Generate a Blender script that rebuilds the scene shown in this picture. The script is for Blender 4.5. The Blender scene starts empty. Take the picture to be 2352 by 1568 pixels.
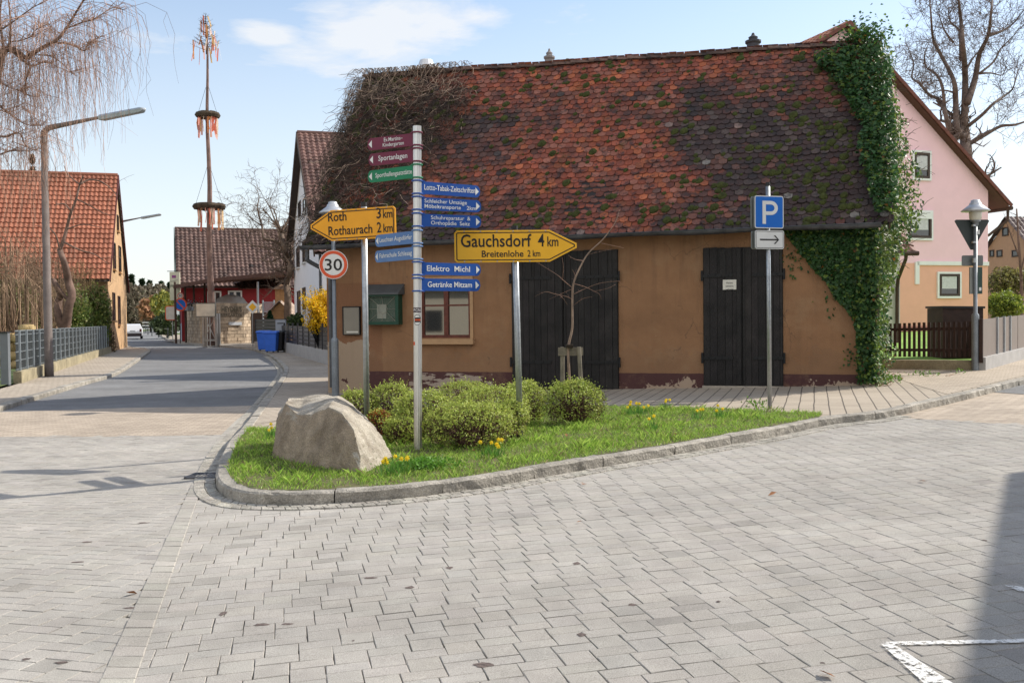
import bpy, bmesh, math, random
import numpy as np
from mathutils import Vector, Matrix, noise
random.seed(7); rng=np.random.default_rng(7)
R=math.radians; V=Vector
sc=bpy.context.scene; COL=sc.collection
# ------------------------------------------------------------------ camera
F=2200.0; PITCH=54/2200; ROLL=0.0108; EYE=1.6
cd=bpy.data.cameras.new('camera'); cam=bpy.data.objects.new('camera',cd); COL.objects.link(cam); sc.camera=cam
cd.sensor_width=36; cd.lens=F/2352*36; cd.clip_end=3000; cd.clip_start=.1
CM=Matrix.Rotation(math.pi/2-PITCH,4,'X')@Matrix.Rotation(-ROLL,4,'Z'); CM.translation=(0,0,EYE); cam.matrix_world=CM
M3=CM.to_3x3()
def ray(px,py): return M3@V(((px-1176)/F,-(py-784)/F,-1))
# ------------------------------------------------------------------ sky and sun
SUN_AZ=R(66); SUN_EL=R(39)                      # azimuth clockwise from +Y
w=bpy.data.worlds.new('World'); sc.world=w; w.use_nodes=True
nt=w.node_tree; nt.nodes.clear(); N=nt.nodes.new; Lk=nt.links.new
out=N('ShaderNodeOutputWorld'); bg=N('ShaderNodeBackground'); sky=N('ShaderNodeTexSky')
sky.sky_type='NISHITA'; sky.sun_disc=False; sky.sun_elevation=SUN_EL; sky.sun_rotation=SUN_AZ; sky.air_density=1.0; sky.dust_density=.6; sky.ozone_density=1.5
bg.inputs['Strength'].default_value=.122
tc=N('ShaderNodeTexCoord'); mp=N('ShaderNodeMapping'); mp.inputs['Scale'].default_value=(1.0,1.0,3.4); mp.inputs['Location'].default_value=(.35,.2,.1)
n1=N('ShaderNodeTexNoise'); n1.inputs['Scale'].default_value=7.5; n1.inputs['Detail'].default_value=9; n1.inputs['Roughness'].default_value=.62
n1.inputs['Distortion'].default_value=.35
cr=N('ShaderNodeValToRGB'); cr.color_ramp.elements[0].position=.545; cr.color_ramp.elements[1].position=.86
sepw=N('ShaderNodeSeparateXYZ'); hz=N('ShaderNodeMapRange'); hz.inputs['From Min'].default_value=0; hz.inputs['From Max'].default_value=.38; hz.inputs['To Min'].default_value=.82; hz.inputs['To Max'].default_value=.0
addm=N('ShaderNodeMath'); addm.operation='MAXIMUM'; mx=N('ShaderNodeMix'); mx.data_type='RGBA'
mx.inputs['B'].default_value=(5.75,5.85,6.0,1)
Lk(tc.outputs['Generated'],mp.inputs['Vector']); Lk(mp.outputs[0],n1.inputs['Vector']); 
Lk(tc.outputs['Generated'],sepw.inputs[0]); Lk(sepw.outputs['Z'],hz.inputs['Value'])
mulc=N('ShaderNodeMath'); mulc.operation='MULTIPLY'; mulc.inputs[1].default_value=.85
cm=None
for (qx,qy,rad,amt) in ((880,62,.095,.42),(1000,78,.06,.42),(780,40,.06,.34),(610,72,.045,.36),(720,140,.075,.2),(380,95,.05,.15),(1110,48,.04,.24),(960,150,.07,.12),(2330,480,.16,.4),(2150,330,.12,.3),(1500,60,.14,.12),(600,40,.05,.1)):
    dd=ray(qx,qy).normalized(); vd=N('ShaderNodeVectorMath'); vd.operation='SUBTRACT'; vd.inputs[1].default_value=dd; Lk(tc.outputs['Generated'],vd.inputs[0])
    sc_=N('ShaderNodeVectorMath'); sc_.operation='MULTIPLY'; sc_.inputs[1].default_value=(.75,.75,1.9); Lk(vd.outputs[0],sc_.inputs[0])
    le=N('ShaderNodeVectorMath'); le.operation='LENGTH'; Lk(sc_.outputs[0],le.inputs[0]); mr=N('ShaderNodeMapRange'); mr.interpolation_type='SMOOTHSTEP'; mr.inputs['From Min'].default_value=0; mr.inputs['From Max'].default_value=rad; mr.inputs['To Min'].default_value=amt; mr.inputs['To Max'].default_value=0; Lk(le.outputs['Value'],mr.inputs[0])
    if cm is None: cm=mr.outputs[0]
    else:
        ad=N('ShaderNodeMath'); ad.operation='MAXIMUM'; Lk(cm,ad.inputs[0]); Lk(mr.outputs[0],ad.inputs[1]); cm=ad.outputs[0]
sm=N('ShaderNodeMath'); sm.operation='ADD'; Lk(n1.outputs['Fac'],sm.inputs[0]); Lk(cm,sm.inputs[1]); Lk(sm.outputs[0],cr.inputs[0])
Lk(cr.outputs[0],mulc.inputs[0]); Lk(mulc.outputs[0],addm.inputs[0]); Lk(hz.outputs[0],addm.inputs[1])
lum=N('ShaderNodeMix'); lum.data_type='RGBA'; lum.blend_type='MULTIPLY'; lum.inputs['Factor'].default_value=1; lum.inputs['B'].default_value=(1.36,1.31,1.24,1)
Lk(sky.outputs[0],lum.inputs['A'])
Lk(addm.outputs[0],mx.inputs['Factor']); Lk(lum.outputs['Result'],mx.inputs['A']); bkm=N('ShaderNodeMapRange'); bkm.interpolation_type='SMOOTHSTEP'; bkm.inputs['From Min'].default_value=.05; bkm.inputs['From Max'].default_value=-.6; bkm.inputs['To Max'].default_value=.9; Lk(sepw.outputs['Y'],bkm.inputs['Value'])
n9=N('ShaderNodeTexNoise'); n9.inputs['Scale'].default_value=2.2; n9.inputs['Detail'].default_value=6; Lk(tc.outputs['Generated'],n9.inputs['Vector']); r9=N('ShaderNodeMapRange'); r9.inputs['From Min'].default_value=.32; r9.inputs['From Max'].default_value=.55; Lk(n9.outputs['Fac'],r9.inputs['Value'])
m9=N('ShaderNodeMath'); m9.operation='MULTIPLY'; Lk(bkm.outputs[0],m9.inputs[0]); Lk(r9.outputs[0],m9.inputs[1]); x9=N('ShaderNodeMix'); x9.data_type='RGBA'; x9.inputs['B'].default_value=(9.3,9.0,8.6,1); Lk(m9.outputs[0],x9.inputs['Factor']); Lk(mx.outputs['Result'],x9.inputs['A']); Lk(x9.outputs['Result'],bg.inputs['Color']); Lk(bg.outputs[0],out.inputs[0])  # bright unseen cloud cover added behind the camera to fill the shaded facades
sl=bpy.data.lights.new('sun','SUN'); sl.energy=4.3; sl.angle=R(.53); sl.color=(1,.93,.82)
so=bpy.data.objects.new('sun',sl); COL.objects.link(so)
SV=V((math.sin(SUN_AZ)*math.cos(SUN_EL),math.cos(SUN_AZ)*math.cos(SUN_EL),math.sin(SUN_EL)))
so.rotation_euler=SV.to_track_quat('Z','Y').to_euler(); so.location=SV*60
sc.view_settings.view_transform='Standard'; sc.view_settings.look='None'; sc.view_settings.exposure=.42; sc.view_settings.gamma=1
sc.cycles.use_denoising=True; sc.cycles.max_bounces=6
# ------------------------------------------------------------------ pixel (2352x1568 frame of the photo) to place
TX=[-6,-4,-2,12,30]; TZ=[0,.03,.075,.46,.9]
def T(x,y=0): return float(np.interp(x,TX,TZ))
M3=CM.to_3x3()
def ray(px,py): return M3@V(((px-1176)/F,-(py-784)/F,-1))
def AT(px,py,Z):
    d=ray(px,py); return V((0,0,EYE))+d*(Z/d.y)
def G(px,py,dz=0.0):
    d=ray(px,py); z=0.
    for _ in range(40):
        t=(z+dz-EYE)/d.z; p=V((0,0,EYE))+d*t; z=.5*z+.5*T(p.x)
    return V((p.x,p.y,T(p.x)+dz))
def PL(px,py,O,U):      # ray against the vertical plane through O along U (horizontal)
    n=V((-U.y,U.x,0)); d=ray(px,py); o=V((0,0,EYE)); t=(O-o).dot(n)/d.dot(n); return o+d*t
def PP(px,py,O,n):
    d=ray(px,py); o=V((0,0,EYE)); return o+d*((O-o).dot(n)/d.dot(n))
# ------------------------------------------------------------------ materials
def mat(name,col,rough=.8,var=.15,scale=4.,bump=0.,bscale=40.,metal=0.,spec=.35,attr=False,trans=0.,coord='Object',col2=None,detail=5):
    m=bpy.data.materials.new(name); m.use_nodes=True; t=m.node_tree; n=t.nodes; L=t.links.new
    b=n['Principled BSDF']; b.inputs['Roughness'].default_value=rough; b.inputs['Metallic'].default_value=metal; b.inputs['Specular IOR Level'].default_value=spec
    tc=n.new('ShaderNodeTexCoord'); no=n.new('ShaderNodeTexNoise'); no.inputs['Scale'].default_value=scale; no.inputs['Detail'].default_value=detail; no.inputs['Roughness'].default_value=.6
    L(tc.outputs[coord],no.inputs['Vector'])
    r=n.new('ShaderNodeValToRGB'); r.color_ramp.elements[0].position=.3; r.color_ramp.elements[1].position=.7
    lo=[max(0,c*(1-var)) for c in col]; hi=list(col2) if col2 else [min(1,c*(1+var)) for c in col]
    r.color_ramp.elements[0].color=(*lo,1); r.color_ramp.elements[1].color=(*hi,1); L(no.outputs['Fac'],r.inputs[0])
    o=r.outputs[0]
    if attr:
        a=n.new('ShaderNodeAttribute'); a.attribute_name='Col'; x=n.new('ShaderNodeMix'); x.data_type='RGBA'; x.blend_type='MULTIPLY'; x.inputs['Factor'].default_value=1
        L(o,x.inputs['A']); L(a.outputs['Color'],x.inputs['B']); o=x.outputs['Result']
    L(o,b.inputs['Base Color'])
    if bump:
        n2=n.new('ShaderNodeTexNoise'); n2.inputs['Scale'].default_value=bscale; n2.inputs['Detail'].default_value=6; L(tc.outputs[coord],n2.inputs['Vector'])
        bp=n.new('ShaderNodeBump'); bp.inputs['Strength'].default_value=bump; bp.inputs['Distance'].default_value=.02; L(n2.outputs['Fac'],bp.inputs['Height']); L(bp.outputs[0],b.inputs['Normal'])
    if trans:
        tr=n.new('ShaderNodeBsdfTranslucent'); ms=n.new('ShaderNodeMixShader'); ms.inputs[0].default_value=trans; L(o,tr.inputs[0])
        L(b.outputs[0],ms.inputs[1]); L(tr.outputs[0],ms.inputs[2]); L(ms.outputs[0],n['Material Output'].inputs[0])
    m['out']=1
    return m
def nodes(m): t=m.node_tree; return t.nodes,t.links.new,t.nodes['Principled BSDF']
# ------------------------------------------------------------------ mesh builder (world coordinates, stored relative to the parent's origin)
ORG={}
class MB:
    def __init__(s): s.v=[]; s.f=[]; s.c=[]; s.uv=[]; s.hasc=False; s.hasuv=False; s.mi=[]
    def add(s,vs,fs,col=None,uv=None,mi=0):
        b=len(s.v); s.v+= [tuple(p) for p in vs]; s.f+=[tuple(i+b for i in f) for f in fs]
        s.c+=[col or (1,1,1)]*len(vs); s.uv+= list(uv) if uv else [(0,0)]*len(vs); s.mi+=[mi]*len(fs)
        if col: s.hasc=True
        if uv: s.hasuv=True
    def quad(s,a,b,c,d,col=None,uv=None,mi=0): s.add([a,b,c,d],[(0,1,2,3)],col,uv,mi)
    def box(s,c,sx,sy,sz,U=V((1,0,0)),W=V((0,0,1)),col=None,mi=0):
        U=U.normalized(); W=W.normalized(); Y=W.cross(U).normalized(); c=V(c)
        vs=[c+U*(sx/2*i)+Y*(sy/2*j)+W*(sz/2*k) for k in(-1,1) for j in(-1,1) for i in(-1,1)]
        s.add(vs,[(0,2,3,1),(4,5,7,6),(0,1,5,4),(2,6,7,3),(0,4,6,2),(1,3,7,5)],col,None,mi)
    def tube(s,pts,rad,n=8,cap=True,col=None,mi=0):
        pts=[V(p) for p in pts]; k=len(pts)
        if not hasattr(rad,'__len__'): rad=[rad]*k
        b=len(s.v); ref=None; vs=[]
        for i,p in enumerate(pts):
            t=(pts[min(i+1,k-1)]-pts[max(i-1,0)])
            if t.length<1e-9: t=V((0,0,1))
            t.normalize()
            if ref is None: ref=t.orthogonal().normalized()
            ref=(ref-t*ref.dot(t)); ref=ref.normalized() if ref.length>1e-6 else t.orthogonal().normalized()
            y=t.cross(ref)
            for j in range(n):
                a=2*math.pi*j/n; vs.append(p+ref*(math.cos(a)*rad[i])+y*(math.sin(a)*rad[i]))
        fs=[(i*n+j,i*n+(j+1)%n,(i+1)*n+(j+1)%n,(i+1)*n+j) for i in range(k-1) for j in range(n)]
        if cap: fs+=[tuple(range(n))[::-1],tuple(range((k-1)*n,k*n))]
        s.add(vs,fs,col,None,mi)
    def lathe(s,c,prof,n=20,col=None,mi=0):
        c=V(c); vs=[c+V((r*math.cos(2*math.pi*j/n),r*math.sin(2*math.pi*j/n),z)) for r,z in prof for j in range(n)]
        fs=[(i*n+j,i*n+(j+1)%n,(i+1)*n+(j+1)%n,(i+1)*n+j) for i in range(len(prof)-1) for j in range(n)]
        s.add(vs,fs,col,None,mi)
    def prism(s,poly,d,col=None,mi=0):   # poly: list of points (front, ccw seen from the front), d: vector to the back
        n=len(poly); p=[V(q) for q in poly]; vs=p+[q+V(d) for q in p]
        s.add(vs,[tuple(range(n)),tuple(range(2*n-1,n-1,-1))]+[(i,i+n,(i+1)%n+n,(i+1)%n) for i in range(n)],col,None,mi)
    def build(s,name,m,parent=None,smooth=False,label=None,bevel=0):
        o0=ORG.get(parent.name,V((0,0,0))) if parent else V((0,0,0))
        me=bpy.data.meshes.new(name); vs=[(x-o0.x,y-o0.y,z-o0.z) for x,y,z in s.v]
        me.from_pydata(vs,[],s.f)
        for mm in (m if isinstance(m,(list,tuple)) else [m]): me.materials.append(mm)
        if s.hasc:
            a=me.color_attributes.new('Col','FLOAT_COLOR','POINT'); a.data.foreach_set('color',np.array([(*c,1) for c in s.c],'f').ravel())
        if s.hasuv:
            u=me.uv_layers.new(name='UVMap'); li=np.empty(len(me.loops),'i'); me.loops.foreach_get('vertex_index',li)
            u.data.foreach_set('uv',np.array(s.uv,'f')[li].ravel())
        if any(s.mi): me.polygons.foreach_set('material_index',s.mi)
        if smooth: me.polygons.foreach_set('use_smooth',[True]*len(me.polygons))
        me.update()
        o=bpy.data.objects.new(name,me); COL.objects.link(o)
        if parent: o.parent=parent; ORG[o.name]=o0
        else: ORG[o.name]=V((0,0,0))
        if label: o['label']=label
        if bevel:
            bv=o.modifiers.new('b','BEVEL'); bv.width=bevel; bv.segments=2; bv.limit_method='ANGLE'
        return o
def npmesh(name,Vs,Fs,m,parent=None,col=None):
    me=bpy.data.meshes.new(name); o0=ORG.get(parent.name,V((0,0,0))) if parent else V((0,0,0))
    Vs=np.asarray(Vs,'f')-np.array(o0,'f'); nf,k=Fs.shape
    me.vertices.add(len(Vs)); me.vertices.foreach_set('co',Vs.ravel()); me.loops.add(nf*k); me.loops.foreach_set('vertex_index',Fs.astype('i').ravel())
    me.polygons.add(nf); me.polygons.foreach_set('loop_start',np.arange(0,nf*k,k,dtype='i')); me.polygons.foreach_set('loop_total',np.full(nf,k,'i'))
    me.materials.append(m)
    if col is not None:
        a=me.color_attributes.new('Col','FLOAT_COLOR','POINT'); c=np.ones((len(Vs),4),'f'); c[:,:3]=col; a.data.foreach_set('color',c.ravel())
    me.polygons.foreach_set('use_smooth',[False]*nf); me.update(); me.validate()
    o=bpy.data.objects.new(name,me); COL.objects.link(o)
    if parent: o.parent=parent
    ORG[o.name]=o0; return o
def leaves(P,size,col,normal=None,spread=1.,aspect=1.,rg=rng):   # small pointed leaf faces at points P
    n=len(P); P=np.asarray(P,float); nr=rg.normal(size=(n,3))*spread
    if normal is not None: nr=nr+np.asarray(normal)
    nr/=np.linalg.norm(nr,axis=1)[:,None]+1e-9
    t=rg.normal(size=(n,3)); t-=nr*(t*nr).sum(1)[:,None]; t/=np.linalg.norm(t,axis=1)[:,None]+1e-9
    b=np.cross(nr,t); s=(np.asarray(size)*rg.uniform(.6,1.3,n))[:,None]
    Vs=np.stack([P-t*s*.5*aspect,P+b*s*.38-t*s*.05+nr*s*.1,P+t*s*.6*aspect,P-b*s*.38-t*s*.05+nr*s*.1],1).reshape(-1,3)
    Fs=np.arange(4*n).reshape(n,4); C=np.repeat(np.asarray(col),4,axis=0)
    return Vs,Fs,C
def thing(name,loc,label,cat,group=None):
    o=bpy.data.objects.new(name,None); COL.objects.link(o); o.location=loc; o.empty_display_size=.2; ORG[o.name]=V(loc)
    o['label']=label; o['category']=cat
    if group: o['group']=group
    return o
def tag(o,label,cat,group=None,kind=None):
    o['label']=label; o['category']=cat
    if group: o['group']=group
    if kind: o['kind']=kind
    return o
def struct(o): o['kind']='structure'; return o
def copy_tree(o,loc,label=None):
    c=o.copy(); COL.objects.link(c); c.location=loc
    if label: c['label']=label
    for ch in list(o.children):
        d=ch.copy(); COL.objects.link(d); d.parent=c
        for g in list(ch.children): e=g.copy(); COL.objects.link(e); e.parent=d
    return c
def lettering(txt,P,U,W,n,height,m,parent,name='lettering',width=None,align='LEFT',bold=0.0,off=.004,shear=0,label=None):
    cu=bpy.data.curves.new('t','FONT'); cu.body=txt; cu.size=1; cu.align_x='LEFT'; cu.offset=bold; cu.extrude=0; cu.shear=shear; cu.resolution_u=3
    ob=bpy.data.objects.new('t',cu); COL.objects.link(ob); bpy.context.view_layer.update()
    dg=bpy.context.evaluated_depsgraph_get(); me=bpy.data.meshes.new_from_object(ob.evaluated_get(dg))
    bpy.data.objects.remove(ob); xs=[v.co.x for v in me.vertices]; ys=[v.co.y for v in me.vertices]
    x0,x1=min(xs),max(xs); cap=.70; sy=height/cap; sx=sy*.86 if width is None else width/(x1-x0)
    w=(x1-x0)*sx; ax={'LEFT':0,'CENTER':-w/2,'RIGHT':-w}[align]; o0=ORG.get(parent.name,V((0,0,0)))
    for v in me.vertices:
        q=V(P)+U*((v.co.x-x0)*sx+ax)+W*(v.co.y*sy)+n*off; v.co=q-o0
    me.materials.clear(); me.materials.append(m); me.name=name
    o=bpy.data.objects.new(name,me); COL.objects.link(o); o.parent=parent; ORG[o.name]=o0
    if label: o['label']=label
    return o
# clipped ground sheet following the slope of the terrain
def sheet(name,poly,dz,m,res=None):
    bm=bmesh.new(); bm.faces.new([bm.verts.new((p[0],p[1],0)) for p in poly])
    for x in TX:
        bmesh.ops.bisect_plane(bm,geom=bm.verts[:]+bm.edges[:]+bm.faces[:],plane_co=(x,0,0),plane_no=(1,0,0))
    bmesh.ops.triangulate(bm,faces=bm.faces[:])
    bmesh.ops.recalc_face_normals(bm,faces=bm.faces[:])
    if sum(f.normal.z for f in bm.faces)<0: bmesh.ops.reverse_faces(bm,faces=bm.faces[:])
    for v in bm.verts: v.co.z=T(v.co.x)+dz
    me=bpy.data.meshes.new(name); bm.to_mesh(me); bm.free(); me.materials.append(m)
    o=bpy.data.objects.new(name,me); COL.objects.link(o); return struct(o)
def GP(l,dz=0): return [G(x,y,dz) for x,y in l]
def inpoly(x,y,poly):
    x=np.asarray(x); y=np.asarray(y); r=np.zeros(x.shape,bool); n=len(poly)
    for i in range(n):
        x1,y1=poly[i][0],poly[i][1]; x2,y2=poly[(i+1)%n][0],poly[(i+1)%n][1]
        with np.errstate(divide='ignore',invalid='ignore'):
            c=((y1>y)!=(y2>y))&(x<(x2-x1)*(y-y1)/((y2-y1) if y2!=y1 else 1e-9)+x1)
        r^=c
    return r
def resample(pts,step,closed=False):
    out=[]; P=[V(p) for p in pts]
    for a,b in zip(P[:-1],P[1:]):
        n=max(1,int((b-a).length/step)); out+=[a+(b-a)*(i/n) for i in range(n)]
    return out+[P[-1]]
def smoothp(pts,k=4):
    P=[V(p) for p in pts]; out=[]
    for i in range(len(P)-1):
        p0=P[max(i-1,0)];p1=P[i];p2=P[i+1];p3=P[min(i+2,len(P)-1)]
        for j in range(k):
            t=j/k; out.append(.5*((2*p1)+(p2-p0)*t+(2*p0-5*p1+4*p2-p3)*t*t+(3*p1-p0-3*p2+p3)*t**3))
    return out+[P[-1]]
# ================================================================== GROUND, PAVING, KERBS
def brickmat(name,col,bw,rh,ang,mortar=(.13,.12,.10),ms=.006,var=.14,off=.5,grime=.12,bump=.25):
    m=mat(name,col,rough=.88,var=var,spec=.25); n,L,b=nodes(m); n.clear()
    o=n.new('ShaderNodeOutputMaterial'); b=n.new('ShaderNodeBsdfPrincipled'); b.inputs['Roughness'].default_value=.88; b.inputs['Specular IOR Level'].default_value=.25
    tc=n.new('ShaderNodeTexCoord'); mp=n.new('ShaderNodeMapping'); mp.inputs['Rotation'].default_value=(0,0,ang)
    nz=n.new('ShaderNodeTexNoise'); nz.inputs['Scale'].default_value=1.3; vm=n.new('ShaderNodeVectorMath'); vm.operation='MULTIPLY_ADD'; vm.inputs[1].default_value=(.03,.03,0)
    L(tc.outputs['Object'],nz.inputs['Vector']); L(nz.outputs['Color'],vm.inputs[0]); L(tc.outputs['Object'],vm.inputs[2]); L(vm.outputs[0],mp.inputs['Vector'])
    br=n.new('ShaderNodeTexBrick'); br.inputs['Scale'].default_value=1; br.inputs['Brick Width'].default_value=bw; br.inputs['Row Height'].default_value=rh; br.inputs['Mortar Size'].default_value=ms; br.inputs['Mortar Smooth'].default_value=.3; br.offset=off
    br.inputs['Color1'].default_value=(*[c*(1-var) for c in col],1); br.inputs['Color2'].default_value=(*[c*(1+var) for c in col],1); br.inputs['Mortar'].default_value=(*mortar,1)
    L(mp.outputs[0],br.inputs['Vector'])
    n2=n.new('ShaderNodeTexNoise'); n2.inputs['Scale'].default_value=.7; n2.inputs['Detail'].default_value=8; L(tc.outputs['Object'],n2.inputs['Vector'])
    n3=n.new('ShaderNodeTexNoise'); n3.inputs['Scale'].default_value=160; n3.inputs['Detail'].default_value=3; L(tc.outputs['Object'],n3.inputs['Vector'])
    r2=n.new('ShaderNodeMapRange'); r2.inputs['From Min'].default_value=.3; r2.inputs['From Max'].default_value=.7; r2.inputs['To Min'].default_value=1-grime; r2.inputs['To Max'].default_value=1+grime
    r3=n.new('ShaderNodeMapRange'); r3.inputs['From Min'].default_value=.3; r3.inputs['From Max'].default_value=.7; r3.inputs['To Min'].default_value=.82; r3.inputs['To Max'].default_value=1.18
    L(n2.outputs[0],r2.inputs[0]); L(n3.outputs[0],r3.inputs[0]); mm=n.new('ShaderNodeMath'); mm.operation='MULTIPLY'; L(r2.outputs[0],mm.inputs[0]); L(r3.outputs[0],mm.inputs[1])
    x=n.new('ShaderNodeVectorMath'); x.operation='SCALE'; L(br.outputs['Color'],x.inputs[0]); L(mm.outputs[0],x.inputs['Scale']); L(x.outputs[0],b.inputs['Base Color'])
    bp=n.new('ShaderNodeBump'); bp.invert=True; bp.inputs['Strength'].default_value=bump; bp.inputs['Distance'].default_value=.006; L(br.outputs['Fac'],bp.inputs['Height']); L(bp.outputs[0],b.inputs['Normal'])
    L(b.outputs[0],o.inputs[0]); return m
m_earth=mat('field_grass',(.09,.12,.04),var=.4,scale=.6,rough=.95)
def speck(m,sc=170,amt=.22):
    n,L,b=nodes(m); lk=[l for l in m.node_tree.links if l.to_node==b and l.to_socket.name=='Base Color'][0]; src=lk.from_socket
    tc=n.new('ShaderNodeTexCoord'); a=n.new('ShaderNodeTexNoise'); a.inputs['Scale'].default_value=sc; a.inputs['Detail'].default_value=3; L(tc.outputs['Object'],a.inputs['Vector'])
    r=n.new('ShaderNodeMapRange'); r.inputs['From Min'].default_value=.32; r.inputs['From Max'].default_value=.68; r.inputs['To Min'].default_value=1-amt; r.inputs['To Max'].default_value=1+amt
    L(a.outputs[0],r.inputs[0]); x=n.new('ShaderNodeVectorMath'); x.operation='SCALE'; L(src,x.inputs[0]); L(r.outputs[0],x.inputs['Scale']); L(x.outputs[0],b.inputs['Base Color']); return m
m_asph=speck(mat('asphalt',(.19,.19,.19),var=.13,scale=.5,rough=.9,bump=.5,bscale=160,spec=.3),110,.28)
m_paver=speck(mat('concrete_paver',(.36,.338,.305),var=.08,scale=2.2,rough=.9,attr=True,bump=.35,bscale=220,spec=.25),190,.26)
def tracks(m):
    n,L,b=nodes(m); lk=[l for l in m.node_tree.links if l.to_node==b and l.to_socket.name=='Base Color'][0]; c=lk.from_socket; tc=n.new('ShaderNodeTexCoord')
    for sc_,ang,sx,lo,hi in ((.55,1.3,.22,.90,1.07),(1.7,.2,1,.94,1.05),(6,0,1,.95,1.04)):
        mpp=n.new('ShaderNodeMapping'); mpp.inputs['Rotation'].default_value=(0,0,ang); mpp.inputs['Scale'].default_value=(sx,1,1); q=n.new('ShaderNodeTexNoise'); q.inputs['Scale'].default_value=sc_; q.inputs['Detail'].default_value=5; L(tc.outputs['Object'],mpp.inputs[0]); L(mpp.outputs[0],q.inputs['Vector'])
        r=n.new('ShaderNodeMapRange'); r.inputs['From Min'].default_value=.36; r.inputs['From Max'].default_value=.62; r.inputs['To Min'].default_value=lo; r.inputs['To Max'].default_value=hi; L(q.outputs['Fac'],r.inputs['Value']); x=n.new('ShaderNodeVectorMath'); x.operation='SCALE'; L(c,x.inputs[0]); L(r.outputs[0],x.inputs['Scale']); c=x.outputs[0]
    L(c,b.inputs['Base Color'])
tracks(m_paver); tracks(m_asph)
m_joint=mat('joint_grit',(.235,.215,.18),var=.4,scale=30,rough=1)
ANG_R=R(-13.4)
m_beige=brickmat('beige_paver',(.40,.335,.265),.2,.1,-R(8),mortar=(.15,.12,.095),ms=.005)
BA=math.atan(.316)       # turn of the barn
m_walk=brickmat('sidewalk_paver',(.385,.33,.262),.2,.21,BA+math.pi/2,mortar=(.10,.085,.07),ms=.011,off=.0,var=.06)
m_walk2=brickmat('small_sidewalk_paver',(.385,.33,.265),.2,.1,R(20),mortar=(.14,.12,.10),ms=.006,var=.1)
m_granite=speck(mat('granite_kerb',(.32,.30,.265),var=.38,scale=5,rough=.85,attr=True,bump=.9,bscale=38),80,.25)
struct(sheet('ground',[(-900,-60),(900,-60),(900,1500),(-900,1500)],-.17,m_earth))
# far side asphalt road
road=[(-700,1015),(-300,1010),(0,929),(187,875),(256,856),(315,823),(341,803),(322,799),(288,796),(270,782),(300,768),(352,757),(372,757),(392,772),(430,787),(520,796),(573,802),(613,816),(642,833),(655,848),(645,870),(620,905),(600,935),(560,1000),(-300,1000)]
rp=[G(*p,-.104) for p in road[:-2]]
rp=[V((-22,11,0)),V((-22,16,0))]+rp[2:]+[G(570,960,-.104),V((-3.2,13,0)),V((-10,11,0))]
sheet('asphalt_road',rp,-.104,m_asph)
sheet('paving_bed',[(-22,-4),(20,-4),(20,24),G(2450,850,-.11)[:2],G(2020,945,-.11)[:2],G(1540,1030,-.11)[:2],G(900,1130,-.11)[:2],G(560,1110,-.11)[:2],G(545,1000,-.11)[:2],G(585,940,-.11)[:2],(-22,17.5)],-.118,m_joint)
sheet('beige_paver_band',[G(*p,-.1) for p in [(-300,1003),(530,998),(572,958),(592,931),(300,936),(0,946),(-300,956)]],-.099,m_beige)
sheet('beige_paver_strip',[G(*p,-.1) for p in [(2005,955),(2352,976),(2900,1003),(2900,860),(2352,868),(2200,905),(2040,942)]],-.100,m_beige)
sheet('asphalt_patch',[G(*p,-.096) for p in [(2252,898),(2352,905),(2900,925),(2900,862),(2352,880)]],-.094,m_asph)
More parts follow.
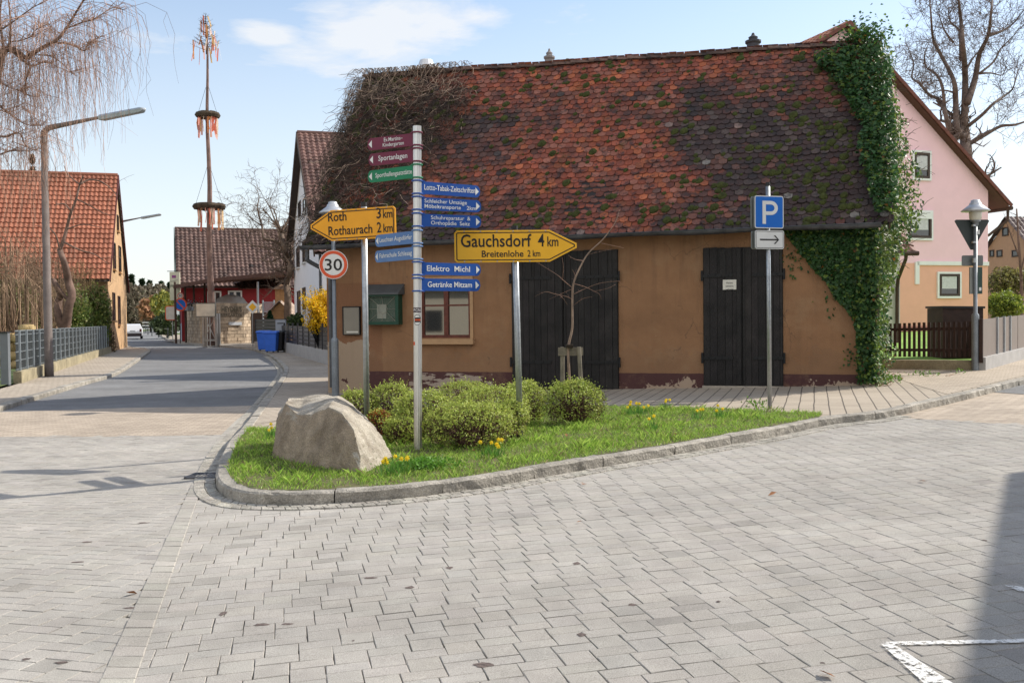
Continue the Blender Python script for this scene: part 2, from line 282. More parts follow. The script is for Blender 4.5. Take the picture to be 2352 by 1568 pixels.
# ---- large pavers, two alternating formats, laid as real blocks
Wt,Wk,h1,h2=.205,.16,.105,.16; HH=h1+h2
def lay(name,poly,ang,origin,zoff=-.1,s=1.0):
    fw=V((math.sin(ang),math.cos(ang))); e1=V((fw.y,-fw.x)); e2=-fw
    px=[p[0] for p in poly]; py=[p[1] for p in poly]; ox,oy=origin
    cs=[( (x-ox)*e1.x+(y-oy)*e1.y,(x-ox)*e2.x+(y-oy)*e2.y) for x in(min(px),max(px)) for y in(min(py),max(py))]
    x0,x1=min(c[0] for c in cs)-1,max(c[0] for c in cs)+1; y0,y1=min(c[1] for c in cs)-1,max(c[1] for c in cs)+1
    a=np.array([Wk,h1])*s; b=np.array([Wk-Wt,HH])*s; Mi=np.linalg.inv(np.array([a,b]).T)
    cc=[Mi@np.array(q) for q in((x0,y0),(x1,y0),(x0,y1),(x1,y1))]
    i0,i1=int(min(c[0] for c in cc)),int(max(c[0] for c in cc))+1; j0,j1=int(min(c[1] for c in cc)),int(max(c[1] for c in cc))+1
    I,J=np.meshgrid(np.arange(i0,i1),np.arange(j0,j1)); I=I.ravel(); J=J.ravel(); org=np.stack([I*a[0]+J*b[0],I*a[1]+J*b[1]],1)
    rects=[]
    for (u0,v0,ww,hh) in((0,0,Wt*s,h1*s),(0,h1*s,Wk*s,h2*s)):
        rects.append(np.concatenate([org+[u0,v0],np.full((len(org),1),ww),np.full((len(org),1),hh)],1))
    Rc=np.concatenate(rects); cx=Rc[:,0]+Rc[:,2]/2; cy=Rc[:,1]+Rc[:,3]/2
    wx=ox+cx*e1.x+cy*e2.x; wy=oy+cx*e1.y+cy*e2.y; k=inpoly(wx,wy,poly); Rc=Rc[k]; n=len(Rc); wx=wx[k]; wy=wy[k]
    g=.0017+rng.random(n)**3*.004; hx=Rc[:,2]/2-g*.5-.0005; hy=Rc[:,3]/2-g*.5-.0005; bev=.003
    cx=Rc[:,0]+Rc[:,2]/2; cy=Rc[:,1]+Rc[:,3]/2; rot=rng.normal(0,.008,n); tx=rng.normal(0,.0022,n); ty=rng.normal(0,.0022,n); zz=rng.normal(0,.0007,n)
    wear=np.array([noise.noise(V((x*.9,y*.9,3))) for x,y in zip(wx,wy)])
    
    vs=[]; 
    for (fx,z) in((1,-.03),(1,-bev),(0,0)):
        for (sx,sy) in((-1,-1),(1,-1),(1,1),(-1,1)):
            dx=sx*(hx-(bev if fx==0 else 0)); dy=sy*(hy-(bev if fx==0 else 0)); jit=rng.normal(0,.0012,(n,2))
            X=cx+dx*np.cos(rot)-dy*np.sin(rot)+jit[:,0]; Y=cy+dx*np.sin(rot)+dy*np.cos(rot)+jit[:,1]; Z=zz+z+dx*tx+dy*ty
            wX=ox+X*e1.x+Y*e2.x; wY=oy+X*e1.y+Y*e2.y; vs.append(np.stack([wX,wY,np.interp(wX,TX,TZ)+zoff+Z],1))
    Vs=np.stack(vs,1).reshape(-1,3); base=np.arange(n)[:,None]*12
    f=[[8,11,10,9]]+[[4+i,8+i,8+(i+1)%4,4+(i+1)%4] for i in range(4)]+[[i,4+i,4+(i+1)%4,(i+1)%4] for i in range(4)]
    Fs=np.concatenate([base+np.array(q) for q in f])
    c=1+rng.normal(0,.022,n)+wear*.06; dk=rng.random(n)<np.where((wear>.12),.08,.012); c=np.where(dk,c*rng.uniform(.80,.90,n),c)
    tint=np.stack([c*(1+rng.normal(0,.006,n)),c,c*(1+rng.normal(0,.008,n))],1)
    return struct(npmesh(name,Vs,Fs,m_paver,col=np.repeat(tint,12,axis=0)))
def ext(a,b,d): a=V(a);b=V(b); return b+(b-a).normalized()*d
LS=[G(*p,-.1) for p in [(590,930),(545,962),(500,1005),(460,1068),(224,1568)]]; LS.append(ext(LS[-2],LS[-1],2.5))
RS=[G(*p,-.1) for p in [(602,930),(566,962),(537,998),(484,1075),(456,1142),(311,1568)]]; RS.append(ext(RS[-2],RS[-1],2.5))
MS=[((a+b)/2) for a,b in zip(LS,RS)]
lay('paved_square',[p[:2] for p in MS[3:][::-1]]+[RS[3][:2]]+[G(*p,-.1)[:2] for p in [(478,1104),(512,1140),(570,1150),(720,1150),(912,1137),(1100,1114),(1240,1090),(1400,1063),(1540,1038),(1650,1019),(1760,998),(1890,975),(2020,957),(2352,974),(2700,989)]]+[(9,1.3),(0,1.3)],ANG_R,(0.31,5.0))
lay('paved_lane',[p[:2] for p in MS[2:]]+[(-9,1.3),G(-420,998,-.1)[:2],G(500,998,-.1)[:2]],R(17),(-3,6.0))
# transverse channel blocks between the two seams and a line of small setts by the kerb
def seam_blocks(name,A,B,step,gap=.004,rows=1,m=m_paver,dz=-.1,tone=1.):
    A=resample(A,.05); B=resample(B,.05); la=[0]; 
    def at(P,t):
        d=[0]
        for i in range(1,len(P)): d.append(d[-1]+(P[i]-P[i-1]).length)
        s=t*d[-1]; i=min(max(int(np.searchsorted(d,s))-1,0),len(P)-2); return P[i].lerp(P[i+1],(s-d[i])/max(1e-6,d[i+1]-d[i]))
    Ln=sum((A[i+1]-A[i]).length for i in range(len(A)-1)); n=int(Ln/step); mb=MB()
    for i in range(n):
        for r in range(rows):
            sh=(.5 if r%2 else 0)
            t0=(i+sh+gap/step/2)/n; t1=(i+1+sh-gap/step/2)/n
            if t1>1: continue
            q=[]
            for tt,rr in((t0,0),(t1,0),(t1,1),(t0,1)):
                a,b=at(A,tt),at(B,tt); f0=(r+.03)/rows; f1=(r+.97)/rows; p=a.lerp(b,f0 if rr==0 else f1); q.append(p)
            z=random.gauss(0,.0015); c=sum(q,V((0,0,0)))/4; col=random.gauss(1,.06)*tone; tp=[V((p.x,p.y,T(p.x)+dz+z+random.gauss(0,.001))) for p in q]
            inn=[p+(c-p).normalized()*.006+V((0,0,.004)) for p in tp]; lo=[p-V((0,0,.03)) for p in tp]
            cc=(col,col*random.gauss(1,.01),col*.98)
            mb.add(lo+tp+inn,[(8,9,10,11)]+[(4+k,4+(k+1)%4,8+(k+1)%4,8+k) for k in range(4)]+[(k,(k+1)%4,4+(k+1)%4,4+k) for k in range(4)],cc)
    o=mb.build(name,m)
    me=o.data; bm=bmesh.new(); bm.from_mesh(me); bmesh.ops.recalc_face_normals(bm,faces=bm.faces[:]); bm.to_mesh(me); bm.free(); return struct(o)
seam_blocks('drainage_channel',LS,RS,.15,dz=-.0988)
KT=[(2800,770),(2600,812),(2352,868),(2200,905),(2050,938),(1990,951),(1890,962),(1760,988),(1650,1010),(1540,1029),(1400,1054),(1240,1080),(1100,1104),(910,1127),(710,1139),(600,1138),(548,1129),(522,1113),(514,1092),(521,1060),(541,1015),(566,983),(600,938),(642,880),(658,851),(651,836),(632,820),(605,807),(575,799),(520,794),(440,789),(405,785),(380,776),(362,765)]
shy=lambda q:(q[0],q[1]-(9 if q[1]>1050 else 6 if q[1]>1000 else 3 if (q[1]>940 and q[0]>1500) else 0))
KT=[shy(q) for q in KT]
KP=smoothp([G(*p) for p in KT],6)
def offs(P,d):
    out=[]
    for i,p in enumerate(P):
        t=(P[min(i+1,len(P)-1)]-P[max(i-1,0)]); t.z=0; t.normalize(); q=p+V((-t.y,t.x,0))*d; out.append(V((q.x,q.y,T(q.x))))
    return out
def kerb(name,P,wd,top,bot,step,m,rough=.008,side=1):
    P=resample(P,.08); P=[V((p.x,p.y,T(p.x))) for p in P]; mb=MB(); d=0; last=0; seg=[]; cuts=[0]
    for i in range(1,len(P)):
        d+=(P[i]-P[i-1]).length
        if d-last>step*random.uniform(.85,1.1): cuts.append(i); last=d
    cuts.append(len(P)-1); O=offs(P,wd/2); I=offs(P,-wd/2)
    for a,b in zip(cuts[:-1],cuts[1:]):
        if b-a<2: continue
        tone=random.uniform(.8,1.12); zz=random.gauss(0,.004); ring=[]
        for i in range(a,b+1):
            sh=0
            ins=.006 if i in(a,b) else 0; tt=(P[min(i+1,b)]-P[max(i-1,a)]).normalized()*((.006 if i==a else -.006 if i==b else 0))
            j=lambda s:random.gauss(0,s)
            o,n_=O[i],I[i]; o=o.lerp(n_,ins*4); n_=n_.lerp(O[i],ins*4)
            ring.append([o+tt+V((j(rough*.6),j(rough*.6),bot)),o+tt+V((j(rough*.7),j(rough*.7),(top*.35+bot*.65)+j(rough))),o+tt+V((j(rough*.6),j(rough*.6),top-.018+zz+j(rough*.4))),o.lerp(n_,.14)+tt+V((0,0,top+zz+j(rough*.25))),n_.lerp(o,.08)+tt+V((0,0,top+zz+j(rough*.25))),n_+tt+V((0,0,top-.012+zz)),n_+tt+V((0,0,bot))])
        m_=len(ring[0]); vs=[p for r in ring for p in r]; k=len(ring)
        fs=[(i*m_+q,(i+1)*m_+q,(i+1)*m_+q+1,i*m_+q+1) for i in range(k-1) for q in range(m_-1)]+[tuple(range(m_)),tuple(range((k-1)*m_,k*m_))[::-1]]
        mb.add(vs,fs,(tone,tone*.985,tone*.96))
    return struct(mb.build(name,m))
kerb('kerb',KP,.15,.012,-.16,1.0,m_granite)
# gutter of small setts hugging the kerb
gl=offs(KP,-.085) if False else offs(KP,.085); gl2=offs(KP,.30)
i0=24; i1=125
seam_blocks('gutter_setts',gl[i0:160],gl2[i0:160],.11,.008,2,m_granite,-.098,1.05)
# sidewalk behind the kerb
ik=[p[:2] for p in offs(KP,-.05)]
sheet('sidewalk',ik+[(-32,100),(-10,95),(40,60),(40,18)],-.004,m_walk)
sheet('road_sidewalk',[G(*p)[:2] for p in [(578,975),(612,930),(655,875),(668,850),(662,833),(640,818),(612,805),(575,797),(520,793),(440,789),(402,785)]]+[(-30,82),(-12,70),(-5,28)]+[G(752,903)[:2],G(700,955)[:2]],.001,m_walk2)
sheet('fence_side_sidewalk',[G(*p)[:2] for p in [(2030,858),(2105,884),(2175,905),(2352,862),(2700,785)]]+[(26,40),(9,26)],.001,brickmat('east_paver',(.40,.34,.27),.2,.1,R(10),mortar=(.16,.13,.1),ms=.006,var=.12))
# left sidewalk
LK=[(-420,1060),(-200,990),(0,929),(100,900),(187,875),(256,856),(300,832),(330,812),(341,803),(330,799),(305,797),(285,792)]
LKP=smoothp([G(*p) for p in LK],4)
kerb('left_kerb',LKP[::-1],.22,.0,-.16,.9,m_granite,.004)
sheet('left_sidewalk',[p[:2] for p in offs(LKP,.08)]+[(-40,80),(-27,60)]+[G(*p)[:2] for p in [(262,806),(253,808),(37,882),(-200,948)]]+[(-16,14)],-.004,m_walk2)
# planted island
isl=[G(*shy(p)) for p in [(1890,962),(1760,988),(1650,1010),(1540,1029),(1400,1054),(1240,1080),(1100,1104),(910,1127),(710,1139),(600,1138),(548,1129),(522,1113),(514,1092),(521,1060),(541,1015),(566,985)]]
isl=offs(smoothp(isl,4),-.05)
ISL=[p[:2] for p in isl]+[G(*p)[:2] for p in [(590,986),(625,986),(760,955),(1000,937),(1390,934),(1640,940),(1890,951)]]
m_soil=mat('soil_turf',(.10,.14,.035),var=.5,scale=9,rough=1,col2=(.17,.14,.07))
sheet('island_turf',ISL,.012,m_soil)
# garden ground on the left and lawn by the pink house
sheet('left_garden',[G(*p)[:2] for p in [(253,806),(37,879),(-200,945)]]+[(-45,20),(-45,60),(-24,56)],.02,m_earth)
m_lawn=mat('lawn',(.17,.30,.05),var=.3,scale=2,rough=.95,bump=.6,bscale=30)
m_white=mat('road_paint',(.74,.73,.70),var=.12,scale=25,rough=.85,bump=.3,bscale=120)
n_,L_,b_=nodes(m_white); tcw=n_.new('ShaderNodeTexCoord'); nw_=n_.new('ShaderNodeTexNoise'); nw_.inputs['Scale'].default_value=34; nw_.inputs['Detail'].default_value=6; nw_.inputs['Roughness'].default_value=.75; L_(tcw.outputs['Object'],nw_.inputs['Vector']); rw_=n_.new('ShaderNodeMapRange'); rw_.inputs['From Min'].default_value=.42; rw_.inputs['From Max'].default_value=.50; L_(nw_.outputs['Fac'],rw_.inputs['Value']); L_(rw_.outputs[0],b_.inputs['Alpha'])
def paint(name,quads):
    mb=MB()
    for q in quads: mb.add([G(*p,-.0925) for p in q],[(0,1,2,3)])
    return struct(mb.build(name,m_white))
paint('road_marking',[[(2020,1473),(2045,1480),(2420,1473),(2420,1464)],[(2022,1476),(2060,1482),(2200,1575),(2158,1600)],[(2308,1343),(2360,1346),(2420,1364),(2340,1356)]])
# broken corners of pavers showing the darker aggregate
mb=MB(); mch=mat('broken_paver',(.19,.15,.135),var=.5,scale=60,rough=1,bump=1,bscale=200); rc_=random.Random(9)
for (px,py,wx_,wy_) in ((1112,1525,24,6),(1325,1293,9,3.5),(942,1348,10,3),(850,1326,18,2.2),(1452,1388,10,3),(1032,1303,8,3),(1335,1456,10,4),(1890,1521,9,2),(600,1433,16,3),(660,1432,14,2.5),(512,1408,8,5),(140,1520,14,2.5),(60,1512,10,2),(200,1244,10,1.5),(330,1200,12,1.5),(1650,1380,6,2),(2262,1240,5,1.5),(820,1470,14,2),(180,1290,16,1.5),(300,1395,14,2)):
    c=G(px,py,-.0982); a=(G(px+wx_,py,-.0982)-G(px-wx_,py,-.0982)).length/2; b_2=(G(px,py-wy_,-.0982)-G(px,py+wy_,-.0982)).length/2; K=14
    ring=[c+V((a*math.cos(6.283*k/K)*(1+rc_.uniform(-.35,.25)),b_2*math.sin(6.283*k/K)*(1+rc_.uniform(-.35,.25)),0)) for k in range(K)]; mb.add([c]+ring,[(0,k+1,(k+1)%K+1) for k in range(K)])
struct(mb.build('paving_chips',mch))
# drain grate in the channel
m_iron=mat('cast_iron',(.10,.10,.11),rough=.55,metal=.7,var=.3,scale=20)
g=G(472,1092,-.092); t=thing('drain_grate',g,'slotted iron drain grate set in the pavers beside the curved kerb','drain')
mb=MB(); U=(G(500,1091)-G(455,1092)).normalized(); U.z=0
Y=V((-U.y,U.x,0))
for s in(-1,1): mb.box(g+Y*(.15*s),.34,.025,.02,U); mb.box(g+U*(.165*s),.02,.3,.02,U)
mb.build('frame',m_iron,t)
mb=MB()
for i in range(8): mb.box(g+U*(-.14+i*.04),.016,.29,.014,U)
mb.build('bars',m_iron,t)
# ================================================================== BARN
ca,sa=math.cos(BA),math.sin(BA); BU=V((ca,-sa,0)); BN=V((sa,ca,0)); Zv=V((0,0,1))
P0=V((-3.986,20.69,0)); BL=10.98; BD=5.5; EZ=3.2; EO=.35
def B(x,y,z): return P0+BU*x+BN*y+Zv*z
barn=thing('barn',P0,'old ochre barn with mossy red tiled roof and two black plank doors','barn')
m_wall=mat('ochre_render',(.27,.145,.074),var=.14,scale=1.6,rough=.92,bump=.5,bscale=55,coord='UV')
def barnwall():
    n,L,b=nodes(m_wall); lk=[l for l in m_wall.node_tree.links if l.to_node==b and l.to_socket.name=='Base Color'][0]; src=lk.from_socket
    tc=n.new('ShaderNodeTexCoord'); s=n.new('ShaderNodeSeparateXYZ'); L(tc.outputs['UV'],s.inputs[0])
    def mth(op,a,b_=None,c=None):
        q=n.new('ShaderNodeMath'); q.operation=op
        for i,v in enumerate((a,b_,c)):
            if v is None: continue
            if isinstance(v,(int,float)): q.inputs[i].default_value=v
            else: L(v,q.inputs[i])
        return q.outputs[0]
    def nz(sc_,det=5,sx=1,sy=1,rough=.6):
        mp=n.new('ShaderNodeMapping'); mp.inputs['Scale'].default_value=(sx,sy,1); q=n.new('ShaderNodeTexNoise'); q.inputs['Scale'].default_value=sc_; q.inputs['Detail'].default_value=det; q.inputs['Roughness'].default_value=rough
        L(tc.outputs['UV'],mp.inputs[0]); L(mp.outputs[0],q.inputs['Vector']); return q.outputs['Fac']
    def mix(f,a,col):
        x=n.new('ShaderNodeMix'); x.data_type='RGBA'; L(f,x.inputs['Factor'])
        L(a,x.inputs['A']) 
        if isinstance(col,tuple): x.inputs['B'].default_value=(*col,1)
        else: L(col,x.inputs['B'])
        return x.outputs['Result']
    x,z=s.outputs[0],s.outputs[1]
    n1=nz(2.2,8); n2=nz(7,6); nH=nz(6,7,.35,1.2,.7)
    # darker repainted panel top left
    e1=mth('MULTIPLY',mth('LESS_THAN',mth('ADD',x,mth('MULTIPLY',n2,.06)),1.33),mth('LESS_THAN',z,2.38)); c=mix(mth('MULTIPLY',e1,.8),src,(.22,.105,.055))
    dirt=mth('MULTIPLY',mth('LESS_THAN',z,mth('ADD',mth('MULTIPLY',n1,1.8),.0)),.3); c=mix(dirt,c,(.22,.135,.08))
    # maroon base band
    band=mth('LESS_THAN',z,mth('ADD',.50,mth('MULTIPLY',mth('SUBTRACT',n2,.5),.02))); c=mix(band,c,(.085,.038,.036))
    # bare render, lower left corner
    nz2=mth('MULTIPLY',mth('SUBTRACT',nz(3.2,7),.5),.55)
    cor=mth('MULTIPLY',mth('LESS_THAN',mth('ADD',x,nz2),.98),mth('LESS_THAN',mth('ADD',z,mth('MULTIPLY',nz2,.7)),1.12)); c=mix(cor,c,(.36,.27,.19))
    pt=mth('MULTIPLY',mth('MULTIPLY',cor,band),mth('GREATER_THAN',nz(2.6,6),.57)); c=mix(pt,c,(.085,.038,.036))
    # flaking band between corner and big door
    fl=mth('MULTIPLY',mth('MULTIPLY',mth('GREATER_THAN',nH,.50),mth('LESS_THAN',z,.47)),mth('MULTIPLY',mth('GREATER_THAN',x,1.9),mth('LESS_THAN',x,3.75))); c=mix(fl,c,(.36,.29,.235))
    # peeled hollows along the foot of the right half
    top=mth('MULTIPLY',mth('MAXIMUM',mth('SUBTRACT',nz(1.5,7,1,.2,.75),.47),0),2.0)
    zr=mth('SUBTRACT',mth('ADD',z,.03),mth('MULTIPLY',x,.029)); top=mth('MULTIPLY',mth('MAXIMUM',mth('SUBTRACT',nz(1.6,8,1,1.1,.7),.47),0),1.7)
    fo=mth('MULTIPLY',mth('LESS_THAN',zr,top),mth('GREATER_THAN',x,5.6))
    fo=mth('MULTIPLY',fo,mth('LESS_THAN',zr,.26)); c=mix(fo,c,(.40,.30,.22))
    # small chips and scratches
    ch=mth('MULTIPLY',mth('GREATER_THAN',nz(9,3,.6,1.6),.735),mth('LESS_THAN',z,2.0)); c=mix(ch,c,(.5,.4,.3))
    st=mth('MULTIPLY',mth('MAXIMUM',mth('SUBTRACT',nz(2.2,7,2.6,.22,.7),.50),0),mth('MULTIPLY',z,.9)); c=mix(mth('MINIMUM',st,.4),c,(.13,.075,.045))
    bl_=mth('MINIMUM',mth('MULTIPLY',mth('MAXIMUM',mth('SUBTRACT',nz(.9,9,1,1,.75),.52),0),3.0),.35); c=mix(bl_,c,(.33,.21,.12))
    v_=n.new('ShaderNodeTexVoronoi'); v_.feature='DISTANCE_TO_EDGE'; v_.inputs['Scale'].default_value=1.1; vw=n.new('ShaderNodeVectorMath'); vw.operation='MULTIPLY_ADD'; vw.inputs[1].default_value=(.5,.5,0); nn_=n.new('ShaderNodeTexNoise'); nn_.inputs['Scale'].default_value=3; nn_.inputs['Detail'].default_value=6; L(tc.outputs['UV'],nn_.inputs['Vector']); L(nn_.outputs['Color'],vw.inputs[0]); L(tc.outputs['UV'],vw.inputs[2]); L(vw.outputs[0],v_.inputs['Vector'])
    ck=mth('MULTIPLY',mth('LESS_THAN',v_.outputs['Distance'],.006),mth('GREATER_THAN',nz(1.1,3),.56)); c=mix(mth('MULTIPLY',ck,.6),c,(.10,.06,.04))
    L(c,b.inputs['Base Color'])
barnwall()
def FB(px,py): # photo point on the facade -> local (x,z)
    p=PL(px,py,P0,BU)-P0; return p.dot(BU),p.z
wx0,wz0=FB(966,776); wx1,wz1=FB(1079,641)
mb=MB()
def wq(x0,z0,x1,z1):
    mb.quad(B(x0,0,z0),B(x1,0,z0),B(x1,0,z1),B(x0,0,z1),None,[(x0,z0),(x1,z0),(x1,z1),(x0,z1)])
ZB=-.5; ET=3.25
wq(0,ZB,wx0,ET); wq(wx1,ZB,BL,ET); wq(wx0,ZB,wx1,wz0); wq(wx0,wz1,wx1,ET)
for (a,b_) in(((wx0,wz0),(wx1,wz0)),((wx1,wz0),(wx1,wz1)),((wx1,wz1),(wx0,wz1)),((wx0,wz1),(wx0,wz0))):
    mb.quad(B(a[0],0,a[1]),B(a[0],.18,a[1]),B(b_[0],.18,b_[1]),B(b_[0],0,b_[1]),None,[(5,2)]*4)
RZ0,RZ1=7.46,7.19; RY=2.75
def ridge_z(x): return RZ0+(RZ1-RZ0)*(x/BL)
mb.add([B(0,0,ZB),B(0,BD,ZB),B(0,BD,ET),B(0,RY,RZ0-.12),B(0,0,ET)],[(0,4,3,2,1)],None,[(4,1),(9.5,1),(9.5,3),(7,4),(4,3)])
mb.add([B(BL,0,ZB),B(BL,BD,ZB),B(BL,BD,ET),B(BL,RY,RZ1-.12),B(BL,0,ET)],[(0,1,2,3,4)],None,[(4,1),(9.5,1),(9.5,3),(7,4),(4,3)])
mb.quad(B(BL,BD,ZB),B(0,BD,ZB),B(0,BD,ET),B(BL,BD,ET),None,[(4,1),(9,1),(9,3),(4,3)])
mb.build('wall',m_wall,barn)
# ---- beaver-tail tiles
m_tile=mat('old_clay_tile',(1,1,1),var=.22,scale=9,rough=.9,attr=True,bump=.9,bscale=30,spec=.2)
def lichen():
    n,L,b=nodes(m_tile); lk=[l for l in m_tile.node_tree.links if l.to_node==b and l.to_socket.name=='Base Color'][0]; c=lk.from_socket; tc=n.new('ShaderNodeTexCoord')
    for sc_,lo,hi,amt,col in ((1.1,.50,.62,.55,(.035,.032,.034)),(5.5,.52,.60,.72,(.04,.037,.04)),(17,.58,.64,.6,(.045,.04,.04)),(11,.66,.70,.4,(.22,.20,.17)),(3.1,.60,.68,.55,(.05,.055,.018))):
        q=n.new('ShaderNodeTexNoise'); q.inputs['Scale'].default_value=sc_; q.inputs['Detail'].default_value=7; q.inputs['Roughness'].default_value=.68; mpp=n.new('ShaderNodeMapping'); mpp.inputs['Location'].default_value=(sc_*3,sc_,1); L(tc.outputs['Object'],mpp.inputs[0]); L(mpp.outputs[0],q.inputs['Vector'])
        r=n.new('ShaderNodeMapRange'); r.inputs['From Min'].default_value=lo; r.inputs['From Max'].default_value=hi; r.inputs['To Max'].default_value=amt; L(q.outputs['Fac'],r.inputs['Value'])
        x=n.new('ShaderNodeMix'); x.data_type='RGBA'; x.inputs['B'].default_value=(*col,1); L(r.outputs[0],x.inputs['Factor']); L(c,x.inputs['A']); c=x.outputs['Result']
    L(c,b.inputs['Base Color'])
lichen()
def eave_pt(x,back=False): return B(x,-EO,EZ) if not back else B(x,BD+EO,EZ)
rf=None; OV=.33
def slope_frame(x0=-OV,x1=BL+OV,back=False):
    a=eave_pt(x0,back); b=eave_pt(x1,back); c=B(x0,RY,ridge_z(x0)); d=B(x1,RY,ridge_z(x1)); return a,b,c,d
def roofP(u,v,h=0,back=False):
    a,b,c,d=slope_frame(back=back); p=a.lerp(b,u).lerp(c.lerp(d,u),v)
    n=(b-a).cross(c-a).normalized(); n=n if n.z>0 else -n
    # old sagging roof
    sag=-.05*math.sin(math.pi*u)*math.sin(math.pi*min(1,v+.2))+.02*math.sin(u*21)*math.sin(v*5)
    return p+n*(h+sag)
a,b_,c_,d_=slope_frame(); SL=(c_-a).length; SW=(b_-a).length
tw=.165; te=.148; nr=int(SL/te); ncl=int(SW/tw)
def tilecol(u,v,x,y):
    base=random.choice([(.34,.098,.06),(.30,.09,.056),(.40,.125,.062),(.27,.09,.064),(.31,.125,.09)]); k=random.gauss(1,.15)
    d=noise.noise(V((x*.35,y*.5,1.3)))*.9+noise.noise(V((x*1.3,y*1.6,5)))*.55+noise.noise(V((x*3.1,y*3.7,9)))*.35
    dark=.24+d*1.35
    dark+=.62*math.exp(-((u-.93)/.12)**2-((v-.30)/.36)**2)        # broad black lichen stain low on the right
    dark+=.75*math.exp(-((u-.72)/.12)**2-((v-.42)/.22)**2)*(.5+d)
    dark+=.62*max(0,1-v/.24)+ .8*max(0,(.24-u)/.24)+.35*max(0,(v-.93)/.07)
    dark=min(1,max(0,dark+random.gauss(0,.17)))
    blk=(.052,.044,.045) if random.random()<.8 else (.10,.085,.08)
    if random.random()<.006: blk=(.24,.23,.21)
    dk=dark**1.15*.93
    return tuple((base[i]*k*(1-dk)+blk[i]*dk) for i in range(3))
mb=MB()
a,b_,c_,d_=slope_frame()
for bk in(False,True):
    for r in range(nr+1):
        v=r*te/SL; step=(1 if not bk else 2)
        for q in range(-1,ncl+1):
            x=(q+.5+(.5 if r%2 else 0))*tw+random.gauss(0,.004)
            if x<0 or x>SW: continue
            if bk and r%1: continue
            u=x/SW; dv=random.gauss(0,.006)/SL; lift=.026+random.gauss(0,.004); tl=random.gauss(0,.004)
            O=roofP(u,max(0,v+dv),lift,bk); Uu=((roofP(u+.01,v,0,bk)-roofP(u,v,0,bk)).normalized()); Vv=(roofP(u,v+.02,0,bk)-roofP(u,v,0,bk)).normalized()
            nn=Uu.cross(Vv); nn=nn if nn.z>0 else -nn; hw=tw*.485
            pts=[]
            for k in range(7):
                an=math.pi+math.pi*k/6; pts.append(O+Uu*(hw*math.cos(an))+Vv*(.055*(1+math.sin(an)))+nn*(tl*math.cos(an)+ .004*abs(math.sin(an))))
            pts+= [O+Uu*hw+Vv*(te+.06)-nn*.024,O-Uu*hw+Vv*(te+.06)-nn*.024]
            lo=[p-nn*.016 for p in pts[:7]]; col=tilecol(u,v,x,r*te)
            mb.add(pts+lo,[tuple(range(9))]+[(k,9+k,10+k,k+1) for k in range(6)],col)
base=MB()
for bk in(False,True):
    base.quad(roofP(0,0,-.03,bk),roofP(1,0,-.03,bk),roofP(1,1,-.03,bk),roofP(0,1,-.03,bk),(.05,.045,.045))
roof=mb; 
off=len(mb.v); mb.v+=base.v; mb.f+=[tuple(i+off for i in f) for f in base.f]; mb.c+=base.c; mb.uv+=base.uv; mb.mi+=base.mi
roof_o=mb.build('roof',m_tile,barn)
# ridge tiles
mb=MB(); nrt=27
for i in range(nrt):
    u0=i/nrt-.004; u1=(i+1)/nrt+.006; p=roofP(u0,1,.0)+V((0,0,.045)); q=roofP(u1,1,0)+V((0,0,.02)); vs=[]
    for (pp,rr) in((p,.12),(q,.098)):
        for k in range(7):
            an=math.pi*k/6; vs.append(pp+BN*(math.cos(an)*rr)+Zv*(math.sin(an)*rr*.75-.05))
    g=random.uniform(.6,1.1); mb.add(vs,[(k,k+1,k+8,k+7) for k in range(6)]+[tuple(range(7))],(.20*g,.125*g,.10*g))
mb.build('ridge_tiles',m_tile,roof_o)
# verge boards and moss
m_moss=mat('moss',(.05,.058,.014),var=.45,scale=14,rough=1,bump=1,bscale=60)
P_=[];S_=[]
mo=MB(); 
def blob(mb,c,r,n,sq=.5,col=None):
    nn=8; vs=[];t=n.orthogonal().normalized(); b=n.cross(t); k1=random.random()*9
    for j,(rr,hh) in enumerate(((1,.0),(.85,.45),(.45,.8))):
        for i in range(nn):
            an=2*math.pi*i/nn; q=rr*r*(1+.35*noise.noise(V((math.cos(an)*1.3+k1,math.sin(an)*1.3,j)))); vs.append(c+t*(q*math.cos(an))+b*(q*math.sin(an)*.8)+n*(hh*r*sq))
    vs.append(c+n*r*sq*.95)
    mb.add(vs,[(j*nn+i,j*nn+(i+1)%nn,(j+1)*nn+(i+1)%nn,(j+1)*nn+i) for j in(0,1) for i in range(nn)]+[(2*nn+i,2*nn+(i+1)%nn,3*nn) for i in range(nn)],col)
nrm=(b_-a).cross(c_-a).normalized(); nrm=nrm if nrm.z>0 else -nrm
cnt=0
while cnt<900:
    u,v=random.random(),random.random()
    pr=.22+.9*math.exp(-((u-.93)/.1)**2-((v-.35)/.4)**2)+.5*max(0,(.2-u)/.2)+.25*(v<.2)+ .35*max(0,noise.noise(V((u*9,v*5,2))))
    if random.random()<pr:
        vv=round(v*SL/te)*te/SL
        blob(mo,roofP(u,vv,.022),random.uniform(.03,.115)*random.choice([.7,1,1]),nrm,.55); cnt+=1
mo.build('moss',m_moss,roof_o)['kind']='stuff'
# lichen flecks
m_wood=mat('weathered_board',(.10,.075,.055),var=.3,scale=6,rough=.9,bump=.4,bscale=30)
mb=MB()
for u,sx in((0,-1),(1,1)):
    for bk in(False,True):
        mb=MB(); p,q=roofP(u,0,-.06,bk),roofP(u,1,-.06,bk); mb.box((p+q)/2,(q-p).length,.03,.16,(q-p),BU.cross(q-p).normalized()*-1); mb.build('verge_board',m_wood,roof_o)
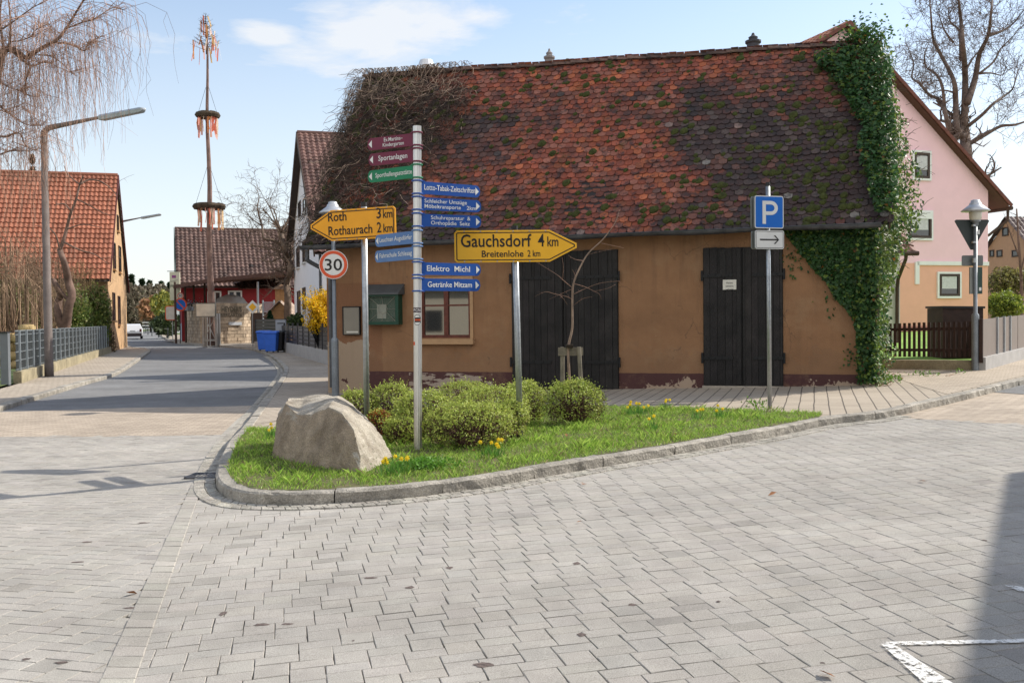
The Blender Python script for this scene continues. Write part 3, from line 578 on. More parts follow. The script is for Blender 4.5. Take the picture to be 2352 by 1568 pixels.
# gutter and downpipe
m_zinc=mat('weathered_zinc',(.085,.088,.095),rough=.5,metal=.6,var=.3,scale=5,spec=.5)
mb=MB(); g0=B(-OV-.03,-EO-.07,EZ-.035); g1=B(BL+OV-.15,-EO-.07,EZ+.0); K=40
vs=[]
for i in range(K+1):
    p=g0.lerp(g1,i/K)+V((0,0,-.012*math.sin(i*.7)))
    for k in range(9):
        an=math.pi*k/8; vs.append(p-BN*(math.cos(an)*.075)-Zv*(math.sin(an)*.075))
    for k in range(8,-1,-1):
        an=math.pi*k/8; vs.append(p-BN*(math.cos(an)*.07)-Zv*(math.sin(an)*.07))
mb.add(vs,[(i*18+k,i*18+(k+1)%18,(i+1)*18+(k+1)%18,(i+1)*18+k) for i in range(K) for k in range(18)]+[tuple(range(18)),tuple(range(K*18,K*18+18))[::-1]])
for i in range(15):
    p=g0.lerp(g1,(i+.5)/15); mb.tube([p-BN*(math.cos(math.pi*k/8)*.078)-Zv*(math.sin(math.pi*k/8)*.078) for k in range(9)],.008,4)
mb.tube([g0-BN*.078,g1-BN*.078],.011,6)
mb.build('gutter',m_zinc,barn)
mb=MB(); mb.tube(smoothp([B(-.22,-.42,3.10),B(-.22,-.42,2.93),B(-.2,-.40,2.85),B(.10,-.10,2.62),B(.12,-.06,2.5),B(.12,-.06,.15)],5),.045,10)
for z in(1.0,2.3): mb.tube([B(.12,-.06,z),B(.12,-.06,z+.03)],.054,10)
mb.build('downpipe',m_zinc,barn)
# ---- plank doors
m_plank=mat('black_stained_plank',(.013,.0115,.011),var=.6,scale=3,rough=.62,bump=.5,bscale=50,attr=True,spec=.35)
m_hinge=mat('black_iron',(.012,.012,.013),rough=.5,metal=.2,var=.2)
def door(px0,py0,px1,py1,label,boards,wear=0):
    x0,z1=FB(px0,py0); x1,z0=FB(px1,py1); z1=FB((px0+px1)/2,(py0))[1]
    z0=T((P0+BU*(x0+x1)/2).x)+.03; xm=(x0+x1)/2; dd=None
    mb=MB(); mb.box(B(xm,-.01,(z0+z1)/2),x1-x0+.02,.03,z1-z0,BU,Zv,(.6,.6,.6)); dd=mb.build('door',m_plank,barn,label=label)
    for s,(a0,a1) in enumerate(((x0,xm-.006),(xm+.006,x1))):
        mb=MB(); x=a0
        while x<a1-.03:
            wd=min(random.uniform(.11,.16),a1-x); g=random.uniform(.7,1.5); gg=(g,g*random.uniform(.9,1.0),g*random.uniform(.9,1.0))
            mb.box(B(x+wd/2,-.037+random.gauss(0,.0025),(z0+z1)/2+random.gauss(0,.006)),wd-.007,.022,z1-z0,BU,Zv,gg); x+=wd
        mb.build('door_leaf',m_plank,dd)
        mb=MB(); mb.box(B(a1-.06 if s==0 else a0+.02,-.062,(z0+z1)/2),.07 if s==0 else .03,.022,z1-z0-.04,BU,Zv,(1,1,1)); 
        xs=a0+.36 if s==0 else a1-.25; mb.box(B(xs,-.058,z1-.28),.11,.02,.5,BU,Zv,(1.2,1.2,1.2)); mb.build('cover_strip',m_plank,dd)
        for zz in(z1-.52,z0+.52):
            mb=MB(); L_=min(.85,(a1-a0)*.8); xa=a0-.03 if s==0 else a1+.03; d=1 if s==0 else -1
            mb.box(B(xa+d*L_/2,-.058,zz),L_,.014,.06,BU); mb.tube([B(xa,-.055,zz-.1),B(xa,-.055,zz+.1)],.022,8)
            for k in range(4): mb.lathe(B(xa+d*(.12+k*L_/4.6),-.068,zz)-V((0,0,.008)),[(0,0),(.012,0),(.012,.016),(0,.016)],6)
            mb.build('hinge',m_hinge,dd)
    return x0,x1,z0,z1
door(1176,577,1421,893,'wide double plank door behind the young staked tree',9)
door(1616,568,1798,880,'narrower double plank door with a paper notice',7)
mb=MB(); x0,z1=FB(1616,568); x1,_=FB(1798,880); zb=T((P0+BU*(x0+x1)/2).x)
mb.box(B((x0+x1)/2,-.06,zb+.0),x1-x0+.05,.16,.05,BU); mb.build('door_sill',mat('stone_sill',(.38,.33,.27),var=.2,scale=9),barn)
# ---- window
m_wframe=mat('red_brown_paint',(.12,.035,.022),var=.3,scale=14,rough=.6,bump=.2)
m_glass=mat('window_glass',(.012,.014,.014),rough=.03,var=.1,spec=1.0); m_glass.node_tree.nodes['Principled BSDF'].inputs['IOR'].default_value=1.9
m_sur=mat('pale_surround',(.42,.26,.14),var=.1,scale=6,rough=.9,bump=.3)
def casement(parent,O,U,N_,x0,z0,x1,z1,mf,mg,depth=.09,bar=.05,cols=2,rows=1,rowpos=.5,name='window',curtain=None,label=None,sill=None,msill=None):
    mb=MB(); y=lambda d:O+N_*d
    def bx(xa,za,xb,zb,d,th,m=mb): m.box(O+U*((xa+xb)/2)+Zv*((za+zb)/2)+N_*d,abs(xb-xa),th,abs(zb-za),U,Zv)
    bx(x0,z0,x0+bar,z1,depth,.06); bx(x1-bar,z0,x1,z1,depth,.06); bx(x0+bar,z1-bar,x1-bar,z1,depth,.06); bx(x0+bar,z0,x1-bar,z0+bar,depth,.06)
    for i in range(1,cols): xm=x0+(x1-x0)*i/cols; bx(xm-bar*.8,z0+bar,xm+bar*.8,z1-bar,depth-.005,.06)
    for r_ in range(1,rows):
        zm=z0+(z1-z0)*(rowpos if rows==2 else r_/rows); 
        for i in range(cols):
            xa=x0+(x1-x0)*i/cols+bar*.82; xb=x0+(x1-x0)*(i+1)/cols-bar*.82; bx(xa,zm-bar*.3,xb,zm+bar*.3,depth-.003,.045)
    w_=mb.build(name,mf,parent,label=label)
    for i in range(cols):
        pm=MB(); xa=x0+(x1-x0)*i/cols; xb=x0+(x1-x0)*(i+1)/cols; bx(xa+bar*.4,z0+bar*.4,xb-bar*.4,z1-bar*.4,depth+.012,.008,pm); pm.build('pane',mg,w_)
    if curtain:
        pm=MB(); bx(x0,z0,x1,z1,depth+.03,.01,pm); pm.build('curtain',curtain,w_)
    if sill:
        pm=MB(); pm.box(O+U*((x0+x1)/2)+Zv*(z0-sill/2-.003)-N_*.05,x1-x0+.12,.2,sill,U,Zv); pm.build('sill',msill or mf,w_)
    return w_
w_=casement(barn,P0,BU,BN,wx0,wz0,wx1,wz1,m_wframe,m_glass,.09,.06,2,2,.56,label='red brown casement window with pale sill')
mb=MB(); mb.box(B((wx0+wx1)/2+.02,-.04,wz0-.075),wx1-wx0+.14,.14,.11,BU); mb.build('sill',m_sur,w_)
mb=MB(); mb.box(B(wx1+.035,-.012,(wz0+wz1)/2),.066,.03,wz1-wz0+.12,BU); mb.box(B((wx0+wx1)/2,-.012,wz1+.03),wx1-wx0,.03,.056,BU); mb.box(B(wx0-.035,-.012,(wz0+wz1)/2),.066,.03,wz1-wz0+.12,BU); mb.build('surround',m_sur,w_)
# house hidden behind the barn; its chimneys show above the barn ridge
m_brick=mat('chimney_brick',(.25,.11,.07),var=.3,scale=8,rough=.9,bump=.5); m_white_mt=mat('pale_metal',(.62,.63,.65),rough=.4,metal=.3,var=.08)
rh=thing('rear_house',B(-2.5,9,0),'house mostly hidden behind the barn with its chimneys poking over the ridge','house')
m_rw=mat('rear_render',(.6,.56,.5),var=.05); RL=12.8; h_=lambda x,y,z:B(x-2.5,y+9,z)
mb=MB(); mb.add([h_(0,0,-.3),h_(0,7,-.3),h_(0,7,4.6),h_(0,3.5,8.6),h_(0,0,4.6)],[(4,3,2,1,0)]); mb.add([h_(RL,0,-.3),h_(RL,7,-.3),h_(RL,7,4.6),h_(RL,3.5,8.6),h_(RL,0,4.6)],[(0,1,2,3,4)]); mb.quad(h_(0,0,-.3),h_(RL,0,-.3),h_(RL,0,4.6),h_(0,0,4.6)); mb.quad(h_(RL,7,-.3),h_(0,7,-.3),h_(0,7,4.6),h_(RL,7,4.6)); mb.build('wall',m_rw,rh)
mb=MB()
for y_ in(-.4,7.4): mb.quad(h_(-.3,y_,4.25),h_(RL+.3,y_,4.25),h_(RL+.3,3.5,8.75),h_(-.3,3.5,8.75),(.25,.1,.07))
rr_=mb.build('roof',m_tile,rh)
p=AT(979,167,33.5); mb=MB(); mb.box(p-V((0,0,.9)),.75,.6,1.9,BU); ch=mb.build('chimney',m_brick,rr_)
mb=MB(); mb.box(p+V((0,0,.1)),1.0,.85,.09,BU); mb.lathe(p+V((.0,0,.145)),[(.0,0),(.32,0),(.22,.27),(.19,.29),(0,.29)],16); mb.build('cowl',m_white_mt,ch)
for px,py,k in((1262,158,.95),(1730,122,1.35)):
    p=AT(px,py,32.5)+V((0,0,.24)); mb=MB(); mt=mat('dark_vent',(.05,.05,.06) if px>1500 else (.22,.2,.2),rough=.7)
    mb.lathe(p-V((0,0,1.2)),[(.16*k,0),(.16*k,1.25),(.2*k,1.3),(.2*k,1.36),(.1*k,1.40),(.12*k,1.48),(.05*k,1.54),(.03*k,1.62),(0,1.64)],12); mb.build('roof_vent',mt,rr_)
# ---- things fixed to or leaning on the facade
m_paper=mat('paper',(.62,.60,.53),var=.06,scale=8,rough=.8); m_ink=mat('black_ink',(.02,.02,.022),rough=.6,var=.05)
x0,z1=FB(1661,643); x1,z0=FB(1692,665)
t=thing('paper_notice',B((x0+x1)/2,-.075,(z0+z1)/2),'small cream notice fixed to the narrower black barn door','notice')
mb=MB(); mb.box(B((x0+x1)/2,-.075,(z0+z1)/2),x1-x0,.006,z1-z0,BU); mb.build('sheet',m_paper,t)
for i,s in enumerate(('Plakate','ankleben','verboten')):
    lettering(s,B((x0+x1)/2,-.078,z1-.075-.06*i),BU,Zv,-BN,.034,m_ink,t,align='CENTER',off=.003)
m_green=mat('dark_green_paint',(.008,.05,.03),var=.2,scale=8,rough=.45,bump=.1); m_slate=mat('grey_sheet',(.09,.095,.10),rough=.5,var=.15,metal=.3)
x0,z1=FB(848,656); x1,z0=FB(925,745); t=thing('display_case',B((x0+x1)/2,-.1,(z0+z1)/2),'dark green glazed notice case with sloping grey hood on the barn wall','display case')
h=z1-z0; xm=(x0+x1)/2; zt=z1-.17; mb=MB()
mb.box(B(xm,-.02,(z0+zt)/2),x1-x0,.03,zt-z0,BU)
for s in(-1,1): mb.box(B(xm+s*((x1-x0)/2-.035),-.125,(z0+zt)/2),.07,.18,zt-z0,BU)
mb.box(B(xm,-.125,z0+.035),x1-x0-.14,.18,.07,BU); mb.box(B(xm,-.125,zt-.035),x1-x0-.14,.18,.07,BU); mb.build('case',m_green,t)
mb=MB(); e=(x1-x0)/2; mb.add([B(xm-e-.02,-.25,zt),B(xm+e+.02,-.25,zt),B(xm+e+.06,-.02,z1+.02),B(xm-e-.06,-.02,z1+.02),B(xm-e-.02,-.25,zt-.03),B(xm+e+.02,-.25,zt-.03),B(xm+e+.06,-.02,zt-.03),B(xm-e-.06,-.02,zt-.03)],[(0,1,2,3),(4,7,6,5),(0,4,5,1),(1,5,6,2),(2,6,7,3),(3,7,4,0)]); mb.build('hood',m_slate,t)
mb=MB(); mb.box(B(xm,-.17,(z0+zt)/2),x1-x0-.12,.005,zt-z0-.12,BU)
mg2=bpy.data.materials.new('case_glass'); mg2.use_nodes=True; nn=mg2.node_tree.nodes; bb=nn['Principled BSDF']; bb.inputs['Alpha'].default_value=.22; bb.inputs['Roughness'].default_value=.05; bb.inputs['Base Color'].default_value=(.1,.16,.13,1); bb.inputs['Specular IOR Level'].default_value=.8
mb.build('pane',mg2,t)
mb=MB(); mb.box(B(xm-.08,-.045,(z0+zt)/2-.05),.21,.004,.30,BU); mb.build('sheet',m_paper,t)
mb=MB(); mb.box(B(xm,-.04,(z0+zt)/2),x1-x0-.15,.008,zt-z0-.15,BU); mb.build('back_board',mat('green_board',(.03,.06,.045),rough=.8),t)
m_wire=mat('wrought_iron',(.24,.22,.18),rough=.6,metal=.4)
mb=MB(); cz=(z0+zt)/2; ww=(x1-x0)/2-.07; hh=(zt-z0)/2-.07
mb.tube([B(xm+.02+.1*math.cos(k*math.pi/10),-.20,cz+.1*math.sin(k*math.pi/10)) for k in range(21)],.005,5)
for (sx,sz) in((-1,-1),(-1,1),(1,-1),(1,1),(0,1),(0,-1),(1,0),(-1,0)):
    d=math.hypot(sx*ww,sz*hh); mb.tube([B(xm+.02+.1*sx*ww/d,-.2,cz+.1*sz*hh/d),B(xm+sx*ww,-.2,cz+sz*hh)],.004,4)
mb.tube([B(xm-ww,-.2,cz-hh),B(xm+ww,-.2,cz-hh),B(xm+ww,-.2,cz+hh),B(xm-ww,-.2,cz+hh),B(xm-ww,-.2,cz-hh)],.005,4)
mb.build('grille',m_wire,t)
x0,z1=FB(790,705); x1,z0=FB(829,768); xm=(x0+x1)/2; t=thing('notice_box',B(xm,-.04,(z0+z1)/2),'flat empty grey showcase with a thin black frame beside the green case','display case')
mb=MB(); mb.box(B(xm,-.025,(z0+z1)/2),x1-x0,.05,z1-z0,BU); mb.build('panel',mat('grey_backing',(.21,.19,.155),var=.06,rough=.35,spec=.6),t)
mb=MB()
for s in(-1,1): mb.box(B(xm+s*((x1-x0)/2),-.035,(z0+z1)/2),.018,.06,z1-z0+.018,BU)
mb.box(B(xm,-.035,z1),x1-x0-.018,.06,.018,BU); mb.box(B(xm,-.035,z0),x1-x0-.018,.06,.018,BU); mb.build('frame',m_hinge,t)
mb=MB(); mb.box(B(xm+.02,-.053,z0+.055),(x1-x0)*.7,.003,.035,BU); mb.build('label_strip',m_paper,t)
# ---- evergreen ivy on the right gable
iv=thing('ivy',B(BL,-.1,.3),'dense green ivy covering the right gable corner of the barn','climbing plant')
fac=[FB(*p) for p in [(1800,531),(2015,522),(2006,870),(1996,872),(1990,850),(1985,822),(1968,800),(1968,770),(1960,735),(1940,705),(1918,685),(1900,650),(1868,618),(1842,585),(1822,560)]]
def samp_poly(poly,n):
    xs=[p[0] for p in poly]; ys=[p[1] for p in poly]; out=[]
    X=rng.uniform(min(xs),max(xs),n*4); Y=rng.uniform(min(ys),max(ys),n*4); k=inpoly(X,Y,poly); return np.stack([X[k],Y[k]],1)[:n]
def ivycol(n,lit=0):
    g=rng.uniform(.55,1.25,n)[:,None]; c=np.array([[.05,.125,.035]])*g; y=rng.random(n)<(.13+lit); c[y]=np.array([.16,.24,.04])*g[y]; o=rng.random(n)<.012; c[o]=[.22,.10,.02]; return c
Pn=[];Nn=[];Cc=[];Sz=[]
s=samp_poly(fac,8500); jag=np.array([noise.noise(V((x*2.5,z*2.5,1))) for x,z in s]); 
dep=rng.uniform(.02,.16,len(s)); Pn+= [np.array(B(x,-d,z)) for (x,z),d in zip(s,dep)]; Nn+=[np.array(-BN)+np.array([0,0,.35])]*len(s); Cc.append(ivycol(len(s))); Sz+=[.075]*len(s)
# stray tendrils at the lower left
for sx,sz,k in((FB(1975,800)+(40,)),(FB(1915,690)+(14,)),(FB(1840,580)+(50,))):
    for i in range(k):
        Pn.append(np.array(B(sx+random.gauss(-.1,.14),-.04,sz+random.gauss(-.12,.16)))); Nn.append(np.array(-BN)); Sz.append(.06)
    Cc.append(ivycol(k))
# roof part: right verge and top corner
def RP(px,py):
    n=(b_-a).cross(c_-a).normalized(); p=PP(px,py,a,n); q=p-a; return q.dot(BU)/SW, (q-BU*q.dot(BU)).length/SL
rp_=[RP(*p) for p in [(1868,116),(1950,97),(2010,92),(2040,140),(2052,300),(2060,500),(2012,518),(2000,470),(1985,400),(1965,350),(1985,300),(1960,262),(1940,215),(1925,185),(1905,150),(1880,140)]]
s=samp_poly([(p[0],p[1]) for p in rp_],5200)
for u,v in s: Pn.append(np.array(roofP(min(u,1.03),min(v,1.03),random.uniform(.03,.30)+max(0,u-.9)*1.5))); Nn.append(np.array(nrm)*.9+np.array([.1,0,.3])); Sz.append(.085)
Cc.append(ivycol(len(s)))
# gable side: bulging cushion of leaves
def bulge(y,z):
    zz=[0,1,2,2.6,3.2,4,5,6,7,8]; bb=[.24,.28,.36,.52,.74,.8,.66,.55,.45,.12]
    return (np.interp(z,zz,bb)+.25*noise.noise(V((y*1.1,z*1.1,4)))+.12*noise.noise(V((y*3,z*3,7))))
k=0
while k<9500:
    y=random.uniform(-.45,2.9) if random.random()<.8 else random.uniform(2.9,5.8); z=random.uniform(.25,7.9); lim=EZ+(RZ1+.35-EZ)*(min(max(y+EO,0),RY+EO)/(RY+EO)) if y<RY else RZ1-(y-RY)*1.3
    if z>max(lim,3.1): continue
    bz=bulge(y,z); xx=BL+.02+bz*(random.random()**.45); zz=z+ (T(B(xx,y,0).x)-.3)
    if y<0: xx=BL+(xx-BL)*max(.3,1+y)
    Pn.append(np.array(B(xx,y,zz))); Nn.append(np.array(BU)*.8-np.array(BN)*.5+np.array([0,0,.3])); Sz.append(.08 if z>1 else .065); k+=1
Cc.append(ivycol(9500,.5))
for i in range(700):   # top tuft over the ridge
    an=random.gauss(0,.28); Pn.append(np.array(B(BL+.05+random.gauss(0,.26),RY+random.gauss(-.1,.25),RZ1+abs(random.gauss(.1,.17))))); Nn.append(np.array([0,0,1])); Sz.append(.08)
Cc.append(ivycol(700,.1))
for i in range(1500):
    z=random.uniform(.35,EZ+.1); Pn.append(np.array(B(BL+random.uniform(-.22,.14),random.uniform(-.34,-.02),z))); Nn.append(np.array(-BN)+np.array(BU)*.5); Sz.append(.072)
Cc.append(ivycol(1500,.1))
m_ivy=mat('ivy_leaf',(1,1,1),var=.12,scale=20,rough=.45,attr=True,trans=.4,spec=.4)
Vs,Fs,C=leaves(np.array(Pn),np.array(Sz),np.concatenate(Cc),np.array(Nn),.55,1.0)
npmesh('foliage',Vs,Fs,m_ivy,iv,C)
mb=MB()
for i in range(26):
    y=random.uniform(-.1,2.5); p=[B(BL+.05,y,.1)]; 
    for k in range(9): q=p[-1]; p.append(q+V((random.gauss(0,.08),random.gauss(0,.08),.45)))
    mb.tube([q+BU*(-(q-P0).dot(BU)+BL+.05+random.random()*.1) for q in p],[.03-.0025*k for k in range(10)],5)
for i in range(60):  # free twigs sticking out
    z=random.uniform(2.5,6.3); y=random.uniform(-.3,1.5); q=B(BL+bulge(y,z),y,z); d=BU*random.uniform(.1,.3)+V((0,0,random.uniform(-.15,.2))); mb.tube([q,q+d*.5+V((0,0,.03)),q+d],[.006,.005,.003],3)
mb.build('stems',mat('ivy_wood',(.12,.09,.06),rough=.9),iv)
# ---- bare climber on the left part of the roof
dv=thing('bare_climber',B(0,1,3.2),'leafless brown climber draped over the left end of the barn roof','climbing plant')
m_vine=mat('dead_vine',(.13,.10,.08),var=.5,scale=5,rough=.9,attr=True); mb=MB()
vp=[RP(*p) for p in [(838,186),(900,180),(1080,184),(1085,215),(1062,290),(1010,330),(980,400),(930,440),(890,520),(800,545),(700,560)]]
vp=[(u,v) for u,v in vp]+[(-.02,0),(-.02,1)]
S=samp_poly(vp,2500)
for i,(u,v) in enumerate(S):
    dens=1-.8*min(1,max(0,(u-.05)/.25)); 
    if random.random()>dens+.25+.35*(v>.75): continue
    n=random.randint(4,8); d=random.uniform(-math.pi,math.pi) if random.random()<.5 else -math.pi/2+random.gauss(0,.5); h=random.uniform(.03,.12); P=[]
    for k in range(n):
        P.append(roofP(u,v,h)); d+=random.gauss(0,.45); u+=math.cos(d)*.10/SW; v+=math.sin(d)*.10/SL; h=max(.02,h+random.gauss(.0,.025)); v=min(v,1.02)
    g=random.choice([.25,.35,.5,.8]) if v<.8 else random.choice([.8,1.6,2.6]); 
    if random.random()<.05: g=3.4
    mb.tube(P,[random.uniform(.003,.007)]*(n-1)+[.002],3,False,(g,g*.95,g*.9))
for i in range(430):   # twigs hanging over the gable verge and the ridge
    v=random.random()**.6; p=roofP(-.006+random.uniform(0,.03),v,.05); L_=random.uniform(.3,.95)*(.5+.5*v); o=-BU*random.uniform(.05,.45)*(.6+.6*v); g=random.choice([.5,.8,1.3,2.4])
    mb.tube([p,p+o*.6+V((0,0,.06)),p+o+V((0,0,-L_*.4)),p+o*1.1+V((random.gauss(0,.05),0,-L_))],[.005,.004,.003,.002],3,False,(g,g*.95,g*.9))
for i in range(150):
    u=random.uniform(-.01,.22)+random.gauss(0,.01); p=roofP(u,1.0,.12); L_=random.uniform(.12,.8)**1.3; dr=(roofP(u,.9)-roofP(u,1)).normalized(); g=random.choice([.5,.9,1.6,3.0]); sd=BU*random.gauss(0,.25)
    mb.tube([p,p+V((0,0,.1))-BN*.1+sd*.4,p+dr*L_*.5+V((0,0,.1))+sd,p+dr*L_+V((0,0,random.uniform(-.05,.15)))+sd*random.uniform(-.5,2)+BU*random.gauss(0,.1)],[.007,.006,.005,.003],3,False,(g,g*.93,g*.85))
mb.build('stems',m_vine,dv)
# ================================================================== SIGNS, POLES, LAMPS
m_galv=speck(mat('galvanised_steel',(.36,.38,.40),rough=.42,metal=.75,var=.16,scale=9,spec=.5),30,.1)
m_alu=mat('brushed_aluminium',(.62,.60,.57),rough=.33,metal=.85,var=.08,scale=3)
m_cap=mat('black_cap',(.02,.02,.022),rough=.6)
m_yel=mat('sign_yellow',(.80,.42,.015),rough=.45,var=.05,scale=3,spec=.4); m_yel2=mat('sign_orange_yellow',(.80,.35,.015),rough=.5,var=.07,scale=3,spec=.4)
m_blk=mat('sign_black',(.018,.016,.014),rough=.6,var=.1); m_wht=mat('sign_white',(.66,.66,.64),rough=.45,var=.04,scale=3)
m_blu=mat('sign_blue',(.012,.07,.30),rough=.4,var=.08,scale=4); m_blu2=mat('faded_blue',(.085,.17,.36),rough=.5,var=.08,scale=4)
m_mar=mat('sign_maroon',(.14,.018,.045),rough=.45,var=.1,scale=4); m_grn=mat('sign_green',(.01,.18,.08),rough=.45,var=.08,scale=4)
m_pblu=mat('parking_blue',(.012,.13,.50),rough=.4,var=.05); m_red=mat('sign_red',(.62,.09,.03),rough=.5,var=.1,scale=6)
m_back=mat('sign_back_grey',(.20,.21,.20),rough=.5,metal=.4,var=.1)
def wallq(a,b): pass
def rrect(w,h,r,n=5):
    P=[]
    for cx,cy,a0 in((w/2-r,h/2-r,0),(-w/2+r,h/2-r,90),(-w/2+r,-h/2+r,180),(w/2-r,-h/2+r,270)):
        for k in range(n+1): an=R(a0+90*k/n); P.append((cx+r*math.cos(an),cy+r*math.sin(an)))
    return P
def plate(mb,O,U,W,n,pts,d,th): # pts 2d (ccw), front at O+n*d
    mb.prism([O+U*x+W*y+n*d for x,y in pts],-n*th)
def ring2(mb,O,U,W,n,outer,inner,d):
    k=len(outer); vs=[O+U*x+W*y+n*d for x,y in outer]+[O+U*x+W*y+n*d for x,y in inner]
    mb.add(vs,[(i,(i+1)%k,k+(i+1)%k,k+i) for i in range(k)])
def shrink(pts,d):  # inward offset for convex polygon
    n=len(pts); out=[]
    for i in range(n):
        a=V(pts[i-1]);b=V(pts[i]);c=V(pts[(i+1)%n]); e1=(b-a); e2=(c-b)
        if e1.length<1e-6 or e2.length<1e-6: out.append(tuple(b)); continue
        e1.normalize();e2.normalize(); n1=V((-e1.y,e1.x)); n2=V((-e2.y,e2.x)); m=(n1+n2); m.normalize(); k=d/max(.5,m.dot(n1)); out.append(tuple(b+m*k))
    return out
def pole(t,base,top,r,m=m_galv,cap=True,n=14,name='pole'):
    mb=MB(); mb.tube([base-V((0,0,.12)),base.lerp(top,.5),top],r,n); o=mb.build(name,m,t,True)
    for p in o.data.polygons:
        if len(p.vertices)>4: p.use_smooth=False
    if cap:
        mb=MB(); mb.tube([top-(top-base).normalized()*.05,top+(top-base).normalized()*.006],r*1.06,n); mb.build('cap',m_cap,t)
def frame(C,yaw,roll,lean=0):
    U=V((math.cos(yaw),math.sin(yaw),0)); n=V((math.sin(yaw),-math.cos(yaw),0)); W=Zv.copy()
    q=Matrix.Rotation(-roll,3,n); return q@U,q@W,n
# ---- the two yellow direction signs
def arrow_pts(L_,H,tip,right,r=.03):
    s=1 if right else -1; e=L_/2; h=H/2
    P=[(-e+r,-h),(e-tip,-h),(e,-.028),(e,.028),(e-tip,h),(-e+r,h),(-e,h-r),(-e,-h+r)]
    if not right: P=[(-x,y) for x,y in P][::-1]
    return P
def yellow(base,top,C,yaw,roll,L_,H,tip,right,label,m,rad=.038,ts=1):
    t=thing('direction_sign',base,label,'road sign','yellow direction signs'); pole(t,base,top,rad)
    U,W,n=frame(C,yaw,roll); O=C+n*.055; P=arrow_pts(L_,H,tip,right); mb=MB(); plate(mb,O,U,W,n,P,0,.018); bd=mb.build('board',m,t,bevel=.003)
    mb=MB(); ring2(mb,O,U,W,n,shrink(P,.022),shrink(P,.034),.003); mb.build('border_line',m_blk,bd)
    for k in range(6):
        for s in(-1,1): mb=MB(); x=-L_/2+.12+k*(L_-.5)/5+(0 if right else .26); mb.box(O+U*x+W*(s*(H/2-.012))+n*.003,.014,.004,.01,U,W); mb.build('rivet',m_galv,bd)
    for s in(-1,1): mb=MB(); mb.box(C+W*(s*H*.3)+n*.012,.16,.05,.035,U,W); mb.tube([C+W*(s*H*.3-.02),C+W*(s*H*.3+.02)],rad*1.2,12); mb.build('bracket',m_galv,t)
    return t,bd,O,U,W,n
def ptop(px,py,Z): return AT(px,py,Z)
b0=G(843,1004); 
t,bd,O,U,W,n=yellow(b0,AT(836,466,b0.y),AT(814,516,b0.y-.0),-R(18),R(-1.0),1.21,.395,.30,False,'orange yellow arrow board pointing left to Roth and Rothaurach',m_yel2)
for s,x,y,h,wd in(('Roth',-.345,.055,.115,.265),('Rothaurach',-.345,-.125,.115,.625),('3',.345,.055,.13,.062),('km',.435,.055,.105,.13),('2',.345,-.125,.13,.062),('km',.435,-.125,.105,.13)):
    lettering(s,O+U*x+W*y,U,W,n,h,m_blk,bd,width=wd,bold=.012)
b1=G(1195,1006)
t,bd,O,U,W,n=yellow(b1,AT(1182,520,b1.y),AT(1184,566,b1.y),R(5),R(-.3),1.485,.385,.33,True,'bright yellow arrow board pointing right to Gauchsdorf and Breitenlohe',m_yel)
for s,x,y,h,wd in(('Gauchsdorf',-.665,-.005,.15,.855),('4',.268,-.005,.15,.078),('km',.383,-.005,.118,.135),('Breitenlohe',-.415,-.128,.078,.505),('2 km',.14,-.128,.078,.155)):
    lettering(s,O+U*x+W*y,U,W,n,h,m_blk,bd,width=wd,bold=.012)
# ---- multi-arm signpost
b2=G(960,1034); top2=AT(958,290,b2.y); t=thing('finger_post',b2,'tall ribbed aluminium finger post with nine coloured name boards','signpost')
mb=MB(); n_=40; vs=[]; hgt=top2.z-b2.z
for z,P_ in((0-.1,b2),(hgt,top2)):
    c=V((P_.x,P_.y,b2.z+z))
    for k in range(n_):
        an=2*math.pi*k/n_; rr=.0475-(.0035 if k%4==0 else 0); vs.append(c+V((rr*math.cos(an),rr*math.sin(an),0)))
mb.add(vs,[(k,(k+1)%n_,n_+(k+1)%n_,n_+k) for k in range(n_)]+[tuple(range(n_,2*n_))]); mb.build('pole',m_alu,t)
def pz(py): return top2.lerp(b2,(py-290)/(1034-290))
def blade(side,yc,ztip,xtip,m,lines,h=.142,twoline=False):
    c0=pz(yc); hor=730-.0108*(959-1176); dz=c0.z-EYE
    Zt=b2.y*ztip; pt=AT(xtip,730,Zt); pt.z=c0.z
    U=(pt-V((c0.x,c0.y,c0.z))); U.z=0; L_=U.length; U.normalize(); Wv=Zv; 
    nn=V((U.y,-U.x,0)); nn=nn if nn.y<0 else -nn
    O=c0; s0=.045; P=[(s0,-h/2)]
    r=.052
    for k in range(7):
        an=R(-90+180*k/6); P.append((L_-r+r*math.cos(an),(h/2-.0)*math.sin(an)))
    P.append((s0,h/2))
    mb=MB(); pts=[O+U*x+Wv*y+nn*.012 for x,y in P]
    if side<0: pts=pts[::-1]
    mb.prism(pts,-nn*.024); bd=mb.build('name_board',m,t)
    mb=MB(); q=[O+U*(L_-.066)+Wv*(.045)+nn*.0145,O+U*(L_-.066)-Wv*(.045)+nn*.0145,O+U*(L_-.018)+nn*.0145]; mb.add(q if side>0 else q[::-1],[(0,1,2)]); mb.build('arrow',m_wht,bd)
    RU=U if side>0 else -U
    for s,xs,xe,yy,hh,bo in lines:
        d0,d1=[(PL(q,yc,O,U)-O).dot(U) for q in(xs,xe)]
        lettering(s,O+U*d0+Wv*yy,RU,Wv,nn,hh,m_wht,bd,width=abs(d1-d0),bold=bo*.55,off=.0145)
    for zz in(h/2+.002,-h/2-.002): 
        mb=MB(); c=O+Wv*zz; mb.lathe(c-V((0,0,.008)),[(.046,0),(.062,0),(.065,.004),(.065,.012),(.062,.016),(.046,.016)],20); mb.box(c+U*.07,.035,.03,.016,U); mb.build('clamp_ring',m,bd)
L1=.0
blade(-1,319.5,1.030,851,m_mar,[('Ev.Martins–',883.4,926.4,.012,.044,.012),('Kindergarten',880.6,929,-.046,.042,.012)])
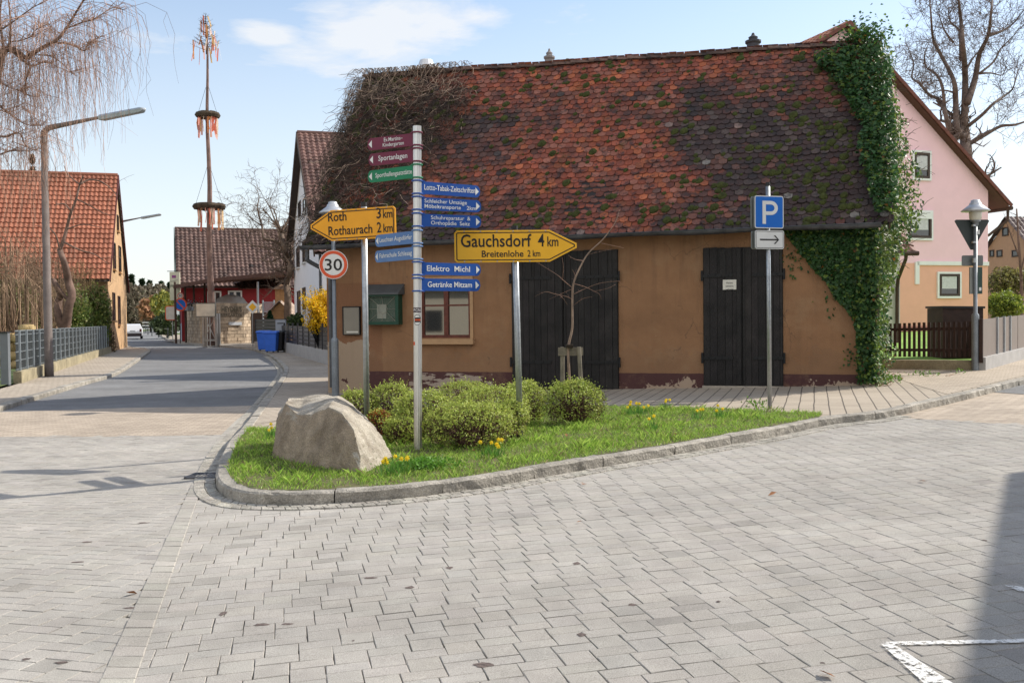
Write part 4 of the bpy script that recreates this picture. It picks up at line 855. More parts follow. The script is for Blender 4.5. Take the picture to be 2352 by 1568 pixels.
blade(-1,356,1.029,853,m_mar,[('Sportanlagen',870.5,937,-.022,.060,.014)])
blade(-1,393,1.036,851,m_grn,[('Sporthallengaststätte',864,948,-.02,.052,.014)])
blade(1,429.5,1.041,1105,m_blu,[('Lotto-Tabak-Zeitschriften',973.3,1090,-.022,.062,.010)])
blade(1,466,1.035,1107,m_blu,[('Schleicher Umzüge',974,1071,.012,.044,.01),('Möbeltransporte',974,1057,-.048,.044,.01),('2km',1070.7,1092,-.048,.044,.01)])
blade(1,504,1.029,1107,m_blu,[('Schuhreparatur  &',989,1079.5,.012,.044,.01),('Orthopädie  Seitz',989,1078,-.048,.044,.01)])
blade(-1,542.6,1.05,866,m_blu2,[('Leuchten Augsdörfer',874,948.3,-.02,.054,.012)])
blade(-1,579,1.06,865,m_blu2,[('Fahrschule Schlesag',874,948.3,-.02,.054,.012)])
blade(1,615,1.045,1104.5,m_blu,[('Elektro  Michl',979,1078,-.026,.064,.014)])
blade(1,652,1.04,1103,m_blu,[('Getränke Mitzam',981,1082.6,-.026,.062,.018)])
# stickers on the post
def wrap(c,z0,z1,a0,a1,r,m,name,par):
    mb=MB(); K=8; vs=[]
    for z in(z0,z1):
        for k in range(K+1): an=a0+(a1-a0)*k/K; vs.append(V((c.x+r*math.cos(an),c.y+r*math.sin(an),z)))
    mb.add(vs,[(k,k+1,K+2+k,K+1+k) for k in range(K)]); return mb.build(name,m,par)
c=pz(715); fz=-math.pi/2
st=wrap(c,c.z-.005,c.z+.05,fz-1.25,fz+1.1,.0488,mat('sticker_dark',(.06,.035,.05),rough=.5),'sticker',t)
lettering('FCN',V((c.x-.038,c.y-.0495,c.z+.008)),V((1,0,0)),Zv,V((0,-1,0)),.03,m_wht,st,width=.075,bold=.01)
c=pz(733); mb=MB(); K=24
mb.add([V((c.x,c.y-.0505,c.z))]+[V((c.x+.042*math.cos(k*2*math.pi/K),c.y-math.sqrt(max(0,.0495**2-(.042*math.cos(k*2*math.pi/K))**2))-.0008,c.z+.062*math.sin(k*2*math.pi/K))) for k in range(K)],[(0,k+1,(k+1)%K+1) for k in range(K)]); s2=mb.build('sticker',m_wht,t)
for zz,mm in((.018,m_blk),(0,m_red),(-.018,m_blk)):
    wrap(V((c.x,c.y,0)),c.z+zz-.009,c.z+zz+.009,fz-.6,fz+.75,.0512,mm,'stripe',s2)
mb=MB(); K=24
def ell(r1,r2,k): x=r1*math.cos(k*2*math.pi/K); return V((c.x+x,c.y-math.sqrt(.0495**2-x*x)-.0016,c.z+r2*math.sin(k*2*math.pi/K)))
mb.add([ell(.042,.062,k) for k in range(K)]+[ell(.039,.056,k) for k in range(K)],[(k,(k+1)%K,K+(k+1)%K,K+k) for k in range(K)]); mb.build('ring_line',m_blk,s2)
c=pz(787); wrap(c,c.z-.02,c.z+.02,fz-1.2,fz-.6,.0488,m_red,'sticker',t)
# ---- parking sign
b3=G(1768,937); t=thing('parking_sign',b3,'blue square parking sign with a white arrow plate on a grey pole','road sign'); pole(t,b3,AT(1763.5,420,b3.y),.031)
U,W,n=frame(None,R(16),0); Z=b3.y
def facing(C,pts,m_f,m_b,nm,th=.03,rim=None):
    O=C+n*.045; mb=MB(); plate(mb,O,U,W,n,pts,-.004,th); bd=mb.build(nm,m_b,t)
    mb=MB(); mb.add([O+U*x+W*y for x,y in pts],[tuple(range(len(pts)))]); f=mb.build('face',rim or m_f,bd)
    return O,bd
pp=rrect(.475,.475,.035); O,bd=facing(AT(1763,488,Z),pp,m_pblu,m_back,'parking_board',rim=m_wht)
mb=MB(); mb.add([O+U*x+W*y+n*.002 for x,y in shrink(pp,.014)],[tuple(range(len(pp)))]); mb.build('blue_field',m_pblu,bd)
mb=MB(); mb.box(O+U*-.085+W*-.005+n*.0045,.055,.002,.335,U,W); K=12; o_=[];i_=[]
for k in range(K+1):
    an=R(90-180*k/K); o_.append((.025+.115*math.cos(an),.06+.1025*math.sin(an))); i_.append((.025+.06*math.cos(an),.06+.05*math.sin(an)))
o_=[(-.057,.1625)]+o_+[(-.057,-.0425)]; i_=[(-.057,.11)]+i_+[(-.057,.01)]
k=len(o_); vs=[O+U*x+W*y+n*.0055 for x,y in o_]+[O+U*x+W*y+n*.0055 for x,y in i_]; mb.add(vs,[(i,i+1,k+i+1,k+i) for i in range(k-1)]); mb.build('letter',m_wht,bd)
mb=MB(); plate(mb,O-n*.09,U,W,n,pp,0,.03); mb.build('rear_board',m_back,t)
pp=rrect(.475,.27,.03); O,bd=facing(AT(1764,551,Z),pp,m_wht,m_back,'arrow_board',rim=m_wht)
mb=MB(); ring2(mb,O,U,W,n,shrink(pp,.012),shrink(pp,.019),.002); mb.box(O+U*-.01+n*.003,.30,.002,.02,U,W)
for s in(1,-1): mb.add([O+U*.155+n*.004,O+U*.135+n*.004,O+U*.065+W*(s*.062)+n*.004,O+U*.092+W*(s*.062)+n*.004],[(0,1,2,3)])
mb.build('arrow',m_blk,bd); mb=MB(); plate(mb,O-n*.09,U,W,n,pp,0,.03); mb.build('rear_board',m_back,t)
# ---- mushroom street lamps
m_shade=mat('lamp_shade_grey',(.50,.52,.55),rough=.35,metal=.4,var=.05); m_opal=mat('lamp_glass',(.62,.60,.52),rough=.25,var=.05,spec=.6); m_lpole=speck(mat('lamp_pole_grey',(.20,.22,.24),rough=.5,metal=.5,var=.15),30,.1)
def mushroom(base,H,label,s=1.):
    t=thing('street_lamp',base,label,'street lamp','mushroom street lamps'); mb=MB()
    mb.lathe(base-V((0,0,.1)),[(.075*s,0),(.075*s,1.22),(.07*s,1.27),(.042*s,1.30),(.04*s,H-.42),(.0,H-.42)],16); o=mb.build('pole',m_lpole,t,True)
    c=base+V((0,0,H-.50)); mb=MB(); mb.lathe(c,[(.045*s,-.06),(.06*s,-.03),(.06*s,.02),(.10*s,.04),(.10*s,.06),(.0,.06)],16); mb.build('collar',m_lpole,t,True)
    mb=MB(); mb.lathe(c,[(.085*s,.06),(.12*s,.1),(.125*s,.22),(.115*s,.27),(.0,.27)],18); mb.build('lantern_glass',m_opal,t,True)
    mb=MB(); mb.lathe(c,[(.0,.24),(.28*s,.25),(.285*s,.262),(.16*s,.36),(.125*s,.385),(.12*s,.41),(.11*s,.43),(.09*s,.44),(.09*s,.475),(.06*s,.49),(0,.495)],28); mb.build('lamp_shade',m_shade,t,True)
    return t
bl=G(771,908); tl=AT(768,462,bl.y); lp=mushroom(bl,tl.z-bl.z,'grey mushroom lamp at the left barn corner carrying the thirty sign')
br=G(2240,850); tr=AT(2232,458,br.y); lp2=mushroom(br,tr.z-br.z,'grey mushroom lamp by the picket fence with turned away signs on its pole')
# 30 limit sign
def disc(mb,O,U,W,n,r,d,K=36,r0=0,th=0):
    if r0: ring2(mb,O,U,W,n,[(r*math.cos(2*math.pi*k/K),r*math.sin(2*math.pi*k/K)) for k in range(K)],[(r0*math.cos(2*math.pi*k/K),r0*math.sin(2*math.pi*k/K)) for k in range(K)],d)
    elif th: plate(mb,O,U,W,n,[(r*math.cos(2*math.pi*k/K),r*math.sin(2*math.pi*k/K)) for k in range(K)],d,th)
    else: mb.add([O+U*(r*math.cos(2*math.pi*k/K))+W*(r*math.sin(2*math.pi*k/K))+n*d for k in range(K)],[tuple(range(K))])
def limit30(C,r,yaw,label,holder=None,group='thirty limit signs'):
    U,W,n=frame(C,yaw,0); t=thing('speed_limit_sign',C,label,'road sign',group); mb=MB(); O=C+n*.07; disc(mb,O,U,W,n,r,0,th=.015); bd=mb.build('board',m_wht,t)
    mb=MB(); disc(mb,O,U,W,n,r*.955,.003,r0=r*.74); mb.build('red_ring',m_red,bd)
    lettering('30',O+W*(-r*.40),U,W,n,r*.80,m_blk,bd,width=r*1.2,align='CENTER',bold=.01,off=.004)
    mb=MB(); mb.box(C+n*.03,.12*r/.29,.07,.03,U,W); mb.build('bracket',m_galv,t); return t
limit30(AT(767,608,bl.y),33*bl.y/F,R(2),'round white thirty limit sign with red ring on the lamp by the barn')
# yield sign seen from behind, with plates
Z=br.y; U,W,n=frame(None,R(4),0)
C=AT(2237,540,Z); t=thing('yield_sign',C,'grey back of a triangular yield sign pointing down on the right lamp pole','road sign')
a=.375; tri=[(-a,.30),(-a+.03,.33),(a-.03,.33),(a,.30),(.025,-.30),(-.025,-.30)][::-1]; mb=MB(); plate(mb,C-n*.07,U,W,n,tri,0,.02); bd=mb.build('board',mat('dark_sign_back',(.035,.045,.045),rough=.6,var=.1),t)
mb=MB(); mb.box(C+U*.13+W*.07-n*.068,.07,.004,.09,U,W); mb.build('sticker',m_wht,bd)
mb=MB(); [mb.tube([C+W*(zz-.02),C+W*(zz+.02)],.052,12) for zz in(.2,-.15)]; mb.build('bracket',m_galv,t)
C=AT(2238,598,Z); t=thing('sign_plate',C,'small grey rectangular plate seen from behind below the yield sign','road sign'); mb=MB(); plate(mb,C-n*.07,U,W,n,rrect(.46,.22,.03),0,.015); mb.build('board',mat('plate_back',(.13,.14,.14),rough=.5),t); mb=MB(); mb.tube([C+W*-.05,C+W*.05],.05,12); mb.build('bracket',m_galv,t)
C=AT(2247,644,Z); t=thing('narrow_sign_box',C,'narrow upright green and grey sign box on the right lamp pole','road sign'); mb=MB(); mb.box(C-n*.05+U*.05,.10,.06,.56,U,W); mb.build('board',mat('green_box',(.03,.06,.05),rough=.6),t); mb=MB(); mb.box(C-n*.04-U*.09,.16,.03,.56,U,W); mb.build('cover',m_back,t); mb=MB(); mb.box(C+U*.05-n*.015-W*.18,.05,.004,.07,U,W); mb.build('sticker',m_wht,t)
# ---- tall angled street lights on the left
m_conc=speck(mat('lamp_column_brown',(.14,.115,.105),rough=.75,var=.25,scale=3),40,.15); m_head=mat('luminaire_grey',(.40,.43,.46),rough=.4,metal=.3)
def tall(base,topz,armP,headP,label,r=.11):
    t=thing('street_light',base,label,'street light','tall street lights'); tp=V((base.x,base.y,topz)); mb=MB()
    mb.tube([base-V((0,0,.1)),base+V((0,0,.35)),base+V((0,0,.36)),tp.lerp(base,.02)],[r*1.05,r*1.05,r,r*.72],12); mb.build('column',m_conc,t,True)
    mb=MB(); mb.tube([tp-V((0,0,.5)),tp-V((0,0,.12)),tp+(armP-tp).normalized()*.25,armP],[r*.75,r*.78,r*.7,r*.34],8); mb.build('arm',m_conc,t,True)
    mb=MB(); d=(headP-armP); y=d.cross(Zv).normalized(); L_=d.length; d.normalize(); up=y.cross(d); 
    if up.z<0: up=-up
    prof=[(0,.04,.035,0),(.08,.09,.05,.04),(.14,.12,.05,.10),(L_-.12,.105,.04,.085),(L_-.02,.08,.03,.05),(L_,.03,.02,.02)]; vs=[]
    for x,wd,u,dn in prof:
        c=armP+d*x
        for (sy,sz) in((-1,0),(-.7,1),(.7,1),(1,0),(.8,-1),(-.8,-1)): vs.append(c+y*(wd*sy)+up*((u if sz>0 else dn)*sz))
    k=len(prof); mb.add(vs,[(i*6+j,i*6+(j+1)%6,(i+1)*6+(j+1)%6,(i+1)*6+j) for i in range(k-1) for j in range(6)]+[tuple(range(6)),tuple(range((k-1)*6,k*6))[::-1]]); mb.build('luminaire',m_head,t)
bs=G(113,864); z_=AT(110,296,bs.y).z
tall(bs,z_,AT(228,270,bs.y-1.5),AT(330,250,bs.y-3.0),'tall brown street light behind the left fence with its arm over the road',.125)
bs2=AT(279,760,66); bs2.z=0; z2=AT(280,510,66).z
tall(bs2,z2,AT(324,500,64.5),AT(369,492,63),'distant street light arm sticking out behind the orange roofed house',.11)
# ================================================================== HOUSES, FENCES, STREET
def tiled(mb,A,Bp,C,tw,tl,amp,colf,lift=.03,prof=4,sh=1.0):
    """A,Bp eave ends, C ridge above A: waves of pantiles, row by row"""
    U=(Bp-A); L_=U.length; U=U/L_; Vv=(C-A); S=Vv.length; Vv=Vv/S; n=U.cross(Vv); n=n if n.z>0 else -n
    nc=max(1,int(round(L_/tw))); nr=max(1,int(round(S/tl))); tw=L_/nc; tl=S/nr
    for r in range(nr):
        for c in range(nc):
            col=colf(c/nc,r/nr); vs=[]
            j=random.gauss(0,.004)
            for (v,h) in((r*tl-.02,lift+j),((r+1)*tl,j)):
                for k in range(prof+1):
                    x=k/prof; w_=amp*(.5-.5*math.cos(2*math.pi*x))**sh; vs.append(A+U*((c+x)*tw)+Vv*v+n*(h+w_))
            lip=[vs[k]-n*(lift+.01) for k in range(prof+1)]
            m=prof+1; mb.add(vs+lip,[(k,k+1,m+k+1,m+k) for k in range(prof)]+[(2*m+k,2*m+k+1,k+1,k) for k in range(prof)],col)
def jitter(base,s=.12,dirt=None):
    def f(u,v):
        k=random.gauss(1,s); d=0
        if dirt: d=dirt(u,v)
        return tuple(c*k*(1-d) for c in base)
    return f
m_tl=mat('clay_pantile',(1,1,1),var=.15,scale=3,rough=.7,attr=True,spec=.3)
def roofpair(par,F0,F1,B0,B1,R0,R1,tw,tl,amp,colf,back=True,name='roof',lift=.03):
    mb=MB(); tiled(mb,F0,F1,R0,tw,tl,amp,colf,lift)
    if back: mb.quad(B1,B0,R0,R1,colf(0,0))
    for (e0,e1,r0,r1) in((F0,F1,R0,R1),(B0,B1,R0,R1)): mb.quad(e0-V((0,0,.12)),e1-V((0,0,.12)),r1-V((0,0,.12)),r0-V((0,0,.12)),(.08,.06,.05))
    o=mb.build(name,m_tl,par)
    mb=MB(); d=(R1-R0); 
    mb.tube([R0+V((0,0,.0)),R1+V((0,0,.0))],.13,8,True,colf(.5,.5)); mb.build('ridge_tiles',m_tl,o)
    return o
def fascia(par,pts,m,name='verge_board',w_=.2,th=.05):
    mb=MB()
    for a,b in zip(pts[:-1],pts[1:]):
        d=(b-a); L_=d.length; W=(Zv-d.normalized()*d.normalized().z).normalized(); mb.box((a+b)/2-W*(w_/2-.03),L_,th,w_,d,W)
    return mb.build(name,m,par)
m_dkwood=mat('dark_brown_wood',(.06,.035,.025),var=.3,rough=.7); m_pane=mat('dark_pane',(.03,.035,.04),rough=.04,spec=.9,var=.2); m_wfr=mat('white_frame',(.75,.75,.73),rough=.5,var=.03)
m_dfr=mat('dark_frame',(.05,.03,.022),rough=.5,var=.1); m_curt=mat('net_curtain',(.55,.55,.55),var=.12,scale=12,rough=.9)
def gable(mb,pts,zs,zb):  # polygon wall above a base line; pts = base line points, zs = top heights
    vs=[V((p.x,p.y,zb)) for p in pts]+[V((p.x,p.y,z)) for p,z in zip(pts,zs)][::-1]; mb.add(vs,[tuple(range(len(vs)))])
# ---- white house behind the barn (gable towards the road)
m_ww=mat('white_render',(.74,.75,.78),var=.04,scale=2,rough=.9,bump=.2)
Wn=V((-8.87,45,0)); Wf=V((-14.27,63,0)); ud=(Wf-Wn).normalized(); up_=V((-ud.y,ud.x,0)); up_=up_ if up_.x>0 else -up_; Lw=14
wh=thing('white_house',Wn,'white rendered house with dark red brown roof rising behind the barn','house')
Wm=Wn.lerp(Wf,.5); zn,za,zf=5.1,12.1,7.2
def WQ(p,z): return V((p.x,p.y,z))
mb=MB(); mb.add([WQ(Wn,-.3),WQ(Wf,-.3),WQ(Wf,zf),WQ(Wm,za-.15),WQ(Wn,zn)],[(0,1,2,3,4)])
mb.add([WQ(Wn+up_*Lw,-.3),WQ(Wf+up_*Lw,-.3),WQ(Wf+up_*Lw,zf),WQ(Wm+up_*Lw,za-.15),WQ(Wn+up_*Lw,zn)],[(4,3,2,1,0)])
mb.quad(WQ(Wn,-.3),WQ(Wn+up_*Lw,-.3),WQ(Wn+up_*Lw,zn),WQ(Wn,zn)); mb.quad(WQ(Wf,-.3),WQ(Wf+up_*Lw,-.3),WQ(Wf+up_*Lw,zf),WQ(Wf,zf)); mb.build('wall',m_ww,wh)
ov=.35; cf=jitter((.15,.08,.065),.16,lambda u,v:.25*(noise.noise(V((u*4,v*4,1)))>.1))
fe=WQ(Wn-ud*.5,zn-.35); be=WQ(Wf+ud*.5,zf-.35)
roofpair(wh,fe-up_*ov,fe+up_*(Lw+ov),be-up_*ov,be+up_*(Lw+ov),WQ(Wm-up_*ov,za),WQ(Wm+up_*(Lw+ov),za),.30,.36,.06,cf)
fascia(wh,[be-up_*(ov+.03),WQ(Wm-up_*(ov+.03),za+.02),fe-up_*(ov+.03)],m_dkwood,w_=.3,th=.06)
mb=MB(); q=Wn-up_*.08+ud*.15; mb.tube([WQ(q,0),WQ(q,zn-.2)],.06,8); mb.build('downpipe',m_zinc,wh)
def walwin(par,O,U,N_,px0,py0,px1,py1,mf,**k):
    a=PL(px0,(py0+py1)/2,O,U)-O; b=PL(px1,(py0+py1)/2,O,U)-O; x0,x1=sorted((a.dot(U),b.dot(U))); c=(px0+px1)/2
    z1=PL(c,py0,O,U).z-O.z; z0=PL(c,py1,O,U).z-O.z
    return casement(par,O,U,N_,x0,z0,x1,z1,mf,k.pop('mg',m_pane),**k)
for (a_,b__,c__,d__) in((687,463,691,502),(698,455,702,491),(683,567,688,616),(697,552,702,604),(685,668,690,723),(697,660,702,712)):
    walwin(wh,V((Wn.x,Wn.y,0)),ud,up_,a_-.6,b__,c__+.6,d__,m_dfr,depth=-.03,bar=.06,cols=1,sill=.05,msill=m_wfr)
# ---- red restaurant
m_redw=mat('red_render',(.24,.022,.025),var=.1,scale=2,rough=.85); m_greyp=mat('grey_plinth',(.30,.32,.36),rough=.9,var=.05)
RZ=77.; Rl=AT(417,700,RZ); Rl.z=0; RU=V((.94,.34,0)).normalized(); Rd=V((-RU.y,RU.x,0)); rdp=11.
re=thing('red_restaurant',Rl,'red walled restaurant with a brown tiled roof across the road','restaurant')
zr=AT(400,524,RZ+5.0).z; ze=4.9
def RQ(x,y,z): return V((Rl.x,Rl.y,0))+RU*x+Rd*y+Zv*z
mb=MB(); mb.quad(RQ(0,0,-.3),RQ(22,0,-.3),RQ(22,0,ze),RQ(0,0,ze)); mb.add([RQ(0,0,-.3),RQ(0,rdp,-.3),RQ(0,rdp,ze),RQ(0,rdp/2,zr-.2),RQ(0,0,ze)],[(4,3,2,1,0)]); mb.add([RQ(22,0,-.3),RQ(22,rdp,-.3),RQ(22,rdp,ze),RQ(22,rdp/2,zr-.2),RQ(22,0,ze)],[(0,1,2,3,4)]); mb.build('wall',m_redw,re)
cf=jitter((.115,.07,.058),.22)
roofpair(re,RQ(-.35,-.6,ze-.5),RQ(22.3,-.6,ze-.5),RQ(-.35,rdp+.6,ze-.5),RQ(22.3,rdp+.6,ze-.5),RQ(-.35,rdp/2,zr),RQ(22.3,rdp/2,zr),.36,.42,.085,cf,lift=.05)
fascia(re,[RQ(-.4,rdp+.6,ze-.5),RQ(-.4,rdp/2,zr+.03),RQ(-.4,-.6,ze-.5)],mat('dark_green_board',(.02,.045,.04)),w_=.32)
mb=MB(); mb.box(RQ(9.2,rdp/2,zr+.1),.9,.6,.7,RU); mb.build('chimney',mat('black_chimney',(.04,.035,.035)),re)
for (x0_,y0_,x1_,y1_) in((826,660,888,745),):
    pass
for (a_,b__,c__,d__) in((553,878,688,990),(752,873,888,990)):
    f=lambda X:(600+X/2.412)/1.7415; g_=lambda Y:(800+Y/2.412)/1.7415
    walwin(re,V((Rl.x,Rl.y,0)),RU,Rd,f(a_),g_(b__),f(c__),g_(d__),m_wfr,depth=-.04,bar=.12,cols=2)
mb=MB(); mb.quad(RQ(-.02,0,-.3),RQ(-.02,rdp,-.3),RQ(-.02,rdp,1.3),RQ(-.02,0,1.5)); mb.build('plinth',m_greyp,re)
# lower lean-to roof and canopy over the terrace
e0=AT(548,664,75.5); e1=AT(676,662,73.5); t0=AT(585,640,77.5); mb=MB(); tiled(mb,e0,e1,t0+V((-2,0,0)),.36,.42,.085,cf,.05); mb.build('porch_roof',m_tl,re)
m_canvas=mat('brown_canvas',(.10,.055,.045),var=.2,rough=.8)
ca0=AT(398,655,70); ca1=AT(480,640,69); ca2=AT(678,620,68); cb0=AT(402,661,76.); cb1=AT(480,650,76.5); cb2=AT(680,640,76.5)
t=thing('terrace_awning',V((ca1.x,ca1.y,0)),'long brown canvas awning over the beer garden terrace','awning'); mb=MB()
mb.add([ca0,ca1,ca2,cb0,cb1,cb2]+[p-V((0,0,.25)) for p in(ca0,ca1,ca2)],[(0,1,4,3),(1,2,5,4),(6,7,1,0),(7,8,2,1)]); mb.build('canvas',m_canvas,t)
for px,py,Z_ in((402,790,70),(425,790,72),(445,790,74),(592,700,69.5),(470,785,73)):
    p=AT(px,660,Z_); mb=MB(); mb.tube([V((p.x,p.y,0)),V((p.x,p.y,p.z+.4))],.09,6); mb.build('post',m_dkwood if px<590 else m_galv,t)
# sandstone terrace wall
m_sand=speck(mat('sandstone_block',(.37,.30,.23),var=.35,scale=1.2,rough=.9,attr=True,bump=.6,bscale=8),12,.15)
wp=[G(418,779),G(432,785),G(462,789),G(500,789),G(560,787),G(606,784)]; wp=[V((p.x,p.y,0)) for p in wp]
t=thing('terrace_wall',wp[3],'curved pale sandstone block wall in front of the red restaurant','wall'); mb=MB()
Wp=resample(wp,.28); htop=lambda i: (AT(450,712,71).z if i<len(Wp)*.42 else AT(560,697,71).z)
for i in range(len(Wp)-1):
    z=-.1; H=htop(i)+ (0); a,b=Wp[i],Wp[i+1]; nn=V((b.y-a.y,-(b.x-a.x),0)).normalized()
    while z<H:
        hh=min(random.choice([.18,.24,.3]) if False else .25,H-z+.02)
        r_=int((z+.1)/.25); 
        if True:
            ln=2; g=random.Random((i+r_*1)//2*7919+r_*31).uniform(.72,1.18); pr=random.Random((i+r_)//2*13+r_*7).uniform(0,.05)
            first=((i+r_)%2==0)
            aa=a+(b-a)*(.03 if first else 0); bb=b-(b-a)*(0 if first else .03)
            mb.add([aa+nn*(.02+pr)+Zv*(z+.012),bb+nn*(.02+pr)+Zv*(z+.012),bb+nn*(.02+pr)+Zv*(z+hh-.012),aa+nn*(.02+pr)+Zv*(z+hh-.012),aa-nn*.15+Zv*z,bb-nn*.15+Zv*z,bb-nn*.15+Zv*(z+hh),aa-nn*.15+Zv*(z+hh)],[(0,1,2,3),(3,2,6,7),(0,3,7,4),(1,5,6,2),(0,4,5,1)],(g,g*.97,g*.92))
        z+=hh
    mb.box((a+b)/2+Zv*(H/2-.06),(b-a).length+.01,.03,H+.1,b-a,Zv,(.45,.4,.35))
wl=mb.build('blocks',m_sand,t)
uw=(wp[4]-wp[3]).normalized(); nw=V((uw.y,-uw.x,0)); nw=nw if nw.y<0 else -nw
def onwall(px,py,off=.12): return PL(px,py,wp[3]+nw*off,uw)
m_let=mat('dark_letter',(.09,.075,.05),rough=.6)
lettering("HEYDER'S",onwall(509,716),uw,Zv,nw,.36,m_let,t,width=1.75,bold=.03,off=0)
lettering('BIERGARTEN',onwall(507,727),uw,Zv,nw,.22,m_let,t,width=1.85,bold=.03,off=0)
p=onwall(540,743); mb=MB(); mb.box(p,1.1,.12,.22,uw); mb.build('plaque',m_shade,t)
# lower left pale pots / flower boxes on the wall
for i,(px,py,wd) in enumerate(((425,706,1.0),(440,708,.9),(452,705,.8))):
    p=AT(px,py,72); mb=MB(); mb.box(V((p.x,p.y,htop(1)+.12)),wd,.3,.3,uw); tt=thing('flower_box',V((p.x,p.y,htop(1))),['long grey flower box at the left end of the terrace wall','middle flower box on the terrace wall','right hand flower box on the lower terrace wall'][i],'planter','flower boxes on the terrace wall'); mb.build('box',m_greyp,tt)
    Pn=np.array([V((p.x+random.gauss(0,wd*.3),p.y+random.gauss(0,.1),htop(1)+.3+abs(random.gauss(.1,.14)))) for _ in range(120)]); cc=np.array([random.choice([(.3,.3,.4),(.06,.09,.04),(.5,.45,.5)]) for _ in range(120)])
    Vs,Fs,C=leaves(Pn,np.full(120,.13),cc); npmesh('flowers',Vs,Fs,m_ivy,tt,C)
# two windows like white panels set in the wall
for k,px in enumerate((428,441)):
    pass
# white tarpaulin over furniture
t=thing('covered_furniture',AT(525,696,73.5),'white tarpaulin draped over furniture on the restaurant terrace','tarpaulin'); mb=MB()
C=AT(528,697,73.5); 
for k in range(1): 
    n_=14; vs=[]; 
    for j,(rr,h) in enumerate(((1,-.6),(.95,0),(.7,.45),(.3,.62))):
        for i in range(n_): an=2*math.pi*i/n_; q=rr*(1+.18*math.sin(an*5+j)); vs.append(C+V((1.25*q*math.cos(an),.8*q*math.sin(an),h+.06*math.sin(an*3))))
    vs.append(C+V((0,0,.66))); mb.add(vs,[(j*n_+i,j*n_+(i+1)%n_,(j+1)*n_+(i+1)%n_,(j+1)*n_+i) for j in range(3) for i in range(n_)]+[(3*n_+i,3*n_+(i+1)%n_,4*n_) for i in range(n_)])
mb.build('cloth',mat('white_tarp',(.6,.58,.55),var=.1,rough=.7),t,True)
# ---- maypole
mpb=G(486,793); t=thing('maypole',mpb,'very tall maypole with two wreaths and a ribboned treetop','maypole'); tp=AT(474,60,mpb.y)
m_bark=mat('maypole_trunk',(.20,.13,.11),var=.35,scale=2,rough=.9,bump=.6,bscale=12)
Pm=[mpb.lerp(tp,k/12)+V((.05*math.sin(k*1.3),0,0)) for k in range(13)]
mb=MB(); mb.tube(Pm,[.25-.20*k/12 for k in range(13)],10); mb.build('trunk',m_bark,t,True)
m_wr=mat('wreath_twig',(.06,.045,.03),var=.5,scale=3,rough=1,bump=1,bscale=8); ribc=[(.75,.33,.14),(.85,.5,.45),(.8,.55,.25),(.75,.22,.14),(.85,.7,.55)]
m_rib=mat('ribbon',(1,1,1),var=.05,rough=.6,attr=True,trans=.35)
def wreath(py,Rr_,L_):
    f=(784-py)/(784-60); c=mpb.lerp(tp,f); mb=MB(); K=28; n_=7; vs=[]
    for i in range(K):
        an=2*math.pi*i/K
        for j in range(n_):
            b=2*math.pi*j/n_; rr=.20*(1+.35*noise.noise(V((i*.9,j*1.7,py)))); vs.append(c+V(((Rr_+rr*math.cos(b))*math.cos(an),(Rr_+rr*math.cos(b))*math.sin(an),rr*math.sin(b))))
    mb.add(vs,[(i*n_+j,((i+1)%K)*n_+j,((i+1)%K)*n_+(j+1)%n_,i*n_+(j+1)%n_) for i in range(K) for j in range(n_)]); w_=mb.build('wreath',m_wr,t)
    for i in range(26):
        mb=MB(); an=random.uniform(0,6.283); p=c+V((Rr_*math.cos(an),Rr_*math.sin(an),-.1)); l=L_*random.uniform(.6,1); col=random.choice(ribc); sw=V((random.gauss(0,.06),random.gauss(0,.06),0)); wd=V((math.cos(an+.8),math.sin(an+.8),0))*.06
        q=[p,p-V((0,0,l*.5))+sw,p-V((0,0,l))+sw*.3]
        for a,b in zip(q[:-1],q[1:]): mb.quad(a-wd,a+wd,b+wd,b-wd,col)
        mb.build('ribbon',m_rib,w_)
    mb=MB(); 
    for k in range(4): an=k*math.pi/2+.4; mb.tube([c+V((Rr_*math.cos(an),Rr_*math.sin(an),.1)),c+V((.1*math.cos(an),.1*math.sin(an),Rr_*3.0))],.012,3)
    mb.build('ropes',m_rib,w_)
wreath(261,.60,1.5); wreath(468,.86,1.5)
mb=MB(); MR=[]; t0=AT(475,125,mpb.y); t1=AT(472,36,mpb.y); mb.tube([t0,t1],[.07,.02],6)
for i in range(60):
    f=random.uniform(.05,1)**.8; p=t0.lerp(t1,f); L_=(1-f)*.95+.18; an=random.uniform(0,6.28); q=p+V((math.cos(an)*L_,math.sin(an)*L_,.35*L_)); mb.tube([p,p.lerp(q,.6)-V((0,0,.05)),q],[.02,.012,.006],3)
    for s in(.5,.75): pp_=p.lerp(q,s); mb.tube([pp_,pp_+V((random.gauss(0,.15),random.gauss(0,.15),.15))],.006,3)
    if random.random()<.62:
        for _ in range(1):
            s=p.lerp(q,random.uniform(.4,1)); l=random.uniform(.5,1.3); col=random.choice(ribc); wd=V((random.gauss(0,1),random.gauss(0,1),0)).normalized()*.05; sw=V((random.gauss(0,.12),0,0)); mr=MB(); mr.quad(s-wd,s+wd,s+wd+sw-V((0,0,l)),s-wd+sw-V((0,0,l)),col); MR.append(mr)
tr_=mb.build('treetop',m_wr,t); [q_.build('ribbon',m_rib,tr_) for q_ in MR]
mb=MB(); 
for s in(-1,1): mb.box(mpb+V((.42*s,-.3,1.0)),.14,.14,2.2); mb.box(mpb+V((.42*s,.3,1.0)),.14,.14,2.2)
for z in(.35,1.95): mb.box(mpb+V((0,-.3,z)),.75,.12,.14)
mb.tube([mpb+V((-.36,-.31,.42)),mpb+V((.36,-.31,1.88))],.03,4); mb.tube([mpb+V((.36,-.33,.42)),mpb+V((-.36,-.33,1.88))],.03,4); mb.build('steel_stand',m_galv,t)
